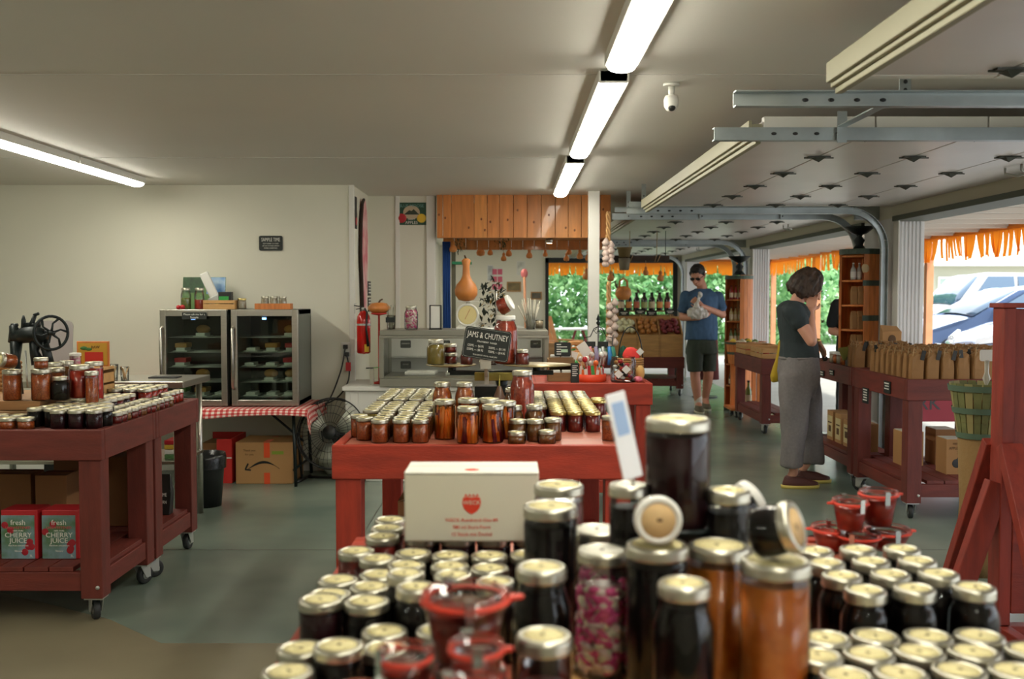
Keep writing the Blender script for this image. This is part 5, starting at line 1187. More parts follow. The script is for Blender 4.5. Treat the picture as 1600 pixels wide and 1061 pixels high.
# fire extinguisher
q = atY(568, 552, 8.02)
t = thing('fire_extinguisher', 'red fire extinguisher hanging at the wall corner', 'extinguisher', (q.x+.005, 8.0, q.z)); mER = mat('extinguisher_red', S(196, 24, 18), .25, coat=.6)
MB().lathe([(.045, 0), (.055, .01), (.056, .26), (.05, .3), (.03, .335), (.016, .345)], n=26).build('cylinder', mER, t); MB().lathe([(.018, .343), (.018, .365), (.01, .37)], n=14).build('valve', mSteelD, t)
MB().bar((-.01, 0, .375), (-.075, 0, .385), .014, .008).bar((-.01, 0, .362), (-.06, 0, .355), .014, .006).build('lever', mBlack, t); MB().tube([(.012, -.01, .36), (.035, -.045, .33), (.03, -.062, .2), (.045, -.064, .06)], [.008, .008, .008, .012], 8).build('hose', mBlack, t)
MB().lathe([(.0572, .02), (.0574, .08)], n=26, cap=False).build('yellow_band', mat('yellow_label', S(214, 170, 40), .4), t) if 0 else MB().box(.015, .05, -.062, -.045, .015, .075).build('yellow_label', mat('yellow_label', S(214, 170, 40), .4), t)
MB().lathe([(.0572, .225), (.0572, .24)], n=26, cap=False).build('strap', mSteelD, t); MB().bar((-.07, .09, .4), (-.07, -.0, .4), .006, .006).bar((-.07, 0, .4), (-.07, 0, .32), .005, .005).build('wall_hook', mSteelD, t)
# paddle on the alcove side wall
t = thing('painted_paddle', 'long pink painted board with a dark edge on the alcove wall', 'paddle', (ALX+.012, 8.55, 1.55))
outl = [(-.14, .0), (-.1, -.22), (-.085, -.42), (.085, -.42), (.1, -.22), (.16, .1), (.19, .35), (.16, .58), (.05, .7), (-.06, .66), (-.15, .5), (-.19, .25)]
MB().prism([(a*.9, b) for a, b in outl], (0, 0, 0), (0, 1, 0), (0, 0, 1), .02).build('board', mat('pink_wash', S(206, 110, 120), .7, col2=S(226, 186, 180), ns=7, thr=(.35, .6)), t, .003)
MB().tube([(.012, a*.9-(.012 if a < 0 else 0), b) for a, b in [(.0, .7), (-.08, .65), (-.15, .5), (-.19, .25), (-.14, 0), (-.1, -.22), (-.085, -.42)]], .013, 8).build('bark_edge', mat('dark_bark', S(52, 36, 26), .9), t)
MB().box(0, .02, -.04, .03, -.62, -.42).build('handle', mOak, t, .004)
for z, lab in ((1.5, 'small black price board on the alcove wall, upper'), (1.36, 'small black price board on the alcove wall, lower')):
    t = thing('price_board', lab, 'sign', (ALX+.034, 8.76, z)); MB().box(0, .008, -.09, .06, -.07, .055).build('board', mChalk, t)
    m = MB()
    for a in range(2):
        for b in range(4): m.box(.008, .0095, -.075+a*.07, -.03+a*.07, -.05+b*.026, -.036+b*.026)
    m.build('chalk_lines', mChalkW, t)
t = thing('price_board', 'small dark sign near the ceiling on the alcove wall', 'sign', (ALX+.002, 8.22, 2.12)); MB().box(0, .008, -.05, .05, -.14, .12).build('board', mChalk, t); MB().box(.008, .01, -.03, .03, -.11, -.05).build('red_mark', mJR, t)
# apple sign
q = atY(643, 334, ALY-.01); t = thing('apple_sign', 'green fruit label sign with a red and a yellow apple', 'sign', (q.x, ALY, q.z))
mGr = mat('label_green', S(36, 74, 52), .5)
MB().box(-.135, .135, -.01, 0, -.1, .1).build('board', mGr, t, .002)
MB().prism([(.075*math.cos(6.283*k/24), .062*math.sin(6.283*k/24)) for k in range(24)], (0, -.01, .012), (1, 0, 0), (0, 0, 1), .001).build('moon_disc', mat('pale_disc', S(190, 170, 140), .6), t)
MB().prism([(-.07, -.02), (-.02, .02), (.0, .012), (.02, .03), (.07, -.02)], (0, -.0112, .012), (1, 0, 0), (0, 0, 1), .001).build('hills', mat('hill_dark', S(50, 60, 44), .6), t)
MB().ell((-.09, -.012, -.04), .045, .004, .042, 16, 10).build('apple', mJR, t); MB().ell((.09, -.012, -.04), .042, .004, .04, 16, 10).build('apple', mat('yellow_apple', S(220, 180, 50), .5), t)
text('BLUE MOOSE', .038, face_cam(0, -.0125, .07), mat('teal_letters', S(110, 156, 150), .6), t); text('APPLES', .036, face_cam(0, -.0135, -.08), mWhite, t); text('FANCY', .02, face_cam(0, -.0135, -.05), mWhite, t)
# ---------------- deli case ----------------
CX0, CX1, CY0, CY1, CZ0, CZ1 = -1.0, .265, 7.6, 8.15, .735, 1.165
t = thing('deli_case', 'glass deli display case with a steel rim on a white counter', 'display case', ((CX0+CX1)/2, (CY0+CY1)/2, CZ0)); hw = (CX1-CX0)/2; hd = (CY1-CY0)/2; H = CZ1-CZ0
mRim = mat('grey_metal_rim', S(150, 148, 136), .4, metal=.6)
MB().box(-hw-.01, hw+.01, -hd-.01, hd, H-.04, H).box(-hw-.01, hw+.01, -hd-.01, -hd+.008, H-.062, H-.04).build('top_panel', mRim, t, .004); MB().box(-hw-.01, hw+.01, -hd-.03, hd, 0, .06).build('base_panel', mRim, t, .004)
for sx in (-1, 1):
    for sy in (-1, 1): MB().box(sx*hw-.018, sx*hw+.018, sy*(hd-.02)-.015, sy*(hd-.02)+.015, .06, H-.04).build('corner_post', mRim, t, .003)
MB().box(-hw+.018, hw-.018, -hd+.012, -hd+.018, .06, H-.04).build('glass_front', mGlass, t); MB().box(-hw-.004, -hw+.002, -hd+.035, hd-.035, .06, H-.04).build('glass_side', mGlass, t); MB().box(hw-.002, hw+.004, -hd+.035, hd-.035, .06, H-.04).build('glass_side', mGlass, t)
MB().box(-hw+.018, hw-.018, hd-.03, hd-.02, .06, H-.04).build('inner_wall', mWhite, t); MB().box(-hw+.02, hw-.02, -hd+.03, hd-.04, .06, .075).build('floor_panel', mSteel, t); MB().box(-hw+.03, hw-.03, .0, hd-.04, .2, .206).build('glass_shelf', mGlass, t)
for x, z, s_ in ((-.5, .3, 'HAVARTI'), (-.5, .13, 'PEPPER'), (-.18, .3, 'GOUDA'), (.56, .3, 'SALT'), (.2, .16, 'BRIE')):
    b = MB().prism(rrect(.085, .062, .008), (x, hd-.035, z), (1, 0, 0), (0, 0, 1), .003).build('price_tag', mChalk, t); text(s_, .016, face_cam(x, hd-.0386, z+.004), mChalkW, b)
MB().add([], []).cyl((-hw+.05, -hd+.07, H-.05), (hw-.05, -hd+.07, H-.05), .006, n=8).build('case_lamp', mat('case_lamp_glow', (1, 1, 1), .5, emit=22, ec=S(255, 248, 226)), t)
for x, w_, c in ((-.35, .12, mWhite), (-.05, .1, mPlate), (.2, .12, mPlate), (.45, .1, mWhite)): MB().box(x-w_, x+w_, -.12, .1, .076, .1).build('food_tray', c, t, .004)
t = thing('white_counter', 'white panelled counter under the deli case', 'counter', (-.5, 7.95, 0))
MB().box(-.78, .77, -.33, .3, 0, .70).build('body', mWhite, t, .004); MB().box(-.8, .79, -.36, .3, .702, .735).build('countertop', mWhite, t, .004)
for x in (-.74, -.2, .34): MB().box(x, x+.06, -.338, -.33, .03, .68).build('batten', mWhite, t, .002)
t = thing('green_knife', 'knife with green handle lying on a clear holder beside the case', 'knife', atY(584, 572, 7.75)); MB().bar((-.06, 0, 0), (.0, 0, .002), .016, .008).build('grip', mBlack, t); MB().bar((.0, 0, .002), (.04, 0, .006), .018, .006).build('green_end', mat('knife_green', S(96, 160, 70), .4), t); MB().box(-.03, .0, -.01, .02, -.13, -.006).build('holder', mCl, t)
t.location.z = .735+.13
# on the case
def cx(px, Y=7.85): return atY(px, 500, Y).x
t = thing('ornamental_gourd', 'round orange gourd on a small red pedestal', 'gourd', (cx(593, 7.8), 7.8, 1.165)); 
mG = mat('gourd_orange', S(190, 118, 54), .5, nz=.15, ns=6); mRS = mat('red_pedestal', S(186, 44, 34), .4)
z = atY(593, 489, 7.8).z-1.165
t.location = (-1.05, 7.86, 1.165-.43+0); t.location.z = .735; z = atY(593, 489, 7.86).z-.735
MB().lathe([(.05, 0), (.05, .01), (.008, .02), (.008, z-.02), (.06, z-.01), (.065, z)], n=20).build('pedestal', mRS, t)
m = MB(); n_ = 24; prof = [(.001, .0), (.05, .0), (.082, .025), (.085, .045), (.06, .075), (.02, .082), (.001, .078)]
m.lathe(prof, n=n_, c=(0, 0, z)); m.v = [(x*(1+.06*math.cos(8*math.atan2(y, x))), y*(1+.06*math.cos(8*math.atan2(y, x))), zz) for x, y, zz in m.v]; m.build('gourd', mG, t)
MB().tube([(0, 0, z+.078), (.01, 0, z+.1), (.03, 0, z+.108)], [.009, .007, .006], 7).build('stem', mBark, t)
t = thing('stick_jar', 'glass of sticks with a small black label beside the gourd', 'jar', (cx(611), 7.85, 1.165)); MB().lathe([(.033, 0), (.035, .11)], n=20).build('glass', mGlass, t)
m = MB()
for k in range(10): a = k*.63; m.cyl((.012*math.cos(a), .012*math.sin(a), .003), (.03*math.cos(a+.5), .03*math.sin(a+.5), random.uniform(.16, .2)), .0025, n=6)
m.build('sticks', mat('grey_sticks', S(150, 150, 130), .6), t); MB().box(-.037, .037, -.042, -.037, .055, .095).build('black_label', mChalk, t)
jar(cx(643), 7.83, 1.165, 'jar of pink popcorn on top of the deli case', 'mason', .054, .185, 'pink', 'silver', None, fill=.96)
t = thing('napkin_dispenser', 'chrome framed napkin dispenser on the deli case', 'dispenser', (cx(681), 7.83, 1.165)); MB().box(-.046, -.04, -.04, .04, 0, .19).box(.04, .046, -.04, .04, 0, .19).box(-.046, .046, -.04, .04, .186, .192).box(-.05, .05, -.045, .045, 0, .008).build('frame', mBlack, t, .002); MB().box(-.038, .038, -.034, .034, .01, .183).build('napkins', mWhite, t, .004)
# dial scale with gourd
t = thing('dial_scale', 'white kitchen scale with round yellow dial', 'scale', (cx(731), 7.82, 1.165)); mSc = mat('white_enamel', S(228, 226, 214), .3, coat=.4)
MB().box(-.09, .09, -.05, .05, 0, .02).box(-.06, .06, -.04, .04, .02, .045).build('base', mSc, t, .006); M_ = Matrix.Translation((0, -.035, .115)) @ Matrix.Rotation(math.pi/2, 4, 'X')
MB().lathe([(.09, -.03), (.09, .01), (.083, .014), (.074, .006), (.001, .006)], n=36, M=M_).build('dial_housing', mSc, t); MB().lathe([(.001, .0085), (.073, .0085)], n=36, M=M_, cap=False).build('dial_face', mat('dial_yellow', S(216, 200, 140), .5), t)
MB().bar((-.02, -.044, .08), (.02, -.044, .16), .003, .002, up=(0, 1, 0)).build('pointer', mat('pointer_red', S(160, 60, 30), .5), t)
m = MB()
for k in range(40): a = 6.283*k/40; m.bar((.068*math.sin(a), -.0435, .115+.068*math.cos(a)), (.076*math.sin(a), -.0435, .115+.076*math.cos(a)), .0015, .001, up=(0, 1, 0))
m.build('dial_ticks', mPrint, t); MB().cyl((0, .0, .19), (0, .0, .215), .012).box(-.085, .085, -.06, .06, .215, .222).build('pan', mSc, t, .003)
t = thing('bottle_gourd', 'large orange bottle gourd standing on the dial scale', 'gourd', (cx(729), 7.8, 1.165+.2221)); zt_ = atY(723, 404, 7.8).z-1.387
MB().lathe([(.02, 0), (.06, .01), (.087, .05), (.09, .085), (.075, .13), (.045, .165), (.03, .2), (.026, zt_*.82), (.036, zt_*.95), (.02, zt_)], n=26).build('gourd', mG, t); MB().cyl((-.0, 0, zt_-.005), (-.012, 0, zt_+.025), .009, .006).build('stem', mBark, t)
# dark dried flowers and rod
t = thing('dried_arrangement', 'dark bundle of dried flowers and corn behind the dial scale', 'dried flowers', (cx(770, 8.05), 8.05, 1.165)); m = MB(); rnd = random.Random(4)
for k in range(150):
    x = rnd.uniform(-.1, .1); z = rnd.uniform(.0, .42)*(1-abs(x)*2); s_ = rnd.uniform(.018, .04); Mx = Matrix.Translation((x, rnd.uniform(-.05, .05), z)) @ Matrix.Rotation(rnd.uniform(0, 6), 4, 'Z') @ Matrix.Rotation(rnd.uniform(-1.3, 1.3), 4, 'X')
    m.add([Mx @ Vector(v)*1 for v in ((0, -s_, 0), (s_*.4, 0, .006), (0, s_, 0), (-s_*.4, 0, .006))], [(0, 1, 2, 3)], rnd.choice((0, 0, 0, 1)))
m.build('dried_leaves', [mat('dried_dark', S(34, 42, 30), .8), mat('dried_straw', S(156, 128, 70), .8)], t); MB().cyl((.03, -.08, 0), (.03, -.08, .3), .007).build('rod', mSteel, t)
t = thing('wand_glass', 'glass of pale twisted sticks at the end of the deli case', 'jar', (cx(829), 7.85, 1.165)); MB().lathe([(.035, 0), (.04, .06), (.034, .1), (.042, .125)], n=20).build('glass', mGlass, t); m = MB()
for k in range(16): a = k*.39; m.cyl((.015*math.cos(a), .015*math.sin(a), .003), (.1*math.cos(a)*random.uniform(.5, 1), .05*math.sin(a), random.uniform(.17, .25)), .004, n=6)
m.build('sticks', mat('pale_sticks', S(190, 184, 164), .5), t)
t = thing('candle_jar', 'small brownish glass at the end of the deli case', 'jar', (cx(843, 7.95), 8.0, 1.165)); MB().lathe([(.03, 0), (.033, .07)], n=18).build('glass', mGlass, t); MB().lathe([(.001, .003), (.028, .003), (.03, .06), (.001, .06)], n=18).build('wax', mat('tan_wax', S(170, 150, 120), .6), t)
# blue curtain and green shelf post beside the opening
o = MB()
for k in range(6): o.tube([(-.575+k*.011-.06, 9.25+.01*(k % 2), 1.93), (-.575+k*.011-.06, 9.25+.012*((k+1) % 2), 1.4), (-.575+k*.012-.06, 9.25, 1.0)], .009, 6)
o = o.build('blue_curtain', mat('deep_blue_cloth', S(28, 70, 140), .8)); tag(o, 'deep blue cloth hanging in the opening beside the alcove trim', 'curtain')
t = thing('shelf_post', 'greenish wooden post with a small green bracket shelf', 'shelf', (-.545, 9.3, 0)); MB().box(-.018, .02, -.02, .02, 0, 1.93).build('post', mat('sage_paint', S(110, 106, 84), .7, nz=.2), t, .002); MB().box(-.01, .17, -.09, .06, 1.72, 1.745).build('shelf_board', mat('emerald_paint', S(46, 140, 96), .5), t, .003)
# ---------------- checkout table ----------------
ZC = .854
def cq(px, Y): return atY(px, 600, Y).x
t = thing('display_crate', 'grey brown wooden crate with cards, two tiers, on the checkout table', 'crate', (cq(876, 6.75), 6.75, ZC))
for z in (0, .1): MB().box(-.085, .085, -.09-.0+z*.5, -.078+z*.5, z, z+.06).build('front_board', mCrate, t, .002)
for s_ in (-1, 1): MB().box(s_*.085-.006, s_*.085+.006, -.078, .1, 0, .15).build('side_board', mCrate, t, .002)
MB().box(-.079, .079, .09, .1, 0, .25).box(-.079, .079, -.078, .09, 0, .01).box(-.079, .079, -.03, .09, .1, .108).build('back_board', mCrate, t, .002)
for z, y in ((.07, -.06), (.17, 0)):
    for k in range(2): MB().box(-.07+k*.075, -.005+k*.075, y, y+.04, z-.03, z+.005).build('white_packet', mWhite, t, .006)
b = MB().prism(rrect(.11, .095, .01), (.01, -.045, .215), (1, 0, 0), (0, 0, 1), .004).build('price_board', mChalk, t); m = MB()
for k in range(5): m.box(-.03, .0+.04*(k % 2), -.0505, -.049, .18+k*.016, .186+k*.016)
m.build('chalk_lines', mChalkW, b); MB().box(.0, .045, -.052, -.0505, .195, .215).build('green_label', mat('pale_green_label', S(180, 210, 180), .5), b)
t = thing('orange_tub', 'round red-orange tub filled with folded tags and lollies', 'tub', (cq(923, 6.7), 6.7, ZC)); MB().lathe([(.1, 0), (.105, .005), (.105, .05), (.1, .05), (.098, .01), (.001, .008)], n=30, cap=False).build('tub', mat('tub_orange', S(226, 74, 36), .5), t); rnd = random.Random(9)
cc = [mWhite, mJR, mat('sweet_green', S(60, 150, 70), .4), mWhite, mat('sweet_orange', S(230, 110, 50), .4)]
for k in range(22):
    a = 6.283*k/22; Mx = Matrix.Translation((.085*math.cos(a), .085*math.sin(a), .03)) @ Matrix.Rotation(a+1.57, 4, 'Z') @ Matrix.Rotation(rnd.uniform(-.2, .2), 4, 'Y')
    MB().box(-.011, .011, -.002, .002, 0, rnd.uniform(.05, .085), M=Mx).build('tag', cc[k % 5], t)
for k in range(10): a = k*2.4; r_ = .012*k**.5; MB().ell((r_*3*math.cos(a), r_*2*math.sin(a), .12+.03*(k % 3)), .018, .018, .02).cyl((r_*2*math.cos(a), r_*math.sin(a), .01), (r_*3*math.cos(a), r_*2*math.sin(a), .11+.03*(k % 3)), .002, n=5).build('lolly', cc[(k*3) % 5] if k % 2 else mat('clear_wrap', S(190, 180, 170), .2, coat=1), t)
t = thing('menu_board', 'small upright black board in front of the lolly stand', 'sign', (cq(898, 6.6), 6.58, ZC)); MB().box(-.028, .028, 0, .005, .0, .13).build('board', mChalk, t); m = MB()
for k in range(6): m.box(-.018, .018 if k % 2 else .01, -.001, 0, .045+k*.013, .05+k*.013)
m.build('chalk_lines', mChalkW, t)
t = thing('wire_rack', 'black wire finial rack behind the sweets', 'rack', (cq(935, 6.95), 6.98, ZC)); m = MB(); H = .42
m.cyl((0, 0, 0), (0, 0, H-.05), .004, n=6).lathe([(.001, H-.06), (.016, H-.035), (.006, H-.02), (.014, H-.01), (.001, H+.03)], n=10)
for s_ in (-1, 1): m.tube([(0, 0, H-.06), (s_*.03, 0, H-.075), (s_*.055, 0, H-.13), (s_*.1, 0, H-.14), (s_*.11, 0, H-.115)], .0035, 6).tube([(s_*.012, 0, H-.075), (s_*.03, 0, H-.09), (s_*.012, 0, H-.11), (s_*.004, 0, H-.09)], .003, 6).tube([(-.11, 0, H-.2), (.11, 0, H-.2)], .0035, 6).tube([(s_*.1, 0, H-.14), (s_*.1, 0, 0)], .0035, 6)
m.build('wirework', mIron, t)
for s_, c in ((-1, mChalk), (0, mChalk)): MB().box(-.095+.09*(s_+1)-.0, -.02+.09*(s_+1), -.01, -.006, H-.21, H-.165).build('hanging_label', c, t)
mBlu = mat('bright_blue_toy', S(50, 130, 200), .4); 
for k, (x, c) in enumerate(((-.06, mat('rose_sock', S(196, 120, 120), .7)), (-.02, mat('lilac_pack', S(150, 140, 170), .5)), (.03, mSteelD), (.075, mBlu), (.1, mat('teal_toy', S(40, 120, 100), .5)))): MB().tube([(x, -.015, H-.2), (x+.01, -.02, H-.27), (x, -.02, H-.33)], [.012, .018, .014], 8, flat=.5).build('hanging_toy', c, t)
t = thing('sweet_jar', 'clear jar of wrapped sweets with white diamond tags', 'jar', (cq(973, 6.65), 6.63, ZC)); MB().lathe([(.078, 0), (.085, .01), (.085, .14), (.078, .155), (.08, .17)], n=26).build('glass', mGlass, t); rnd = random.Random(3)
for k in range(26): a = rnd.uniform(0, 6.28); r_ = rnd.uniform(0, .06); MB().ell((r_*math.cos(a), r_*math.sin(a), .02+.006*k*.8), .018, .014, .013, 8, 5).build('sweet', (mJR, mBlack, mPlate, mat('purple_sweet', S(130, 60, 90), .4), mBread)[k % 5], t)
for x, z in ((-.04, .06), (.01, .09)): MB().prism([(-.03, 0), (0, -.03), (.03, 0), (0, .03)], (x, -.09, z), (1, 0, 0), (0, 0, 1), .002).build('diamond_tag', mWhite, t)
t = thing('handled_basket', 'basket with tall hoop handle and knitted hats in it', 'basket', (cq(985, 6.9), 6.9, ZC)); m = MB()
for k in range(9): m.tube([(.085*math.cos(a), .06*math.sin(a), .01+k*.016) for a in [6.283*j/18 for j in range(18)]], .009, 6, closed=True)
m.build('wicker', MATS['wicker'], t); MB().tube([(-.085*math.cos(a), 0, .12+.24*math.sin(a)) for a in [math.pi*k/16 for k in range(17)]], .004, 6).build('handle', mIron, t)
MB().ell((0, 0, .16), .065, .045, .06).build('knitted_hat', mat('coral_wool', S(226, 66, 60), .9), t); MB().ell((-.05, .01, .17), .03, .03, .06).build('knitted_hat', mat('dark_green_wool', S(24, 70, 50), .9), t); MB().prism([(-.028, 0), (0, -.028), (.028, 0), (0, .028)], (.06, -.05, .19), (1, 0, 0), (0, 0, 1), .002).build('diamond_tag', mWhite, t)
t = thing('wrapped_hamper', 'round wicker hamper wrapped in clear film with papers behind the crate', 'basket', (cq(900, 7.05), 7.02, ZC)); m = MB(); M_ = Matrix.Translation((-.0, 0, .13)) @ Matrix.Rotation(math.radians(60), 4, 'X')
for r_ in (.03, .06, .09, .115, .13): m.tube([M_ @ Vector((r_*1.15*math.cos(a), r_*math.sin(a), .3*(r_**2))) for a in [6.283*j/24 for j in range(24)]], .013 if r_ > .12 else .008, 6, closed=True)
m.tube([M_ @ Vector((.13*1.15*math.cos(a), 0, .0+.02*math.sin(a))) for a in (0, 1.57, 3.14)], .01, 6).build('wicker', mat('hamper_wicker', S(190, 134, 80), .7, nz=.2), t)
MB().ell((0, .0, .1), .12, .05, .08).build('bundle', mat('tan_wrap', S(200, 160, 110), .6), t)
for x, z, r_ in ((-.11, .2, .6), (.05, .2, -.6), (-.04, .14, .3)): MB().box(-.035, .035, -.001, .001, -.05, .05, M=Matrix.Translation((x, -.085, z)) @ Matrix.Rotation(r_, 4, 'Y')).build('paper', mWhite, t)
t = thing('pink_trinkets', 'pink and yellow trinket bunch at the end of the checkout table', 'toy', (.86, 6.62, ZC)); MB().ell((-.02, 0, .02), .03, .03, .02).build('pink_piece', mat('pink_piece', S(220, 120, 140), .5), t); MB().ell((.0, .04, .06), .03, .03, .05).build('yellow_piece', mat('straw_piece', S(206, 160, 90), .6), t); MB().ell((-.05, -.0, .012), .02, .014, .012).build('dark_piece', mBlack, t)
# ---------------- onion bins ----------------
ZO = .554
t = thing('onion_bins', 'three-bin pale wooden produce display on the low dark red cart', 'display bin', (1.66, 14.35, ZO)); W3 = .36
def oq(px, py, Y): return atY(px, py, Y)
X_ = [oq(960, 540, 14.3).x, oq(994, 540, 14.3).x, oq(1029, 540, 14.3).x, oq(1064, 540, 14.3).x]; X_ = [x-1.66 for x in X_]
zl = oq(990, 523, 14.2).z-ZO; zh = oq(990, 497, 14.7).z-ZO
for k in range(3):
    a, b = X_[k]+.012, X_[k+1]-.012
    MB().box(a, b, -.17, -.15, 0, zl).build('front_board', mPineL, t, .003); MB().add([(a, -.15, zl-.05), (b, -.15, zl-.05), (b, .12, zh-.05), (a, .12, zh-.05)], [(0, 1, 2, 3)]).build('tray_board', mPineL, t).modifiers.new('s', 'SOLIDIFY').thickness = .01
for x in X_: MB().prism([(-.17, 0), (.14, 0), (.14, zh+.03), (-.17, zl+.02)], (x+.008, 0, 0), (0, 1, 0), (0, 0, 1), -.016).build('side_board', mPineL, t, .002)
MB().box(X_[0], X_[3], .13, .145, 0, zh+.03).build('back_board', mPineL, t)
mOn = [mat('white_onion', S(220, 216, 176), .4), mat('yellow_onion', S(196, 130, 64), .4), mat('red_potato', S(130, 46, 52), .5)]
for k, (nm, lb, n) in enumerate((('white_onion', 'white onion in the pale bin', 30), ('yellow_onion', 'golden onion in the middle bin', 42), ('red_potato', 'red potato in the bin', 56))):
    a, b = X_[k]+.03, X_[k+1]-.03; r_ = (.045, .037, .033)[k]; me = MB().lathe([(.001, -r_), (r_*.6, -r_*.85), (r_, -r_*.1), (r_*.85, r_*.55), (r_*.3, r_*.92), (.001, r_*1.15)] if k < 2 else [(.001, -r_), (r_*.7, -r_*.7), (r_, 0), (r_*.8, r_*.7), (.001, r_)], n=12, cap=False, sx=1 if k < 2 else 1.5).mesh(nm, mOn[k])
    cols = max(3, int((b-a)/(2*r_*(1 if k < 2 else 1.2)))); i = 0; rows = int(.35/(1.75*r_))
    for j in range(rows):
        for c in range(cols):
            f = (j+.5)/rows; y = -.11+.2*f; z = (zl-.045+(zh-zl)*((y+.15)/.27))+r_+random.uniform(0, .03)
            o = link(nm, me, None, 0, (1.66+a+(b-a)*(c+.5)/cols+(.5-j % 2)*r_*.7, 14.35+y, ZO+z)); o.rotation_euler = (random.uniform(-.5, .5), random.uniform(-.5, .5), random.uniform(0, 6))
            tag(o, '%s, %s from the left in the %s row up' % (lb, ORD[c+1], ORD[j+1]), 'onion' if k < 2 else 'potato', lb)
mBot = mat('dark_bottle', S(40, 26, 20), .2, coat=.8); cL = [mat('bottle_label_%d' % i, c, .5) for i, c in enumerate((S(214, 196, 160), S(220, 150, 80), S(200, 110, 80), S(160, 170, 110)))]
def bottle(x, y, z, label, r=.032, h=.2, body=None, lab=None, cap=None, group=None, kind='bottle'):
    t = thing('bottle', label, kind, (x, y, z), 0, group)
    MB().lathe([(r*.95, 0), (r, .01), (r, h*.55), (r*.85, h*.66), (r*.4, h*.78), (r*.36, h*.94)], n=14).build('glass', body or mBot, t); MB().lathe([(r*.42, h*.93), (r*.42, h)], n=12).build('cap', cap or mBlack, t)
    MB().lathe([(r+.001, h*.14), (r+.001, h*.48)], n=14, cap=False).build('label', lab or cL[0], t); return t
t = thing('bottle_rack', 'small wooden two-step rack holding sauce bottles above the onion bins', 'rack', (1.98, 14.92, ZO)); zr = oq(1020, 485, 14.9).z-ZO
MB().box(-.42, .42, -.1, .14, zr-.02, zr).box(-.42, .42, -.13, -.11, zr-.12, zr-.06).build('shelf_board', mCrate, t, .003); MB().box(-.42, -.39, -.1, .14, 0, zr-.02).box(.39, .42, -.1, .14, 0, zr-.02).build('post', mCrate, t)
for j in range(2):
    for k in range(7): bottle(1.98-.345+k*.115, 14.88+j*.09, ZO+zr, 'sauce bottle %s on the rack above the onions, %s from the left' % (('in front', 'behind')[j], ORD[k+1]), .042, .27+.0*j, lab=cL[(k+j) % 4], group='sauce bottles above the onion bins')
for k, px in enumerate((975, 1000, 1018, 1047)):
    q = oq(px, 487 if k % 2 else 489, 14.75); t = thing('price_board', 'little black board over the onion bins, %s from the left' % ORD[k+1], 'sign', (q.x*.982, 14.47, q.z), group='little boards over the bins'); MB().box(-.075, .075, 0, .008, -.035, .04).build('board', mChalk, t)
    m = MB(); m.box(-.05, .05, -.001, 0, .005, .015).box(-.035, .03, -.001, 0, -.015, -.005); m.build('chalk_lines', mChalkW, t); MB().cyl((0, .004, -.035), (0, .004, -(q.z-ZO-zh)-.03), .004, n=6).build('stick', mPineL, t)
# ---------------- hanging things under the canopy ----------------
mHG = mat('small_gourd', S(206, 132, 66), .5, nz=.2, ns=20); mTw = mat('twine', S(176, 150, 110), .8)
rodz = atY(800, 391, 9.85).z
t = thing('hanging_rod', 'thin dark rod under the canopy carrying little gourds', 'rod', (0, 9.85, rodz+.02)); MB().cyl((-.6, 0, 0), (.84, 0, 0), .006, n=8).build('rod', mIron, t); MB().cyl((-.5, 0, 0), (-.5, -.12, .5), .003, n=5).cyl((.7, 0, 0), (.7, -.12, .5), .003, n=5).build('hanger_wire', mIron, t)
def gourd(px, py, Y, s, label):
    q = atY(px, py, Y); t = thing('hanging_gourd', label, 'gourd', q, 0, 'little hanging gourds')
    MB().lathe([(.001, -.05*s), (.03*s, -.042*s), (.036*s, -.02*s), (.026*s, .006*s), (.014*s, .02*s), (.02*s, .035*s), (.012*s, .052*s), (.004*s, .06*s)], n=14).build('gourd', mHG, t); MB().cyl((0, 0, .055*s), (0, .0, max(.07, (rodz+.02-q.z) if 9.8 < Y < 10 and q.z < rodz else (CZ-q.z if Y == 10.9 else .12))), .0025, n=5).build('string', mTw, t)
for i, (px, py, Y, s) in enumerate(((708, 386, 9.2, 1), (751, 391, 9.85, 1.2), (766, 393, 9.85, .8), (787, 402, 9.85, .8), (795, 394, 9.85, .9), (827, 397, 9.85, .9), (852, 396, 9.85, .7), (885, 402, 9.85, .8), (889, 392, 9.85, .8), (906, 398, 9.6, .9), (920, 400, 9.5, 1.0), (923, 388, 9.5, .8), (927, 395, 9.6, .8))):
    gourd(px, py, Y, s, 'little orange gourd hanging under the pine canopy, %s from the left' % ORD[i+1])
for px, lab in ((716, 'dark green dried bunch hanging at the canopy corner'), (785, 'dark dried bunch hanging from the middle of the canopy')):
    q = atY(px, 383 if px < 750 else 378, 9.3); t = thing('dried_bunch', lab, 'dried flowers', q); m = MB(); rnd = random.Random(px)
    for k in range(60): a = Vector((rnd.gauss(0, .03), rnd.gauss(0, .02), rnd.uniform(-.06, .05))); m.bar(a, a+Vector((rnd.uniform(-.02, .02), 0, rnd.uniform(-.03, .03))), .008, .002)
    m.build('leaves', mat('dull_green_dry', S(60, 70, 44), .9), t); MB().cyl((0, 0, 0), (0, 0, .15), .003, n=5).build('string', mTw, t)
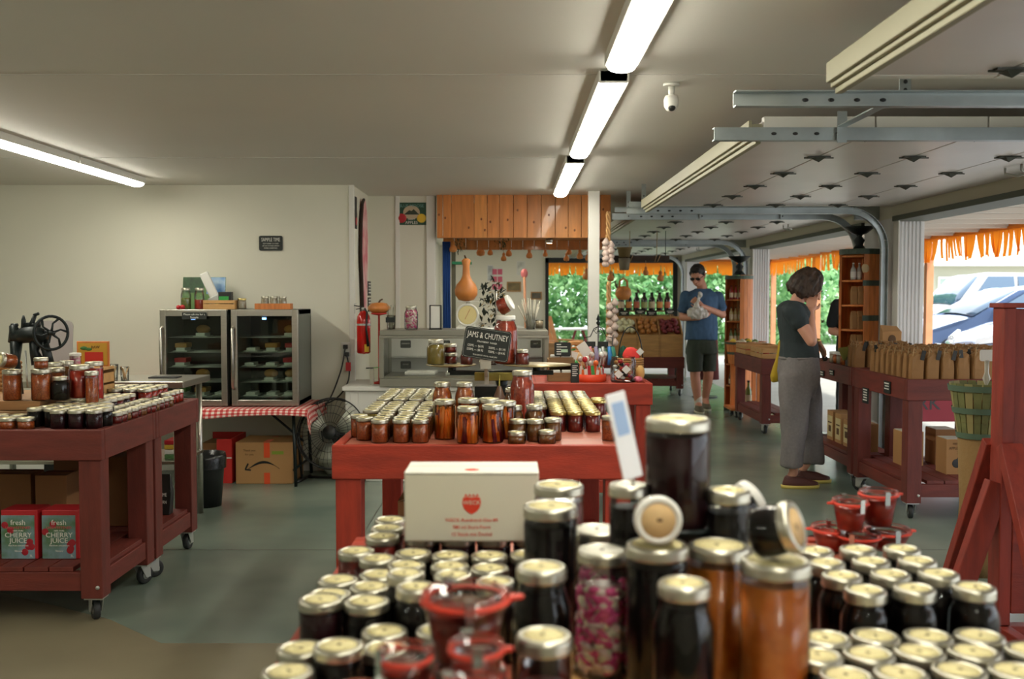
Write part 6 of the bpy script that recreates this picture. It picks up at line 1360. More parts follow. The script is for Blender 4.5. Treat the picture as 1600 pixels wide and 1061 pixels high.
# dark beam with pot and gourds between post and door frame
YBm = 11.0; q0_ = atY(958, 404, YBm); q1_ = atY(1044, 404, YBm)
t = thing('hanging_beam', 'dark rustic beam hanging on twine beyond the white post', 'beam', ((q0_.x+q1_.x)/2-.05, YBm, q0_.z)); hl = (q1_.x-q0_.x)/2+.06
MB().box(-hl, hl, -.04, .04, -.03, .03).build('beam', mat('dark_beam', S(62, 50, 42), .8, nz=.3), t, .006)
for x in (.1*-1, .2): MB().tube([(x, -.045, -.035), (x+.02, -.045, .04), (x+.03, 0, .3)], .004, 6).tube([(x+.06, -.045, .035), (x+.03, -.045, -.035)], .004, 6).build('twine', mTw, t)
for x in (-hl+.04, hl-.04): MB().cyl((x, 0, .03), (x, 0, DZ-q0_.z if x > -.2 else CZ-q0_.z), .004, n=6).build('chain', mIron, t)
q = atY(975, 398, YBm-.05); t = thing('stone_pot', 'small tapered planter pot set on the dark beam', 'pot', (q.x, YBm-.09, q.z)); MB().lathe([(.05, -.17), (.06, -.1), (.065, -.04)], n=18).build('lower_pot', mat('grey_pot', S(120, 112, 92), .8), t); MB().lathe([(.06, -.03), (.075, .06), (.085, .065), (.085, .08), (.07, .08)], n=18).build('upper_pot', mat('olive_pot', S(110, 92, 54), .7), t)
q = atY(974, 452, 10.9); t = thing('hanging_purse_gourd', 'orange gourd carved like a handbag, hanging in the far opening', 'gourd', q); MB().lathe([(.001, -.12), (.06, -.11), (.09, -.06), (.08, 0), (.05, .03), (.001, .035)], n=20, sy=.6).tube([(-.045, 0, .02), (-.04, 0, .09), (0, 0, .12), (.04, 0, .09), (.045, 0, .02)], .012, 8).build('gourd', mHG, t); MB().cyl((0, 0, .12), (0, 0, .33), .003, n=5).build('string', mTw, t)
gourd(1032, 432, 10.95, 1.1, 'small gourd hanging from the dark beam on a long green string'); gourd(1009, 424, 10.95, .9, 'small gourd hanging from the middle of the dark beam'); gourd(916, 429, 10.9, 1.2, 'gourd hanging low just left of the white post'); gourd(954, 432, 10.9, 1.1, 'gourd hanging low just right of the white post')
# garlic braids on the post
mGa = mat('garlic', S(206, 184, 172), .5, nz=.15, ns=30); mBr2 = mat('braid_straw', S(184, 142, 92), .8, nz=.2)
for ztop, zbot, zbr, px, lab in ((377, 414, 330, 951, 'braid of white garlic hanging on the post just under the canopy'), (470, 545, 440, 957, 'long garlic and straw braid hanging lower on the post')):
    a = atY(px, ztop, 8.5); b = atY(px, zbot, 8.5); t = thing('garlic_braid', lab, 'garlic', (a.x, 8.53, b.z)); n = 9 if ztop < 400 else 12; H = a.z-b.z
    for k in range(n): MB().lathe([(.001, -.03), (.025, -.022), (.034, 0), (.02, .022), (.006, .04)], n=12, c=(.022*(1 if k % 2 else -1)+.0, -.01*(k % 3), H*(k+.5)/n)).build('garlic_bulb', mGa, t)
    c = atY(px, zbr, 8.5).z-b.z
    for s_ in (0, 2.1, 4.2): MB().tube([(.014*math.sin(k*.9+s_)-(.03 if ztop > 400 else 0), .012*math.cos(k*.9+s_), H*.2+(c-H*.2)*k/16) for k in range(17)], .01, 6).build('straw', mBr2, t)
# side room: pictures, shelf bits on far wall
for px, py, w_, h_, c, lab in ((794, 441, .2, .42, S(200, 120, 140), 'pink six-picture print on the far white wall'), (766, 427, .12, .3, S(180, 184, 184), 'grey card on the far white wall'), (814, 419, .16, .26, S(206, 206, 196), 'pale oval picture on the far white wall'), (803, 448, .26, .18, S(120, 104, 70), 'framed brown landscape on the far white wall'), (838, 462, .2, .14, S(96, 92, 80), 'small grey photograph beside the wooden sticks')):
    if px == 794: px, py = 777, 424; py = 436
    q = atY(px, py, YF-.02); t = thing('wall_picture', lab, 'picture', (q.x, YF, q.z)); MB().box(-w_/2, w_/2, -.02, 0, -h_/2, h_/2).build('frame', mWhite if h_ > .2 else mKraft, t)
    if 'six' in lab:
        for i in range(2):
            for j in range(3): MB().box(-w_/2+.01+i*.097, -w_/2+.095+i*.097, -.023, -.02, -h_/2+.02+j*.135, -h_/2+.12+j*.135).build('print', mat('rose_print', S(206, 96, 120), .6), t)
    else: MB().box(-w_/2+.02, w_/2-.02, -.023, -.02, -h_/2+.02, h_/2-.02).build('print', mat('print_%d' % px, c, .6, nz=.4, ns=9), t)
t = thing('wall_brush', 'long handled brush with a pink flame tip leaning on the far wall', 'brush', atY(824, 480, 16.5)); t.location.z = 0; MB().cyl((0, 0, 0), (-.05, .1, 1.75), .022).build('handle', mat('peach_wood', S(216, 150, 110), .6), t); MB().ell((-.05, .1, 1.8), .06, .03, .08).build('tip', mat('rose_tip', S(220, 120, 120), .6), t)
t = thing('chest_freezer', 'white cabinet along the far wall of the side room', 'cabinet', (-.25, 17.55, 0)); MB().box(-.7, .7, -.35, .35, .02, .82).build('body', mWhite, t, .01); MB().box(-.7, .7, -.36, .35, .83, .9).build('lid', mWhite, t, .01)
# outside furniture
mChO = mat('orange_cedar', S(206, 136, 70), .6, nz=.15)
t = thing('cedar_chair', 'tall-backed orange cedar garden chair outside the far opening', 'chair', (atY(872, 520, 19.3).x, 19.3, -.0)); t.rotation_euler = (0, 0, math.radians(35))
for k in range(5): MB().bar((-.2+k*.1, .25, .3), (-.26+k*.13, .62, 1.12-.05*abs(k-2)), .09, .02, up=(0, 1, 0)).build('back_slat', mChO, t, .003)
for k in range(5): MB().box(-.25, .25, -.3+k*.11, -.2+k*.11, .32-.01*k, .34-.01*k).build('seat_slat', mChO, t, .002)
for s_ in (-1, 1): MB().box(s_*.3-.05, s_*.3+.05, -.35, .35, .55, .575).build('armrest', mChO, t, .002); MB().box(s_*.27-.015, s_*.27+.015, -.33, -.23, 0, .55).build('leg', mChO, t); MB().bar((s_*.27, -.25, .3), (s_*.27, .6, .06), .03, .1).build('leg', mChO, t)
t = thing('garden_table', 'pale round garden table outside the far opening', 'table', (atY(905, 510, 21.5).x, 21.5, 0)); MB().lathe([(.001, .7), (.55, .7), (.56, .715), (.55, .73), (.001, .73)], n=30, cap=False).build('table_top', mWhite, t)
for k in range(4): a = k*1.57+.7; MB().cyl((.1*math.cos(a), .1*math.sin(a), .7), (.4*math.cos(a), .4*math.sin(a), 0), .025).build('leg', mat('maroon_leg', S(130, 50, 50), .6), t)
# ---------------- barrel shelves ----------------
def barrel_shelf(label, cx, cy, z0, z1, R, a_open=(150, 250), shelves=4, rz=0, hoops=(0, .03, .36, .68, .97)):
    """staved half barrel cabinet, open toward angle range (degrees)"""
    t = thing('barrel_shelf', label, 'shelf', (cx, cy, z0), rz); H = z1-z0; n = 22; mHp = mat('grey_green_hoop', S(74, 86, 74), .5, metal=.5)
    for k in range(n):
        a0 = 360*k/n; 
        if a_open[0] < a0+8 < a_open[1]: continue
        a, b = math.radians(a0+.4), math.radians(a0+360/n-.4)
        MB().add([(r_*math.cos(q), r_*math.sin(q), z) for z in (0, H) for r_, q in ((R, a), (R, b), (R-.02, b), (R-.02, a))], [(3, 2, 1, 0), (4, 5, 6, 7), (0, 1, 5, 4), (1, 2, 6, 5), (2, 3, 7, 6), (3, 0, 4, 7)]).build('stave', mOak, t)
    for f in hoops:
        aa = [math.radians(a_open[1]-4+(360-(a_open[1]-a_open[0])+8)*k/30) for k in range(31)] if 0 < f < .9 and f > .1 else [6.283*k/30 for k in range(31)]
        z = H*f; m = MB()
        for p_, q_ in zip(aa, aa[1:]): m.add([((R+.004)*math.cos(p_), (R+.004)*math.sin(p_), z), ((R+.004)*math.cos(q_), (R+.004)*math.sin(q_), z), ((R+.004)*math.cos(q_), (R+.004)*math.sin(q_), z+.045), ((R+.004)*math.cos(p_), (R+.004)*math.sin(p_), z+.045)], [(0, 1, 2, 3)])
        m.build('hoop', mHp, t)
    zs = []
    for k in range(shelves+1):
        z = .03+(H-.08)*k/shelves; zs.append(z0+z)
        MB().lathe([(.001, z), (R-.022, z), (R-.022, z+.016), (.001, z+.016)], n=24, cap=False).build('shelf_board', mOak, t)
    return zs
zb0 = atY(1345, 540, 8.42).z; zb1 = atY(1345, 394, 8.42).z
bxc = atY(1349, 460, 8.31).x-.01
zs = barrel_shelf('tall barrel stave shelf with paper packets beside the curved track', bxc-.02, 8.31, .902, zb1, .165, (165, 262), 4)
def pouch(x, y, z, label, w_=.07, h_=.14, d_=.045, group=None, mt=None, lab=None):
    t = thing('paper_pouch', label, 'bag', (x, y, z), random.uniform(-.1, .1), group); a, b = w_/2, d_/2
    MB().add([(-a, -b, 0), (a, -b, 0), (a, b, 0), (-a, b, 0), (-a, -b, h_*.7), (a, -b, h_*.7), (a, b, h_*.7), (-a, b, h_*.7), (-a, -.003, h_), (a, -.003, h_), (a, .003, h_), (-a, .003, h_)], [(3, 2, 1, 0), (0, 1, 5, 4), (1, 2, 6, 5), (2, 3, 7, 6), (3, 0, 4, 7), (4, 5, 9, 8), (6, 7, 11, 10), (5, 6, 10, 9), (7, 4, 8, 11), (8, 9, 10, 11)]).build('pouch', mt or mBag, t, .004)
    if lab: MB().box(-a*.6, a*.6, -b-.002, -b, h_*.15, h_*.55).build('label', lab, t)
    return t
for si, lv in ((1, 'lowest'), (2, 'middle')):
    for k in range(3): pouch(bxc-.1+k*.045, 8.22-(k*.012), zs[si]+.018, 'brown pouch on the %s barrel shelf, %s from the left' % (lv, ORD[k+1]), .042, .15, .05, 'pouches in the barrel shelf')
for k in range(2): bottle(bxc-.1+k*.05, 8.24, zs[3]+.018, 'pale bottle on the upper barrel shelf, %s from the left' % ORD[k+1], .022, .14, mSteelD, mWhite, mWhite, 'pale bottles in the barrel shelf')
t = thing('wooden_spoon', 'pale round wooden spoon hanging in the barrel shelf', 'spoon', (bxc-.03, 8.15, zs[3]+.08)); MB().ell((0, 0, .03), .034, .006, .042, 16, 10).bar((0, 0, .06), (0, 0, .15), .012, .006).build('spoon', mat('birch_spoon', S(222, 196, 150), .6), t)
for k in range(3): pouch(bxc-.1+k*.045, 8.22-k*.012, zs[0]+.018, 'brown pouch at the foot of the barrel shelf, %s from the left' % ORD[k+1], .042, .16, .05, 'pouches in the barrel shelf')
def funnel_scale(x, y, z, label, s=1.):
    t = thing('black_counter_scale', label, 'scale', (x, y, z)); MB().lathe([(.07*s, 0), (.05*s, .02*s), (.03*s, .05*s), (.045*s, .09*s), (.02*s, .12*s), (.03*s, .14*s)], n=18).build('body', mIron, t); MB().lathe([(.02*s, .13*s), (.06*s, .145*s), (.115*s, .19*s), (.12*s, .2*s), (.105*s, .192*s), (.001, .15*s)], n=22, cap=False).build('pan', mIron, t)
funnel_scale(bxc-.03, 8.31, zb1+.005, 'black iron counter scale with a wide pan, on the barrel shelf')
# far barrel shelf with bottles
zs2a = atY(1150, 430, 12.4).z; fx = atY(1152, 500, 12.5).x
zs2 = barrel_shelf('far barrel stave shelf lined with sauce bottles behind the man', fx, 12.42, .002, zs2a, .17, (170, 268), 6, hoops=(0, .35, .5, .97))
bc_ = [mat('red_sauce', S(150, 30, 26), .3, coat=.6), mat('pale_sauce', S(190, 170, 110), .3, coat=.6), mat('green_sauce', S(90, 110, 50), .3, coat=.6)]
for si in range(1, 6):
    for k in range(4): bottle(fx-.11+k*.052, 12.42-.07-(k*.012), zs2[si]+.018, 'small bottle on barrel shelf level %s, %s from the left' % (ORD[si], ORD[k+1]), .023, .17, bc_[(5-si) % 3] if si > 2 else mBot, cL[0], mBlack, 'bottles in the far barrel shelf')
funnel_scale(fx+.0, 12.42, zs2a+.005, 'black iron counter scale on the far barrel shelf', 1.15)
# half barrel fruit stand
q = atY(1180, 540, 11.3); t = thing('half_barrel_stand', 'half barrel on a wheeled stand, filled with squash', 'barrel', (q.x, 11.75, 0)); R = .235
zt_ = atY(1180, 535, 11.5).z
for k in range(18):
    a, b = 6.283*k/18+.01, 6.283*(k+1)/18-.01
    MB().add([(r_*math.cos(p_), r_*math.sin(p_), z) for z, r2 in ((zt_-.26, .86), (zt_, 1)) for r_, p_ in ((R*r2, a), (R*r2, b), (R*r2-.02, b), (R*r2-.02, a))], [(3, 2, 1, 0), (4, 5, 6, 7), (0, 1, 5, 4), (1, 2, 6, 5), (2, 3, 7, 6), (3, 0, 4, 7)]).build('stave', mOak, t)
MB().lathe([(R+.004, zt_-.03), (R+.006, zt_-.005)], n=30, cap=False).lathe([(R*.93, zt_-.15), (R*.94, zt_-.12)], n=30, cap=False).build('hoop', mat('grey_green_hoop', S(74, 86, 74)), t); MB().lathe([(.001, zt_-.1), (R*.9, zt_-.1)], n=24, cap=False).build('bottom_board', mOak, t)
for k in range(4): a = k*1.57+.78; MB().bar((.18*math.cos(a), .18*math.sin(a), .12), (.18*math.cos(a), .18*math.sin(a), zt_-.24), .045, .045).build('leg', mOak, t); caster(t, .18*math.cos(a), .18*math.sin(a), .035, .09)
MB().box(-.21, .21, -.21, .21, .092, .12).build('base_board', mOak, t)
mSq = [mat('yellow_squash', S(222, 190, 70), .5), mat('cream_squash', S(216, 208, 180), .5), mat('green_squash', S(90, 120, 60), .5)]
for k in range(12):
    a = k*2.4; r_ = .05*k**.5; o = MB().lathe([(.001, -.03), (.035, -.02), (.045, .0), (.03, .025), (.008, .04)], n=12).build('squash', mSq[k % 3]); o.location = (q.x+min(r_, .17)*math.cos(a), 11.75+min(r_, .17)*math.sin(a), zt_-.03+.02*(k % 2))
    tag(o, '%s squash heaped in the half barrel, number %s outward from the middle' % (('yellow', 'cream', 'green')[k % 3], ORD[k+1]), 'squash', 'squash in the half barrel')
bottle(q.x-.0, 11.6, .121, 'green wine bottle standing under the half barrel', .04, .32, mat('wine_green', S(110, 124, 40), .15, coat=1), cL[0])
# red-fruit crates on the cart behind woman
for k, (y, c) in enumerate(((10.5, 'peach'), (11.2, 'tomato'))):
    t = thing('produce_crate', 'slatted produce crate %s on the cart behind the woman' % ('in front' if k == 0 else 'at the back'), 'crate', (2.76, y, .775)); t.rotation_euler = (math.radians(0), 0, 0)
    for s_ in (-1, 1):
        for j in range(2): MB().box(-.18, .18, s_*.24-.006, s_*.24+.006, .01+j*.055, .055+j*.055).build('slat', mPineL, t); MB().box(s_*.18-.006, s_*.18+.006, -.234, .234, .01+j*.055, .055+j*.055).build('slat', mPineL, t)
    MB().box(-.174, .174, -.234, .234, 0, .01).build('bottom_board', mPineL, t)
mTom = mat('tomato_red', S(200, 40, 34), .3, coat=.5)
for k in range(20): 
    o = MB().ell((0, 0, 0), .034, .034, .03, 12, 8).build('tomato', mTom); o.location = (2.76-.12+.08*(k % 4), 11.03+.085*(k//4), .775+.05); tag(o, 'red tomato in the rear produce crate, %s across, %s row' % (ORD[k % 4+1], ORD[k//4+1]), 'tomato', 'tomatoes in the rear crate')
    o = MB().ell((0, 0, 0), .034, .034, .03, 12, 8).build('peach', mSq[1] if k % 3 else mTom); o.location = (2.76-.12+.08*(k % 4), 10.33+.085*(k//4), .775+.05); tag(o, 'pale peach in the front produce crate, %s across, %s row' % (ORD[k % 4+1], ORD[k//4+1]), 'peach', 'peaches in the front crate')
t = thing('rose_cloth_stand', 'maroon coat-like cloth hanging behind the far barrel shelf', 'cloth', (2.72, 14.0, 0)); MB().tube([(0, 0, .25), (0, 0, .9), (0, 0, 1.2)], [.2, .17, .08], 14, flat=.5).build('cloth', mat('maroon_cloth', S(110, 50, 48), .9), t); MB().cyl((0, 0, 0), (0, 0, 1.25), .015).lathe([(.18, 0), (.18, .015)], n=16).build('pole', mIron, t)
# ---------------- paper bag cart ----------------
ZB = .894; mTie = mat('black_bag_label', S(34, 32, 28), .6)
def bag_mesh(seed, w_=.082, d_=.055, h_=.195):
    rnd = random.Random(seed); a, b = w_/2, d_/2; m = MB(); L = [(0, 1, 1), (.02, 1.02, 1.02), (.35, 1.02, 1.04), (.7, .98, .95), (.82, .9, .6), (.88, .55, .3), (.94, .7, .35), (1, .8, .4)]; N_ = 12; vs = []; fs = []
    for f, sx, sy in L:
        for k in range(N_):
            t_ = 2*math.pi*k/N_; c, s_ = math.cos(t_), math.sin(t_); e = .35; x = math.copysign(abs(c)**e, c)*a*sx; y = math.copysign(abs(s_)**e, s_)*b*sy; j = .0015+.004*(f > .6); vs.append((x+rnd.uniform(-j, j), y+rnd.uniform(-j, j), f*h_+(rnd.uniform(-.004, .004) if f == 1 else 0)))
    for j in range(len(L)-1):
        for k in range(N_): fs.append((j*N_+k, j*N_+(k+1) % N_, (j+1)*N_+(k+1) % N_, (j+1)*N_+k))
    fs.append(tuple(reversed(range(N_)))); m.add(vs, fs, 0, False); bag = m.mesh('bag_body', mBag)
    m = MB(); z = h_*.88
    m.tube([(a*.6*math.cos(q), b*.36*math.sin(q), z) for q in [6.283*k/10 for k in range(10)]], .0025, 5, closed=True); s_ = rnd.choice((-1, 1)); m.tube([(0, -b*.3, z), (s_*.02, -b*.8, z+.03), (s_*.03, -b*1.0, z-.02)], .002, 5)
    tie = m.mesh('twine', mTw); m = MB(); m.box(-.013, .013, -b*1.0, -b*.94, h_*.66, h_*.98, M=Matrix.Rotation(rnd.uniform(-.3, .3), 4, 'Y')); return bag, tie, m.mesh('bag_tag', mTie)
BM = [bag_mesh(i) for i in range(5)]
def pbag(x, y, label, group, z=ZB): 
    t = thing('paper_bag', label, 'bag', (x, y, z), random.uniform(-.15, .15), group)
    b, ti, tg = BM[random.randrange(5)]; link('bag_body', b, t); link('twine', ti, t); link('bag_tag', tg, t)
for j in range(8):
    for i in range(8): pbag(2.585+i*.098, 6.36+j*.098, 'tied brown paper bag on the front cart, %s across in the %s row' % (ORD[i+1], ORD[j+1]), 'tied brown paper bags on the cart')
for j in range(2):
    for i in range(4): pbag(2.585+i*.11, 7.42+j*.1, 'tied brown paper bag on the second cart, %s across in the %s row' % (ORD[i+1], ORD[j+1]), 'tied bags on the second cart')
t = thing('large_paper_bag', 'larger kraft bag with square bottom standing above the tied bags', 'bag', (2.93, 7.72, ZB)); MB().add([(-.07, -.05, 0), (.07, -.05, 0), (.07, .05, 0), (-.07, .05, 0), (-.075, -.05, .26), (.075, -.05, .26), (.07, .04, .3), (-.06, .04, .31)], [(3, 2, 1, 0), (0, 1, 5, 4), (1, 2, 6, 5), (2, 3, 7, 6), (3, 0, 4, 7), (4, 5, 6, 7)]).build('bag_body', mKraft, t, .004); MB().ell((0, -.052, .2), .03, .001, .035).build('seal', mPrint, t)
for i in range(4): 
    for j in range(4): 
        if i < 2 or j > 1: jar(2.575+i*.08, 7.68+j*.085 if i > 1 else 7.7+j*.085, ZB, 'pale jar with white lid near the woman, %s across, %s back' % (ORD[i+1], ORD[j+1]), 'straight', .034, .09, ('peach', 'cream')[(i+j) % 2], 'white', 'white', 'white-lidded jars near the woman')
t = thing('leaflet_holder', 'black rack of yellow-green leaflets between the jars and the paper bags', 'rack', (2.6, 7.58, ZB)); MB().box(-.05, .05, -.03, .03, 0, .07).build('holder', mBlack, t, .003)
for k in range(9): MB().box(-.012, .012, -.002, .002, .05, .15, M=Matrix.Translation((-.045+k*.011, 0, 0)) @ Matrix.Rotation(-.4+.1*k, 4, 'Y')).build('leaflet', mat('lime_leaflet', S(140, 140, 70), .6), t)
for py, px, Y, w_, h_, lab, ln in ((618, 1367, 7.0, .055, .11, 'tall black price board on the red cart side, chalk lines', 5), (605, 1402, 6.6, .055, .08, 'wide black price board on the red cart side', 3), (583, 1312, 8.0, .06, .045, 'black price board beside the woman', 2), (575, 1290, 8.25, .05, .04, 'black price board half hidden by her hand', 2), (582, 1325, 7.75, .05, .045, 'black price board under the pale jars', 2)):
    z = atY(px, py, Y).z; t = thing('price_board', lab, 'sign', (2.498, Y, z)); MB().box(-.008, 0, -w_, w_, -h_/2, h_/2).build('board', mChalk, t, .002); m = MB()
    for k in range(ln): m.box(-.0095, -.008, -w_*.7, w_*(.5 if k % 2 else .7), h_/2-.018-k*.018, h_/2-.01-k*.018)
    m.build('chalk_lines', mChalkW, t)
for x, y, w_, d_, h_, lab in ((2.95, 6.62, .13, .13, .235, 'cider box with black print on the front cart shelf'), (2.78, 6.95, .12, .13, .24, 'brown box behind the cider box'), (3.03, 7.0, .12, .14, .25, 'brown box in the back corner of the front cart shelf')):
    t = thing('cardboard_box', lab, 'box', (x, y, .247), group='boxes on the front right cart'); MB().box(-w_/1.6, w_/1.6, -d_/1.6, d_/1.6, 0, h_).build('body', mKraft if 'cider' in lab else mKraftD, t, .003); MB().box(-w_/1.7, w_/1.7, -d_/1.7, d_/1.7, h_, h_+.002).build('lid_flap', mat('white_box_top', S(200, 192, 170), .8), t)
    if 'cider' in lab:
        text('100% PURE', .022, face_cam(0, -d_/1.6-.001, h_-.03), mPrint, t, sx=.8); text('APPLE CIDER', .026, face_cam(0, -d_/1.6-.001, h_-.06), mPrint, t, sx=.85); text('3L', .024, face_cam(0, -d_/1.6-.001, h_-.088), mPrint, t)
        MB().ell((-.012, -d_/1.6, .075), .03, .0012, .03, 16, 8).ell((.03, -d_/1.6, .075), .014, .0012, .016, 12, 6).cyl((-.012, -d_/1.6, .1), (-.0, -d_/1.6, .118), .003, n=5).build('apple_print', mBlack, t)
for k in range(4):
    y = 7.55+k*.2; t = thing('cider_carton', 'brown carton with printed panel on the second cart shelf, %s from the front' % ORD[k+1], 'carton', (2.69, y, .247), group='cider cartons behind the woman'); hh_ = .24 if k > 1 else .215
    MB().box(-.075, .075, -.075, .075, 0, hh_).build('body', mKraft, t, .003); MB().box(-.0765, -.075, -.06, .06, .03, hh_-.04).build('printed_panel', mat('cream_panel', S(206, 190, 140), .7), t); MB().box(-.0775, -.0765, -.03, .03, .07, .12).box(-.0775, -.0765, -.045, .045, .14, .15).build('dark_print', mPrint, t)
# banner behind
t = thing('maroon_banner', 'maroon banner reading PARK, hung low beyond the paper bag cart', 'banner', (3.62, 8.9, .3)); MB().box(-.7, .7, 0, .01, 0, .42).build('cloth', mat('maroon_banner', S(130, 40, 50), .8), t); text('PARK', .17, face_cam(0.02, -.002, .16), mBlack, t); MB().cyl((-.7, .005, -.3), (-.7, .005, .42), .012).cyl((.7, .005, -.3), (.7, .005, .42), .012).build('stake', mIron, t)
# bushel basket with white sign
q = atY(1535, 640, 5.0); bx_, by_ = q.x+.03, 5.1; t = thing('bushel_basket', 'green-banded bushel basket on a burlap stand beside the tall red stand', 'basket', (bx_, by_, 0)); z1 = atY(1535, 598, 5.1).z; z0 = atY(1535, 682, 5.1).z
mBu = mat('mossy_basket', S(110, 112, 66), .7, nz=.25, ns=15)
for k in range(20):
    a, b = 6.283*k/20, 6.283*(k+.86)/20
    MB().add([(r_*math.cos(p_), r_*math.sin(p_), z) for r_, z in ((.1, z0), (.145, z1)) for p_ in (a, b)], [(0, 1, 3, 2)]).build('slat', mBu if k % 3 else mat('pale_basket', S(150, 140, 90), .7), t).modifiers.new('s', 'SOLIDIFY').thickness = .004
for z, r_ in ((z1-.025, .148), ((z0+z1)/2, .127), (z0+.01, .106)): MB().lathe([(r_, z-.015), (r_+.005, z+.015)], n=28, cap=False).build('band', mat('green_band', S(86, 108, 88), .6), t)
MB().lathe([(.001, z0+.08), (.115, z0+.08)], n=24, cap=False).build('filling_board', mBag, t); MB().lathe([(.12, 0), (.1, .1), (.085, z0*.5), (.1, z0)], n=20).build('burlap_stand', mat('burlap', S(140, 110, 66), .9, bump=.4, bs=60), t)
for k in range(9): a = 6.283*k/9; pouch(bx_+.07*math.cos(a), by_+.07*math.sin(a), z0+.082, 'green-labelled packet in the bushel basket, position %s round the rim' % ORD[k+1], .05, .1, .03, 'packets in the bushel basket', mBag, mat('moss_label', S(90, 104, 60), .6))
t = thing('sign_holder', 'blank white sign on a clear baluster holder in the bushel basket', 'sign', (bx_+.035, by_, z0+.082)); zz = atY(1543, 563, 5.1).z-z0-.082; MB().lathe([(.02, 0), (.01, .02), (.008, zz*.6), (.02, zz*.7), (.01, zz*.8), (.012, zz)], n=14).build('stem', mCl, t); MB().prism(rrect(.075, .058, .01), (0, .0, zz+.025), (1, 0, 0), (0, 0, 1), .006).build('plate', mWhite, t)
mSt = [mat('stand_red_'+k, S(136, 46, 32), .55, nz=.25, ns=5, stretch=v, bump=.15, bs=40) for k, v in (('across', (1, 6, 6)), ('along', (6, 1, 6)), ('upright', (6, 6, 1)))]
# tall red stand
t = thing('red_timber_stand', 'tall bright red timber stand with splayed braces at the right edge', 'stand', (2.08, 4.1, 0)); TZs = atY(1570, 481, 4.1).z
def sx(px, Y=4.1): return atY(px, 700, Y).x-2.08
MB().box(sx(1556), sx(1556)+.05, -.05, .05, .07, TZs).build('post', mSt[2], t, .004)
MB().box(sx(1556)+.052, sx(1556)+.36, -.03, .01, .56, TZs-.004).build('panel_board', mSt[2], t, .004); MB().box(sx(1556)+.362, sx(1556)+.6, -.03, .01, .56, TZs-.004).build('panel_board', mSt[2], t, .004)
MB().box(sx(1556)-.012, sx(1556)+.62, -.06, .06, TZs, TZs+.02).build('cap_board', mSt[0], t, .004)
MB().box(sx(1556)+.0, sx(1556)+.05, -.5, .5, 0, .07).build('foot', mSt[1], t, .004)
MB().box(sx(1556)+.052, sx(1556)+.62, -.05, .0, .12, .54).build('lower_board', mSt[0], t, .004)
X0 = sx(1556)
for s_ in (-1, 1): MB().prism([(0, 0), (.1, 0), (.1-.36*1, .62*0)], (0, 0, 0), (1, 0, 0), (0, 0, 1), .001) if 0 else MB().bar((X0+.025, s_*.46, .09), (X0+.025, s_*.06, .82), .048, .09, up=(1, 0, 0)).build('brace', mSt[2], t, .004)
MB().bar((X0-.2, -.02, .04), (X0+.0, -.02, .66), .09, .05, up=(0, 1, 0)).build('brace', mSt[2], t, .004); MB().bar((X0+.1, -.07, .62), (X0+.35, -.09, .06), .12, .04, up=(0, 1, 0)).build('brace', mSt[2], t, .004)
MB().box(X0-.24, X0+.6, -.06, .0, 0, .07).build('foot', mSt[0], t, .004)
# ---------------- people ----------------
mSkin = mat('skin', S(196, 138, 112), .5, nz=.06, ns=12); mSkinL = mat('skin_pale', S(208, 152, 126), .5, nz=.05, ns=12)
def fuse(mb, voxel, it, name, m, parent, disp=None):
    """one continuous surface from overlapping closed pieces"""
    me = mb.mesh(name, m); o = bpy.data.objects.new('tmp', me)
    r = o.modifiers.new('r', 'REMESH'); r.mode = 'VOXEL'; r.voxel_size = voxel; r.use_smooth_shade = True
    if it: s = o.modifiers.new('s', 'SMOOTH'); s.iterations = it; s.factor = .5
    me2 = evaluated(o)
    if disp:
        amp, fr, st = disp; me2.update(); 
        nn = [v.normal.copy() for v in me2.vertices]
        for v, n_ in zip(me2.vertices, nn):
            p_ = v.co.copy(); v.co = p_+n_*amp*(noise.noise((p_.x*fr, p_.y*fr, p_.z*fr*st))+.5*noise.noise((p_.x*fr*2.3, p_.y*fr*2.3, p_.z*fr*2.3*st+7)))
    me2.materials.clear(); me2.materials.append(m); me2.polygons.foreach_set('use_smooth', [True]*len(me2.polygons)); me2.name = name
    return link(name, me2, parent)
def limb(m, pts, rs, n=12, flat=1.):
    """tapered chain with round ends"""
    P = []; R = []
    for i in range(len(pts)-1):
        for k in range(4): f = k/4; P.append(Vector(pts[i]).lerp(Vector(pts[i+1]), f)); R.append(rs[i]*(1-f)+rs[i+1]*f)
    P.append(Vector(pts[-1])); R.append(rs[-1]); m.tube(P, R, n, flat=flat)
    for p_, r_ in zip(pts, rs): m.ell(p_, r_, r_, r_, 12, 8)
def loft(m, rings, n=22, ax=None):
    """rings: (centre, rx, ry, yaw, tilt) stacked into a closed body"""
    vs = []; fs = []
    for c, rx, ry, yaw, tilt in rings:
        M_ = Matrix.Translation(c) @ Matrix.Rotation(yaw, 4, 'Z') @ Matrix.Rotation(tilt, 4, 'Y')
        for k in range(n):
            a = 2*math.pi*k/n; cc, ss = math.cos(a), math.sin(a); e = .85; vs.append(M_ @ Vector((rx*math.copysign(abs(cc)**e, cc), ry*math.copysign(abs(ss)**e, ss), 0)))
    k_ = len(rings)
    for j in range(k_-1):
        for i in range(n): q = (i+1) % n; fs.append((j*n+i, j*n+q, (j+1)*n+q, (j+1)*n+i))
    fs += [tuple(reversed(range(n))), tuple((k_-1)*n+i for i in range(n))]; m.add(vs, fs, 0, True)
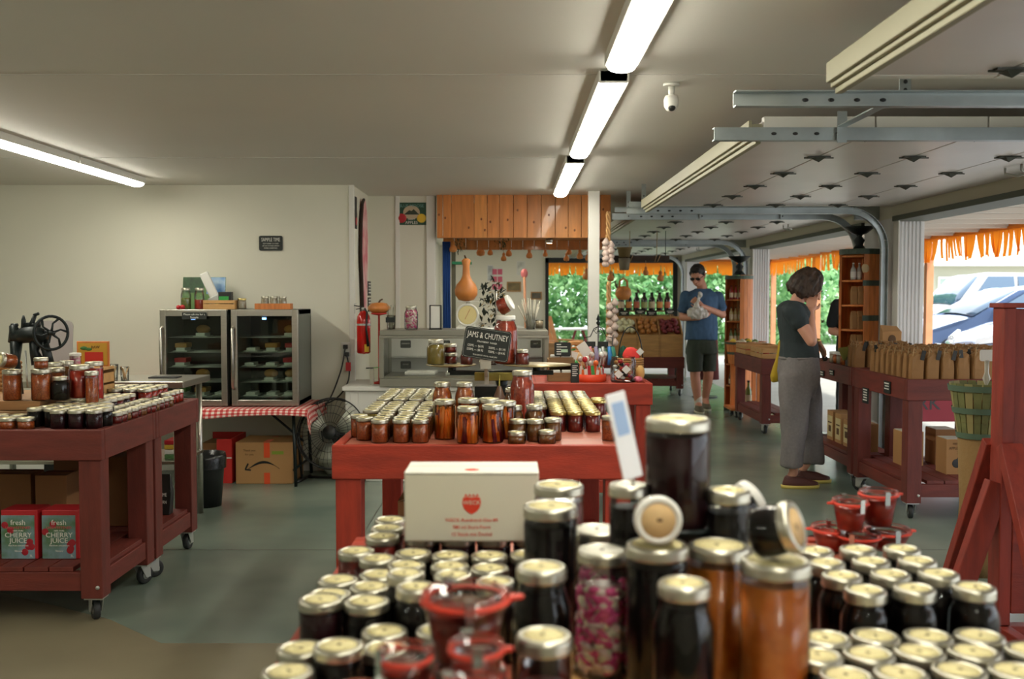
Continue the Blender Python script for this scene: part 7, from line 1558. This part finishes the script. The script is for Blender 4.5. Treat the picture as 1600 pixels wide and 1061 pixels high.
def hand(m, w, d, nrm, curl=.5, side=1, s=1., spread=.12):
    """palm and five fingers: w wrist, d pointing direction, nrm palm normal (fingers close toward it)"""
    w, d, nrm = Vector(w), Vector(d).normalized(), Vector(nrm); nrm = (nrm-d*nrm.dot(d)).normalized(); u = d.cross(nrm)*side
    for k in range(4):
        o_ = (k-1.5)*.0205*s; a = w+u*o_*.6; b = w+d*.088*s+u*o_; m.tube([a, a.lerp(b, .5), b], [.015*s, .0165*s, .0125*s], 8); m.ell(b, .0125*s, .0125*s, .0125*s, 8, 6)
        L = (.07, .08, .074, .058)[k]*s; dd = (d+u*(k-1.5)*spread).normalized(); p_ = b; ang = 0
        for j, f in enumerate((.45, .32, .23)):
            ang += curl*(.8, 1, .8)[j]; dj = (dd*math.cos(ang)+nrm*math.sin(ang)).normalized(); q = p_+dj*L*f; r0, r1 = (.0098-.0012*j)*s, (.009-.0012*j)*s
            m.tube([p_, q], [r0, r1], 8); m.ell(q, r1, r1, r1, 8, 6); p_ = q
    t0 = w+d*.02*s-u*.02*s; t1 = t0+(d*.5-u*.75+nrm*.35).normalized()*.045*s; t2 = t1+(d*.85-u*.2+nrm*.5).normalized()*.032*s; t3 = t2+(d*.85+u*.1+nrm*.5).normalized()*.024*s
    limb(m, [t0, t1, t2, t3], [.015*s, .0125*s, .0105*s, .0085*s], 8)
def head(m, M_, s=1., nose=1.):
    """face looks along local -y; origin at the head centre"""
    k = len(m.v); m.ell((0, .008, .02), .076, .094, .1, 22, 16); m.ell((0, -.022, -.045), .058, .066, .07, 18, 12); m.ell((0, -.05, -.088), .026, .026, .022, 10, 8)
    m.tube([(0, -.088, .012), (0, -.108, -.022), (0, -.104, -.034)], [.009, .0135*nose, .012], 8); m.ell((0, -.116*nose, -.03), .013, .013, .011, 8, 6); m.ell((-.013, -.1, -.034), .009, .01, .008, 8, 6); m.ell((.013, -.1, -.034), .009, .01, .008, 8, 6)
    m.ell((0, -.085, .022), .05, .012, .009, 12, 6); m.ell((0, -.089, -.062), .024, .011, .0065, 10, 6); m.ell((0, -.087, -.07), .02, .011, .0065, 10, 6)
    for s_ in (-1, 1):
        m.ell((s_*.045, -.07, -.02), .022, .018, .018, 10, 8); m.ell((s_*.031, -.083, .002), .0145, .009, .0095, 10, 8); m.tube([(s_*.075, .012, -.03), (s_*.083, .022, -.005), (s_*.086, .026, .02), (s_*.078, .01, .025)], [.007, .009, .01, .007], 8)
    m.v[k:] = [tuple(M_ @ (Vector(v)*s)) for v in m.v[k:]]
def eyes(M_, parent, s=1.):
    m = MB(); b = MB()
    for s_ in (-1, 1):
        m.ell((s_*.031, -.09, .001), .0115, .005, .0055, 10, 6, M=M_ @ Matrix.Scale(s, 4)); b.ell((s_*.031, -.0945, .001), .0045, .003, .0045, 8, 6, M=M_ @ Matrix.Scale(s, 4)); b.bar(M_ @ Vector((s_*.016, -.095, .024))*1, M_ @ Vector((s_*.046, -.09, .027)), .006, .004)
    m.build('eyes', mat('eye_white', S(220, 214, 206), .2), parent); b.build('pupils_and_brows', mat('dark_brown_hair', S(48, 34, 26), .6), parent)
# ---- woman ----
YW = 7.45; W0 = atY(1247, 752, YW); W0.z = 0
def w_(px, py, dy=0): v = atY(px, py, YW+dy); return Vector((v.x-W0.x, dy, v.z))
tw = thing('person', 'woman in dark tee and wide grey trousers, hand raised to her face', 'person', W0)
hc = w_(1264, 448, .0); HW = Matrix.Translation(hc) @ Matrix.Rotation(math.radians(84), 4, 'Z') @ Matrix.Rotation(math.radians(36), 4, 'X')
b = MB(); head(b, HW, .98)
limb(b, [w_(1243, 478, 0), w_(1247, 466, 0), w_(1256, 455, 0)], [.058, .05, .052])
loft(b, [(w_(1245, 565), .1, .15, 0, 0), (w_(1246, 530), .095, .13, 0, 0), (w_(1242, 500), .1, .15, 0, .1), (w_(1241, 484), .085, .165, 0, .15), (w_(1242, 475), .05, .09, 0, .2)])
shR, shL = w_(1240, 488, -.165), w_(1244, 488, .165); elR = w_(1268, 533, -.24); wrR = w_(1266, 486, -.12)
limb(b, [shR, shR.lerp(elR, .5), elR], [.053, .047, .041]); limb(b, [elR, elR.lerp(wrR, .35), wrR], [.041, .038, .026])
hand(b, wrR, w_(1270, 461, -.075)-wrR, (.35, 1, 0), .16, 1, .92)
elL = w_(1256, 530, .26); wrL = w_(1279, 536, .1); limb(b, [shL, elL], [.05, .038]); limb(b, [elL, wrL], [.037, .025]); hand(b, wrL, w_(1288, 552, .08)-wrL, (-.6, -.3, -.8), .45, -1, .92)
for s_, hip, kn, an, toe in ((-1, w_(1240, 590, -.085), w_(1241, 662, -.09), w_(1240, 738, -.09), 0), (1, w_(1252, 590, .085), w_(1264, 658, .1), w_(1260, 724, .13), 0)):
    limb(b, [hip, kn, an], [.085, .052, .034]); limb(b, [an, an+Vector((-.025, 0, -.045))], [.034, .03]); limb(b, [Vector((an.x-.02, an.y, .045)), Vector((an.x+.08, an.y-.0, .035)), Vector((an.x+.135, an.y, .028))], [.034, .032, .022])
fuse(b, .0065, 3, 'body', mSkinL, tw); eyes(HW, tw, .98)
mTee = mat('charcoal_tee', S(44, 54, 56), .85, nz=.1, ns=20); m = MB()
loft(m, [(w_(1249, 563), .139, .165, 0, 0), (w_(1249, 556), .142, .168, 0, 0), (w_(1248, 535), .128, .155, 0, 0), (w_(1244, 510), .13, .17, 0, .08), (w_(1242, 494), .122, .19, 0, .12), (w_(1240, 484), .112, .205, 0, .15), (w_(1241, 477), .09, .17, 0, .2), (w_(1244, 472), .066, .085, 0, .25)])
for s_, a, e in ((-1, shR, elR), (1, shL, elL)): d = (e-a).normalized(); limb(m, [a+Vector((-.01, .03*-s_, .012)), a+Vector((0, 0, .006)), a+d*.08], [.075, .078, .07]); m.tube([a+d*.04, a+d*.085, a+d*.088], [.068, .072, .068], 14)
fuse(m, .008, 4, 'tee_shirt', mTee, tw, (.006, 14, .5))
mTr = mat('grey_linen_trousers', S(120, 115, 114), .85, nz=.1, ns=60, bump=.15, bs=120); m = MB()
loft(m, [(w_(1248.5, 557), .142, .17, 0, 0), (w_(1248.5, 563), .143, .172, 0, 0), (w_(1248, 580), .15, .186, 0, 0), (w_(1248, 602), .138, .17, 0, 0), (w_(1249, 622), .1, .12, 0, 0)])
loft(m, [(w_(1244, 585, -.085), .122, .1, 0, 0), (w_(1242, 615, -.1), .118, .1, 0, 0), (w_(1241, 650, -.11), .104, .097, 0, 0), (w_(1239, 690, -.12), .084, .09, 0, 0), (w_(1238.5, 729, -.12), .08, .09, 0, 0)])
loft(m, [(w_(1252, 585, .085), .12, .1, 0, 0), (w_(1258, 615, .1), .115, .1, 0, 0), (w_(1264, 650, .12), .102, .092, 0, 0), (w_(1267, 685, .13), .09, .085, 0, 0), (w_(1268, 724, .13), .082, .09, 0, 0)])
o = fuse(m, .009, 14, 'trousers', mTr, tw, (.014, 9, .35)); MB().tube([w_(1248.5, 559)+Vector((.142*math.cos(a), .17*math.sin(a), 0)) for a in [6.283*k/30 for k in range(30)]], .006, 6, flat=2, closed=True).build('waistband', mTr, tw)
mHr = mat('brown_bob_hair', S(56, 39, 27), .6, nz=.6, ns=30, stretch=(1, 1, .3), bump=.6, bs=50); m = MB(); k0 = 0
for a in range(46):
    th = math.radians(-124+248*a/45); r_ = random.uniform(.96, 1.08); fwd = abs(th) > 1.9
    # strands from crown down the sides and back (local: face -y); th=0 is the back of the head
    sx_, sy_ = math.sin(th), math.cos(th); zb_ = -.1 if not fwd else -.06; P = [(.02*sx_, .02+.02*sy_, .122*r_), (.062*sx_*r_, .015+.075*sy_*r_, .1), (.09*sx_*r_, .012+.108*sy_*r_, .045), (.098*sx_*r_, .012+.122*sy_*r_, -.02 if not fwd else .03), (.096*sx_*r_, .016+.112*sy_*r_, zb_*.8), (.078*sx_*r_, .012+.092*sy_*r_, zb_+random.uniform(-.02, .01))]
    m.tube(P, [.014, .018, .018, .018, .016, .006], 7)
m.ell((0, .022, .035), .086, .1, .095, 20, 14); m.v = [tuple(HW @ Vector(v)) for v in m.v]
fuse(m, .0055, 1, 'bobbed_hair', mHr, tw, (.005, 45, .6))
for an in (w_(1240, 738, -.09), w_(1260, 724, .13)):
    mm = MB(); x = an.x; y = an.y; loft(mm, [((x+.05, y, .02), .135, .046, 0, 0), ((x+.05, y, .045), .132, .046, 0, 0), ((x+.035, y, .07), .105, .04, 0, .12), ((x+.015, y, .088), .07, .036, 0, .12)]); sh = fuse(mm, .006, 2, 'shoe', mat('maroon_slip_on', S(88, 48, 42), .6), tw)
    mm = MB(); loft(mm, [((x+.05, y, 0), .142, .05, 0, 0), ((x+.05, y, .024), .145, .052, 0, 0)]); mm.build('sole', mat('yellow_sole', S(206, 186, 96), .6), sh)
wd = (wrL-elL).normalized(); MB().tube([wrL-wd*.03, wrL-wd*.006], [.033, .033], 16).tube([wrL-wd*.028+Vector((.0, -.03, .012)), wrL-wd*.028+Vector((.0, -.042, .014))], [.02, .019], 14).build('wristwatch', mat('gold_watch', S(200, 170, 90), .3, metal=.6), tw)
t = thing('sunglasses', 'dark sunglasses dangling from the woman\'s lower hand', 'sunglasses', W0+w_(1288, 560, .07)); MB().ell((0, -.02, 0), .022, .006, .018).ell((.012, .03, -.005), .022, .006, .018).tube([(0, -.02, .012), (.006, .005, .014), (.012, .03, .01)], .003, 6).tube([(-.02, -.02, .01), (-.03, 0, .05)], .003, 6).build('lenses', mBlack, t)
t = thing('yellow_tote', 'mustard yellow cloth bag hanging at the woman\'s back', 'bag', W0+w_(1222, 600, .23)); m = MB(); loft(m, [(w_(1211, 597, 0)-w_(1222, 600, 0), .025, .025, 0, 0), (w_(1213, 588, 0)-w_(1222, 600, 0), .045, .04, 0, 0), (w_(1218, 565, 0)-w_(1222, 600, 0), .042, .035, 0, 0), (w_(1222, 535, 0)-w_(1222, 600, 0), .026, .03, 0, 0), (w_(1232, 505, 0)-w_(1222, 600, 0), .012, .012, 0, 0), (w_(1240, 488, 0)-w_(1222, 600, 0), .008, .01, 0, 0)], 14)
fuse(m, .007, 2, 'bag_cloth', mat('mustard_cloth', S(176, 146, 30), .85), t, (.008, 18, .4))
# ---- man ----
YM = 12.3; M0 = atY(1096, 640, YM); M0.z = 0
def g_(px, py, dy=0): v = atY(px, py, YM+dy); return Vector((v.x-M0.x, dy, v.z))
tm = thing('person', 'man in blue tee and dark shorts walking, holding a pale plastic bag', 'person', M0)
hc = g_(1090, 431, -.05); HM = Matrix.Translation(hc) @ Matrix.Rotation(math.radians(-28), 4, 'Z') @ Matrix.Rotation(math.radians(24), 4, 'X')
b = MB(); head(b, HM, 1.08, 1.05); limb(b, [g_(1098, 456, .02), g_(1096, 445, 0), g_(1093, 437, -.01)], [.07, .06, .056])
loft(b, [(g_(1096, 540), .15, .11, 0, 0), (g_(1096, 510), .15, .11, 0, 0), (g_(1096, 478), .17, .12, 0, 0), (g_(1096, 462), .17, .1, 0, 0), (g_(1097, 453), .09, .07, 0, 0)])
sR, sL = g_(1072, 464), g_(1121, 464); eR = g_(1066, 496, -.02); eL = g_(1129, 492, -.02); wR = g_(1091, 497, -.24); wL = g_(1096, 478, -.24)
limb(b, [sR, eR], [.055, .046]); limb(b, [eR, eR.lerp(wR, .35), wR], [.046, .042, .03]); hand(b, wR, g_(1103, 494, -.25)-wR, (0, .35, .9), .3, 1, 1.05)
limb(b, [sL, eL], [.055, .046]); limb(b, [eL, eL.lerp(wL, .35), wL], [.046, .042, .03]); hand(b, wL, g_(1086, 470, -.26)-wL, (-.2, .9, .2), .75, -1, 1.05)
anR, anL = Vector((g_(1091, 630, -.12).x, -.12, .1)), Vector((g_(1102, 630, .2).x, .2, .13))
for hip, kn, an, k_ in ((g_(1087, 540, -.02), g_(1086, 586, -.12), anR, 0), (g_(1106, 540, .02), g_(1107, 586, .02), anL, 1)):
    limb(b, [hip, kn, kn.lerp(an, .35), an], [.1, .062, .062, .04]); limb(b, [an, Vector((an.x, an.y-.12, .05 if not k_ else .06))], [.045, .035])
fuse(b, .0075, 3, 'body', mSkin, tm); eyes(HM, tm, 1.08)
mBl = mat('blue_tee', S(62, 92, 124), .85, nz=.1, ns=20); m = MB()
loft(m, [(g_(1096, 531), .205, .15, 0, 0), (g_(1096, 520), .2, .15, 0, 0), (g_(1097, 500), .19, .15, 0, 0), (g_(1096, 478), .195, .15, 0, 0), (g_(1096, 464), .205, .135, 0, 0), (g_(1096, 457), .165, .11, 0, 0), (g_(1097, 451), .085, .08, 0, 0)])
for a, e in ((sR, eR), (sL, eL)): d = (e-a); limb(m, [a+Vector((0, 0, .01)), a+d*.6], [.07, .072]); m.tube([a+d*.5, a+d*.72, a+d*.73], [.07, .08, .074], 14)
fuse(m, .01, 4, 'tee_shirt', mBl, tm, (.012, 10, .5))
mShs = mat('dark_olive_shorts', S(54, 64, 54), .85, nz=.1, ns=20); m = MB()
loft(m, [(g_(1096, 527), .17, .13, 0, 0), (g_(1096, 545), .195, .15, 0, 0), (g_(1096, 552), .195, .15, 0, 0)])
loft(m, [(g_(1086, 540, -.02), .1, .12, 0, 0), (g_(1085.5, 562, -.07), .096, .115, 0, 0), (g_(1085.5, 580, -.11), .092, .1, 0, 0)]); loft(m, [(g_(1106, 540, .02), .1, .12, 0, 0), (g_(1107, 562, .02), .096, .115, 0, 0), (g_(1107, 580, .02), .09, .1, 0, 0)])
fuse(m, .01, 4, 'shorts', mShs, tm, (.008, 10, .4))
m = MB(); m.ell((0, .02, .05), .085, .096, .085, 20, 14); m.ell((0, -.055, .095), .062, .045, .03, 14, 8); m.tube([(-.08, -.02, .05), (-.084, -.01, .01)], [.014, .008], 8); m.tube([(.08, -.02, .05), (.084, -.01, .01)], [.014, .008], 8); m.ell((0, .05, -.02), .075, .06, .05, 16, 10)
m.v = [tuple(HM @ (Vector(v)*1.08)) for v in m.v]; fuse(m, .007, 1, 'short_hair', mat('near_black_hair', S(30, 25, 22), .6), tm, (.006, 40, 1))
m = MB(); S8 = Matrix.Scale(1.08, 4)
for s_ in (-1, 1): m.ell((s_*.033, -.1, .002), .027, .006, .019, 12, 8, M=HM @ S8); m.bar(HM @ S8 @ Vector((s_*.058, -.094, .008)), HM @ S8 @ Vector((s_*.084, .01, .008)), .006, .004)
m.bar(HM @ S8 @ Vector((-.02, -.103, .008)), HM @ S8 @ Vector((.02, -.103, .008)), .005, .005); m.build('sunglasses', mBlack, tm)
for an, z in ((anR, 0), (anL, 0)):
    m = MB(); limb(m, [an+Vector((0, 0, .07)), an+Vector((0, 0, -.0)), Vector((an.x, an.y, .06))], [.05, .047, .05]); fuse(m, .008, 1, 'sock', mat('white_sock', S(216, 210, 196), .9), tm)
    m = MB(); loft(m, [((an.x, an.y-.07, .022), .05, .15, 0, 0), ((an.x, an.y-.07, .05), .05, .148, 0, 0), ((an.x, an.y-.04, .085), .042, .1, 0, 0), ((an.x, an.y-.0, .1), .04, .05, 0, 0)]); sh = fuse(m, .008, 2, 'shoe', mat('olive_trainer', S(96, 90, 70), .7), tm)
    m = MB(); loft(m, [((an.x, an.y-.07, 0), .053, .155, 0, 0), ((an.x, an.y-.07, .024), .055, .157, 0, 0)]); m.build('sole', mat('pale_sole', S(190, 186, 160), .7), sh)
t = thing('plastic_bag', 'pale plastic bag held against the man\'s chest, its neck twisted up', 'bag', M0+g_(1090, 489, -.27)); m = MB(); m.ell((0, .01, 0), .125, .07, .078, 20, 14); m.ell((.03, .0, -.01), .1, .065, .065, 16, 10); m.tube([(-.02, -.02, .06), (-.01, -.02, .12), (.01, -.02, .17), (.03, -.02, .25)], [.05, .018, .022, .026], 10)
fuse(m, .008, 1, 'bag_film', mat('milky_plastic', S(206, 202, 194), .3, coat=.5), t, (.016, 22, 1))
# ---- third person behind the barrel shelf ----
P0 = Vector((3.45, 10.0, -.004)); tp = thing('person', 'person in black tee and floral apron, mostly hidden behind the barrel shelf', 'person', P0)
HP = Matrix.Translation((-.02, -.02, 1.52)) @ Matrix.Rotation(math.radians(-40), 4, 'Z') @ Matrix.Rotation(math.radians(20), 4, 'X'); b = MB(); head(b, HP)
limb(b, [(0, 0, 1.38), (0, 0, 1.46)], [.06, .052]); loft(b, [((0, 0, .9), .15, .11, 0, 0), ((0, 0, 1.1), .13, .1, 0, 0), ((0, 0, 1.3), .16, .11, 0, 0), ((0, 0, 1.38), .1, .07, 0, 0)])
for s_, el, wr in ((-1, (-.24, -.02, 1.08), (-.1, -.26, 1.04)), (1, (.24, -.02, 1.08), (.1, -.26, 1.04))): limb(b, [(s_*.18, 0, 1.33), el], [.052, .042]); limb(b, [el, wr], [.042, .027]); hand(b, wr, (-s_*.5, -.5, -.2), (0, 0, -1), .4, s_, .95)
for s_ in (-1, 1): limb(b, [(s_*.085, 0, .9), (s_*.09, 0, .48), (s_*.09, .02, .08)], [.085, .055, .04]); limb(b, [(s_*.09, .02, .05), (s_*.1, -.13, .035)], [.038, .03])
fuse(b, .009, 3, 'body', mSkinL, tp); eyes(HP, tp)
m = MB(); loft(m, [((0, 0, .88), .19, .14, 0, 0), ((0, 0, 1.1), .165, .13, 0, 0), ((0, 0, 1.3), .195, .14, 0, 0), ((0, 0, 1.4), .09, .07, 0, 0)]); [limb(m, [(s_*.18, 0, 1.33), (s_*.225, -.01, 1.16)], [.075, .07]) for s_ in (-1, 1)]; fuse(m, .011, 3, 'tee_shirt', mat('black_tee', S(26, 27, 30), .9), tp, (.008, 12, .5))
m = MB(); loft(m, [((0, 0, .98), .17, .13, 0, 0), ((0, 0, .82), .18, .14, 0, 0)]); [loft(m, [((s_*.09, 0, .88), .1, .11, 0, 0), ((s_*.09, .02, .1), .075, .08, 0, 0)]) for s_ in (-1, 1)]; fuse(m, .012, 3, 'jeans', mat('dark_jeans', S(40, 56, 70), .9), tp, (.008, 12, .5))
MB().prism([(-.12, 1.3), (.12, 1.3), (.2, 1.05), (.2, .55), (-.2, .55), (-.2, 1.05)], (0, -.155, 0), (1, 0, 0), (0, 0, 1), .006).build('apron', mat('floral_apron', S(110, 90, 120), .8, col2=S(200, 170, 110), ns=22), tp)
m = MB(); m.ell((0, .02, .04), .088, .1, .09); m.ell((0, .07, -.04), .07, .05, .07); m.v = [tuple(HP @ Vector(v)) for v in m.v]; fuse(m, .009, 1, 'tied_hair', MATS['brown_bob_hair'], tp)
for s_ in (-1, 1): m = MB(); loft(m, [((s_*.095, -.06, 0), .05, .14, 0, 0), ((s_*.095, -.06, .05), .05, .14, 0, 0), ((s_*.095, -.0, .09), .04, .07, 0, 0)]); fuse(m, .009, 1, 'shoe', mBlack, tp)
bpy.data.scenes.remove(TS)
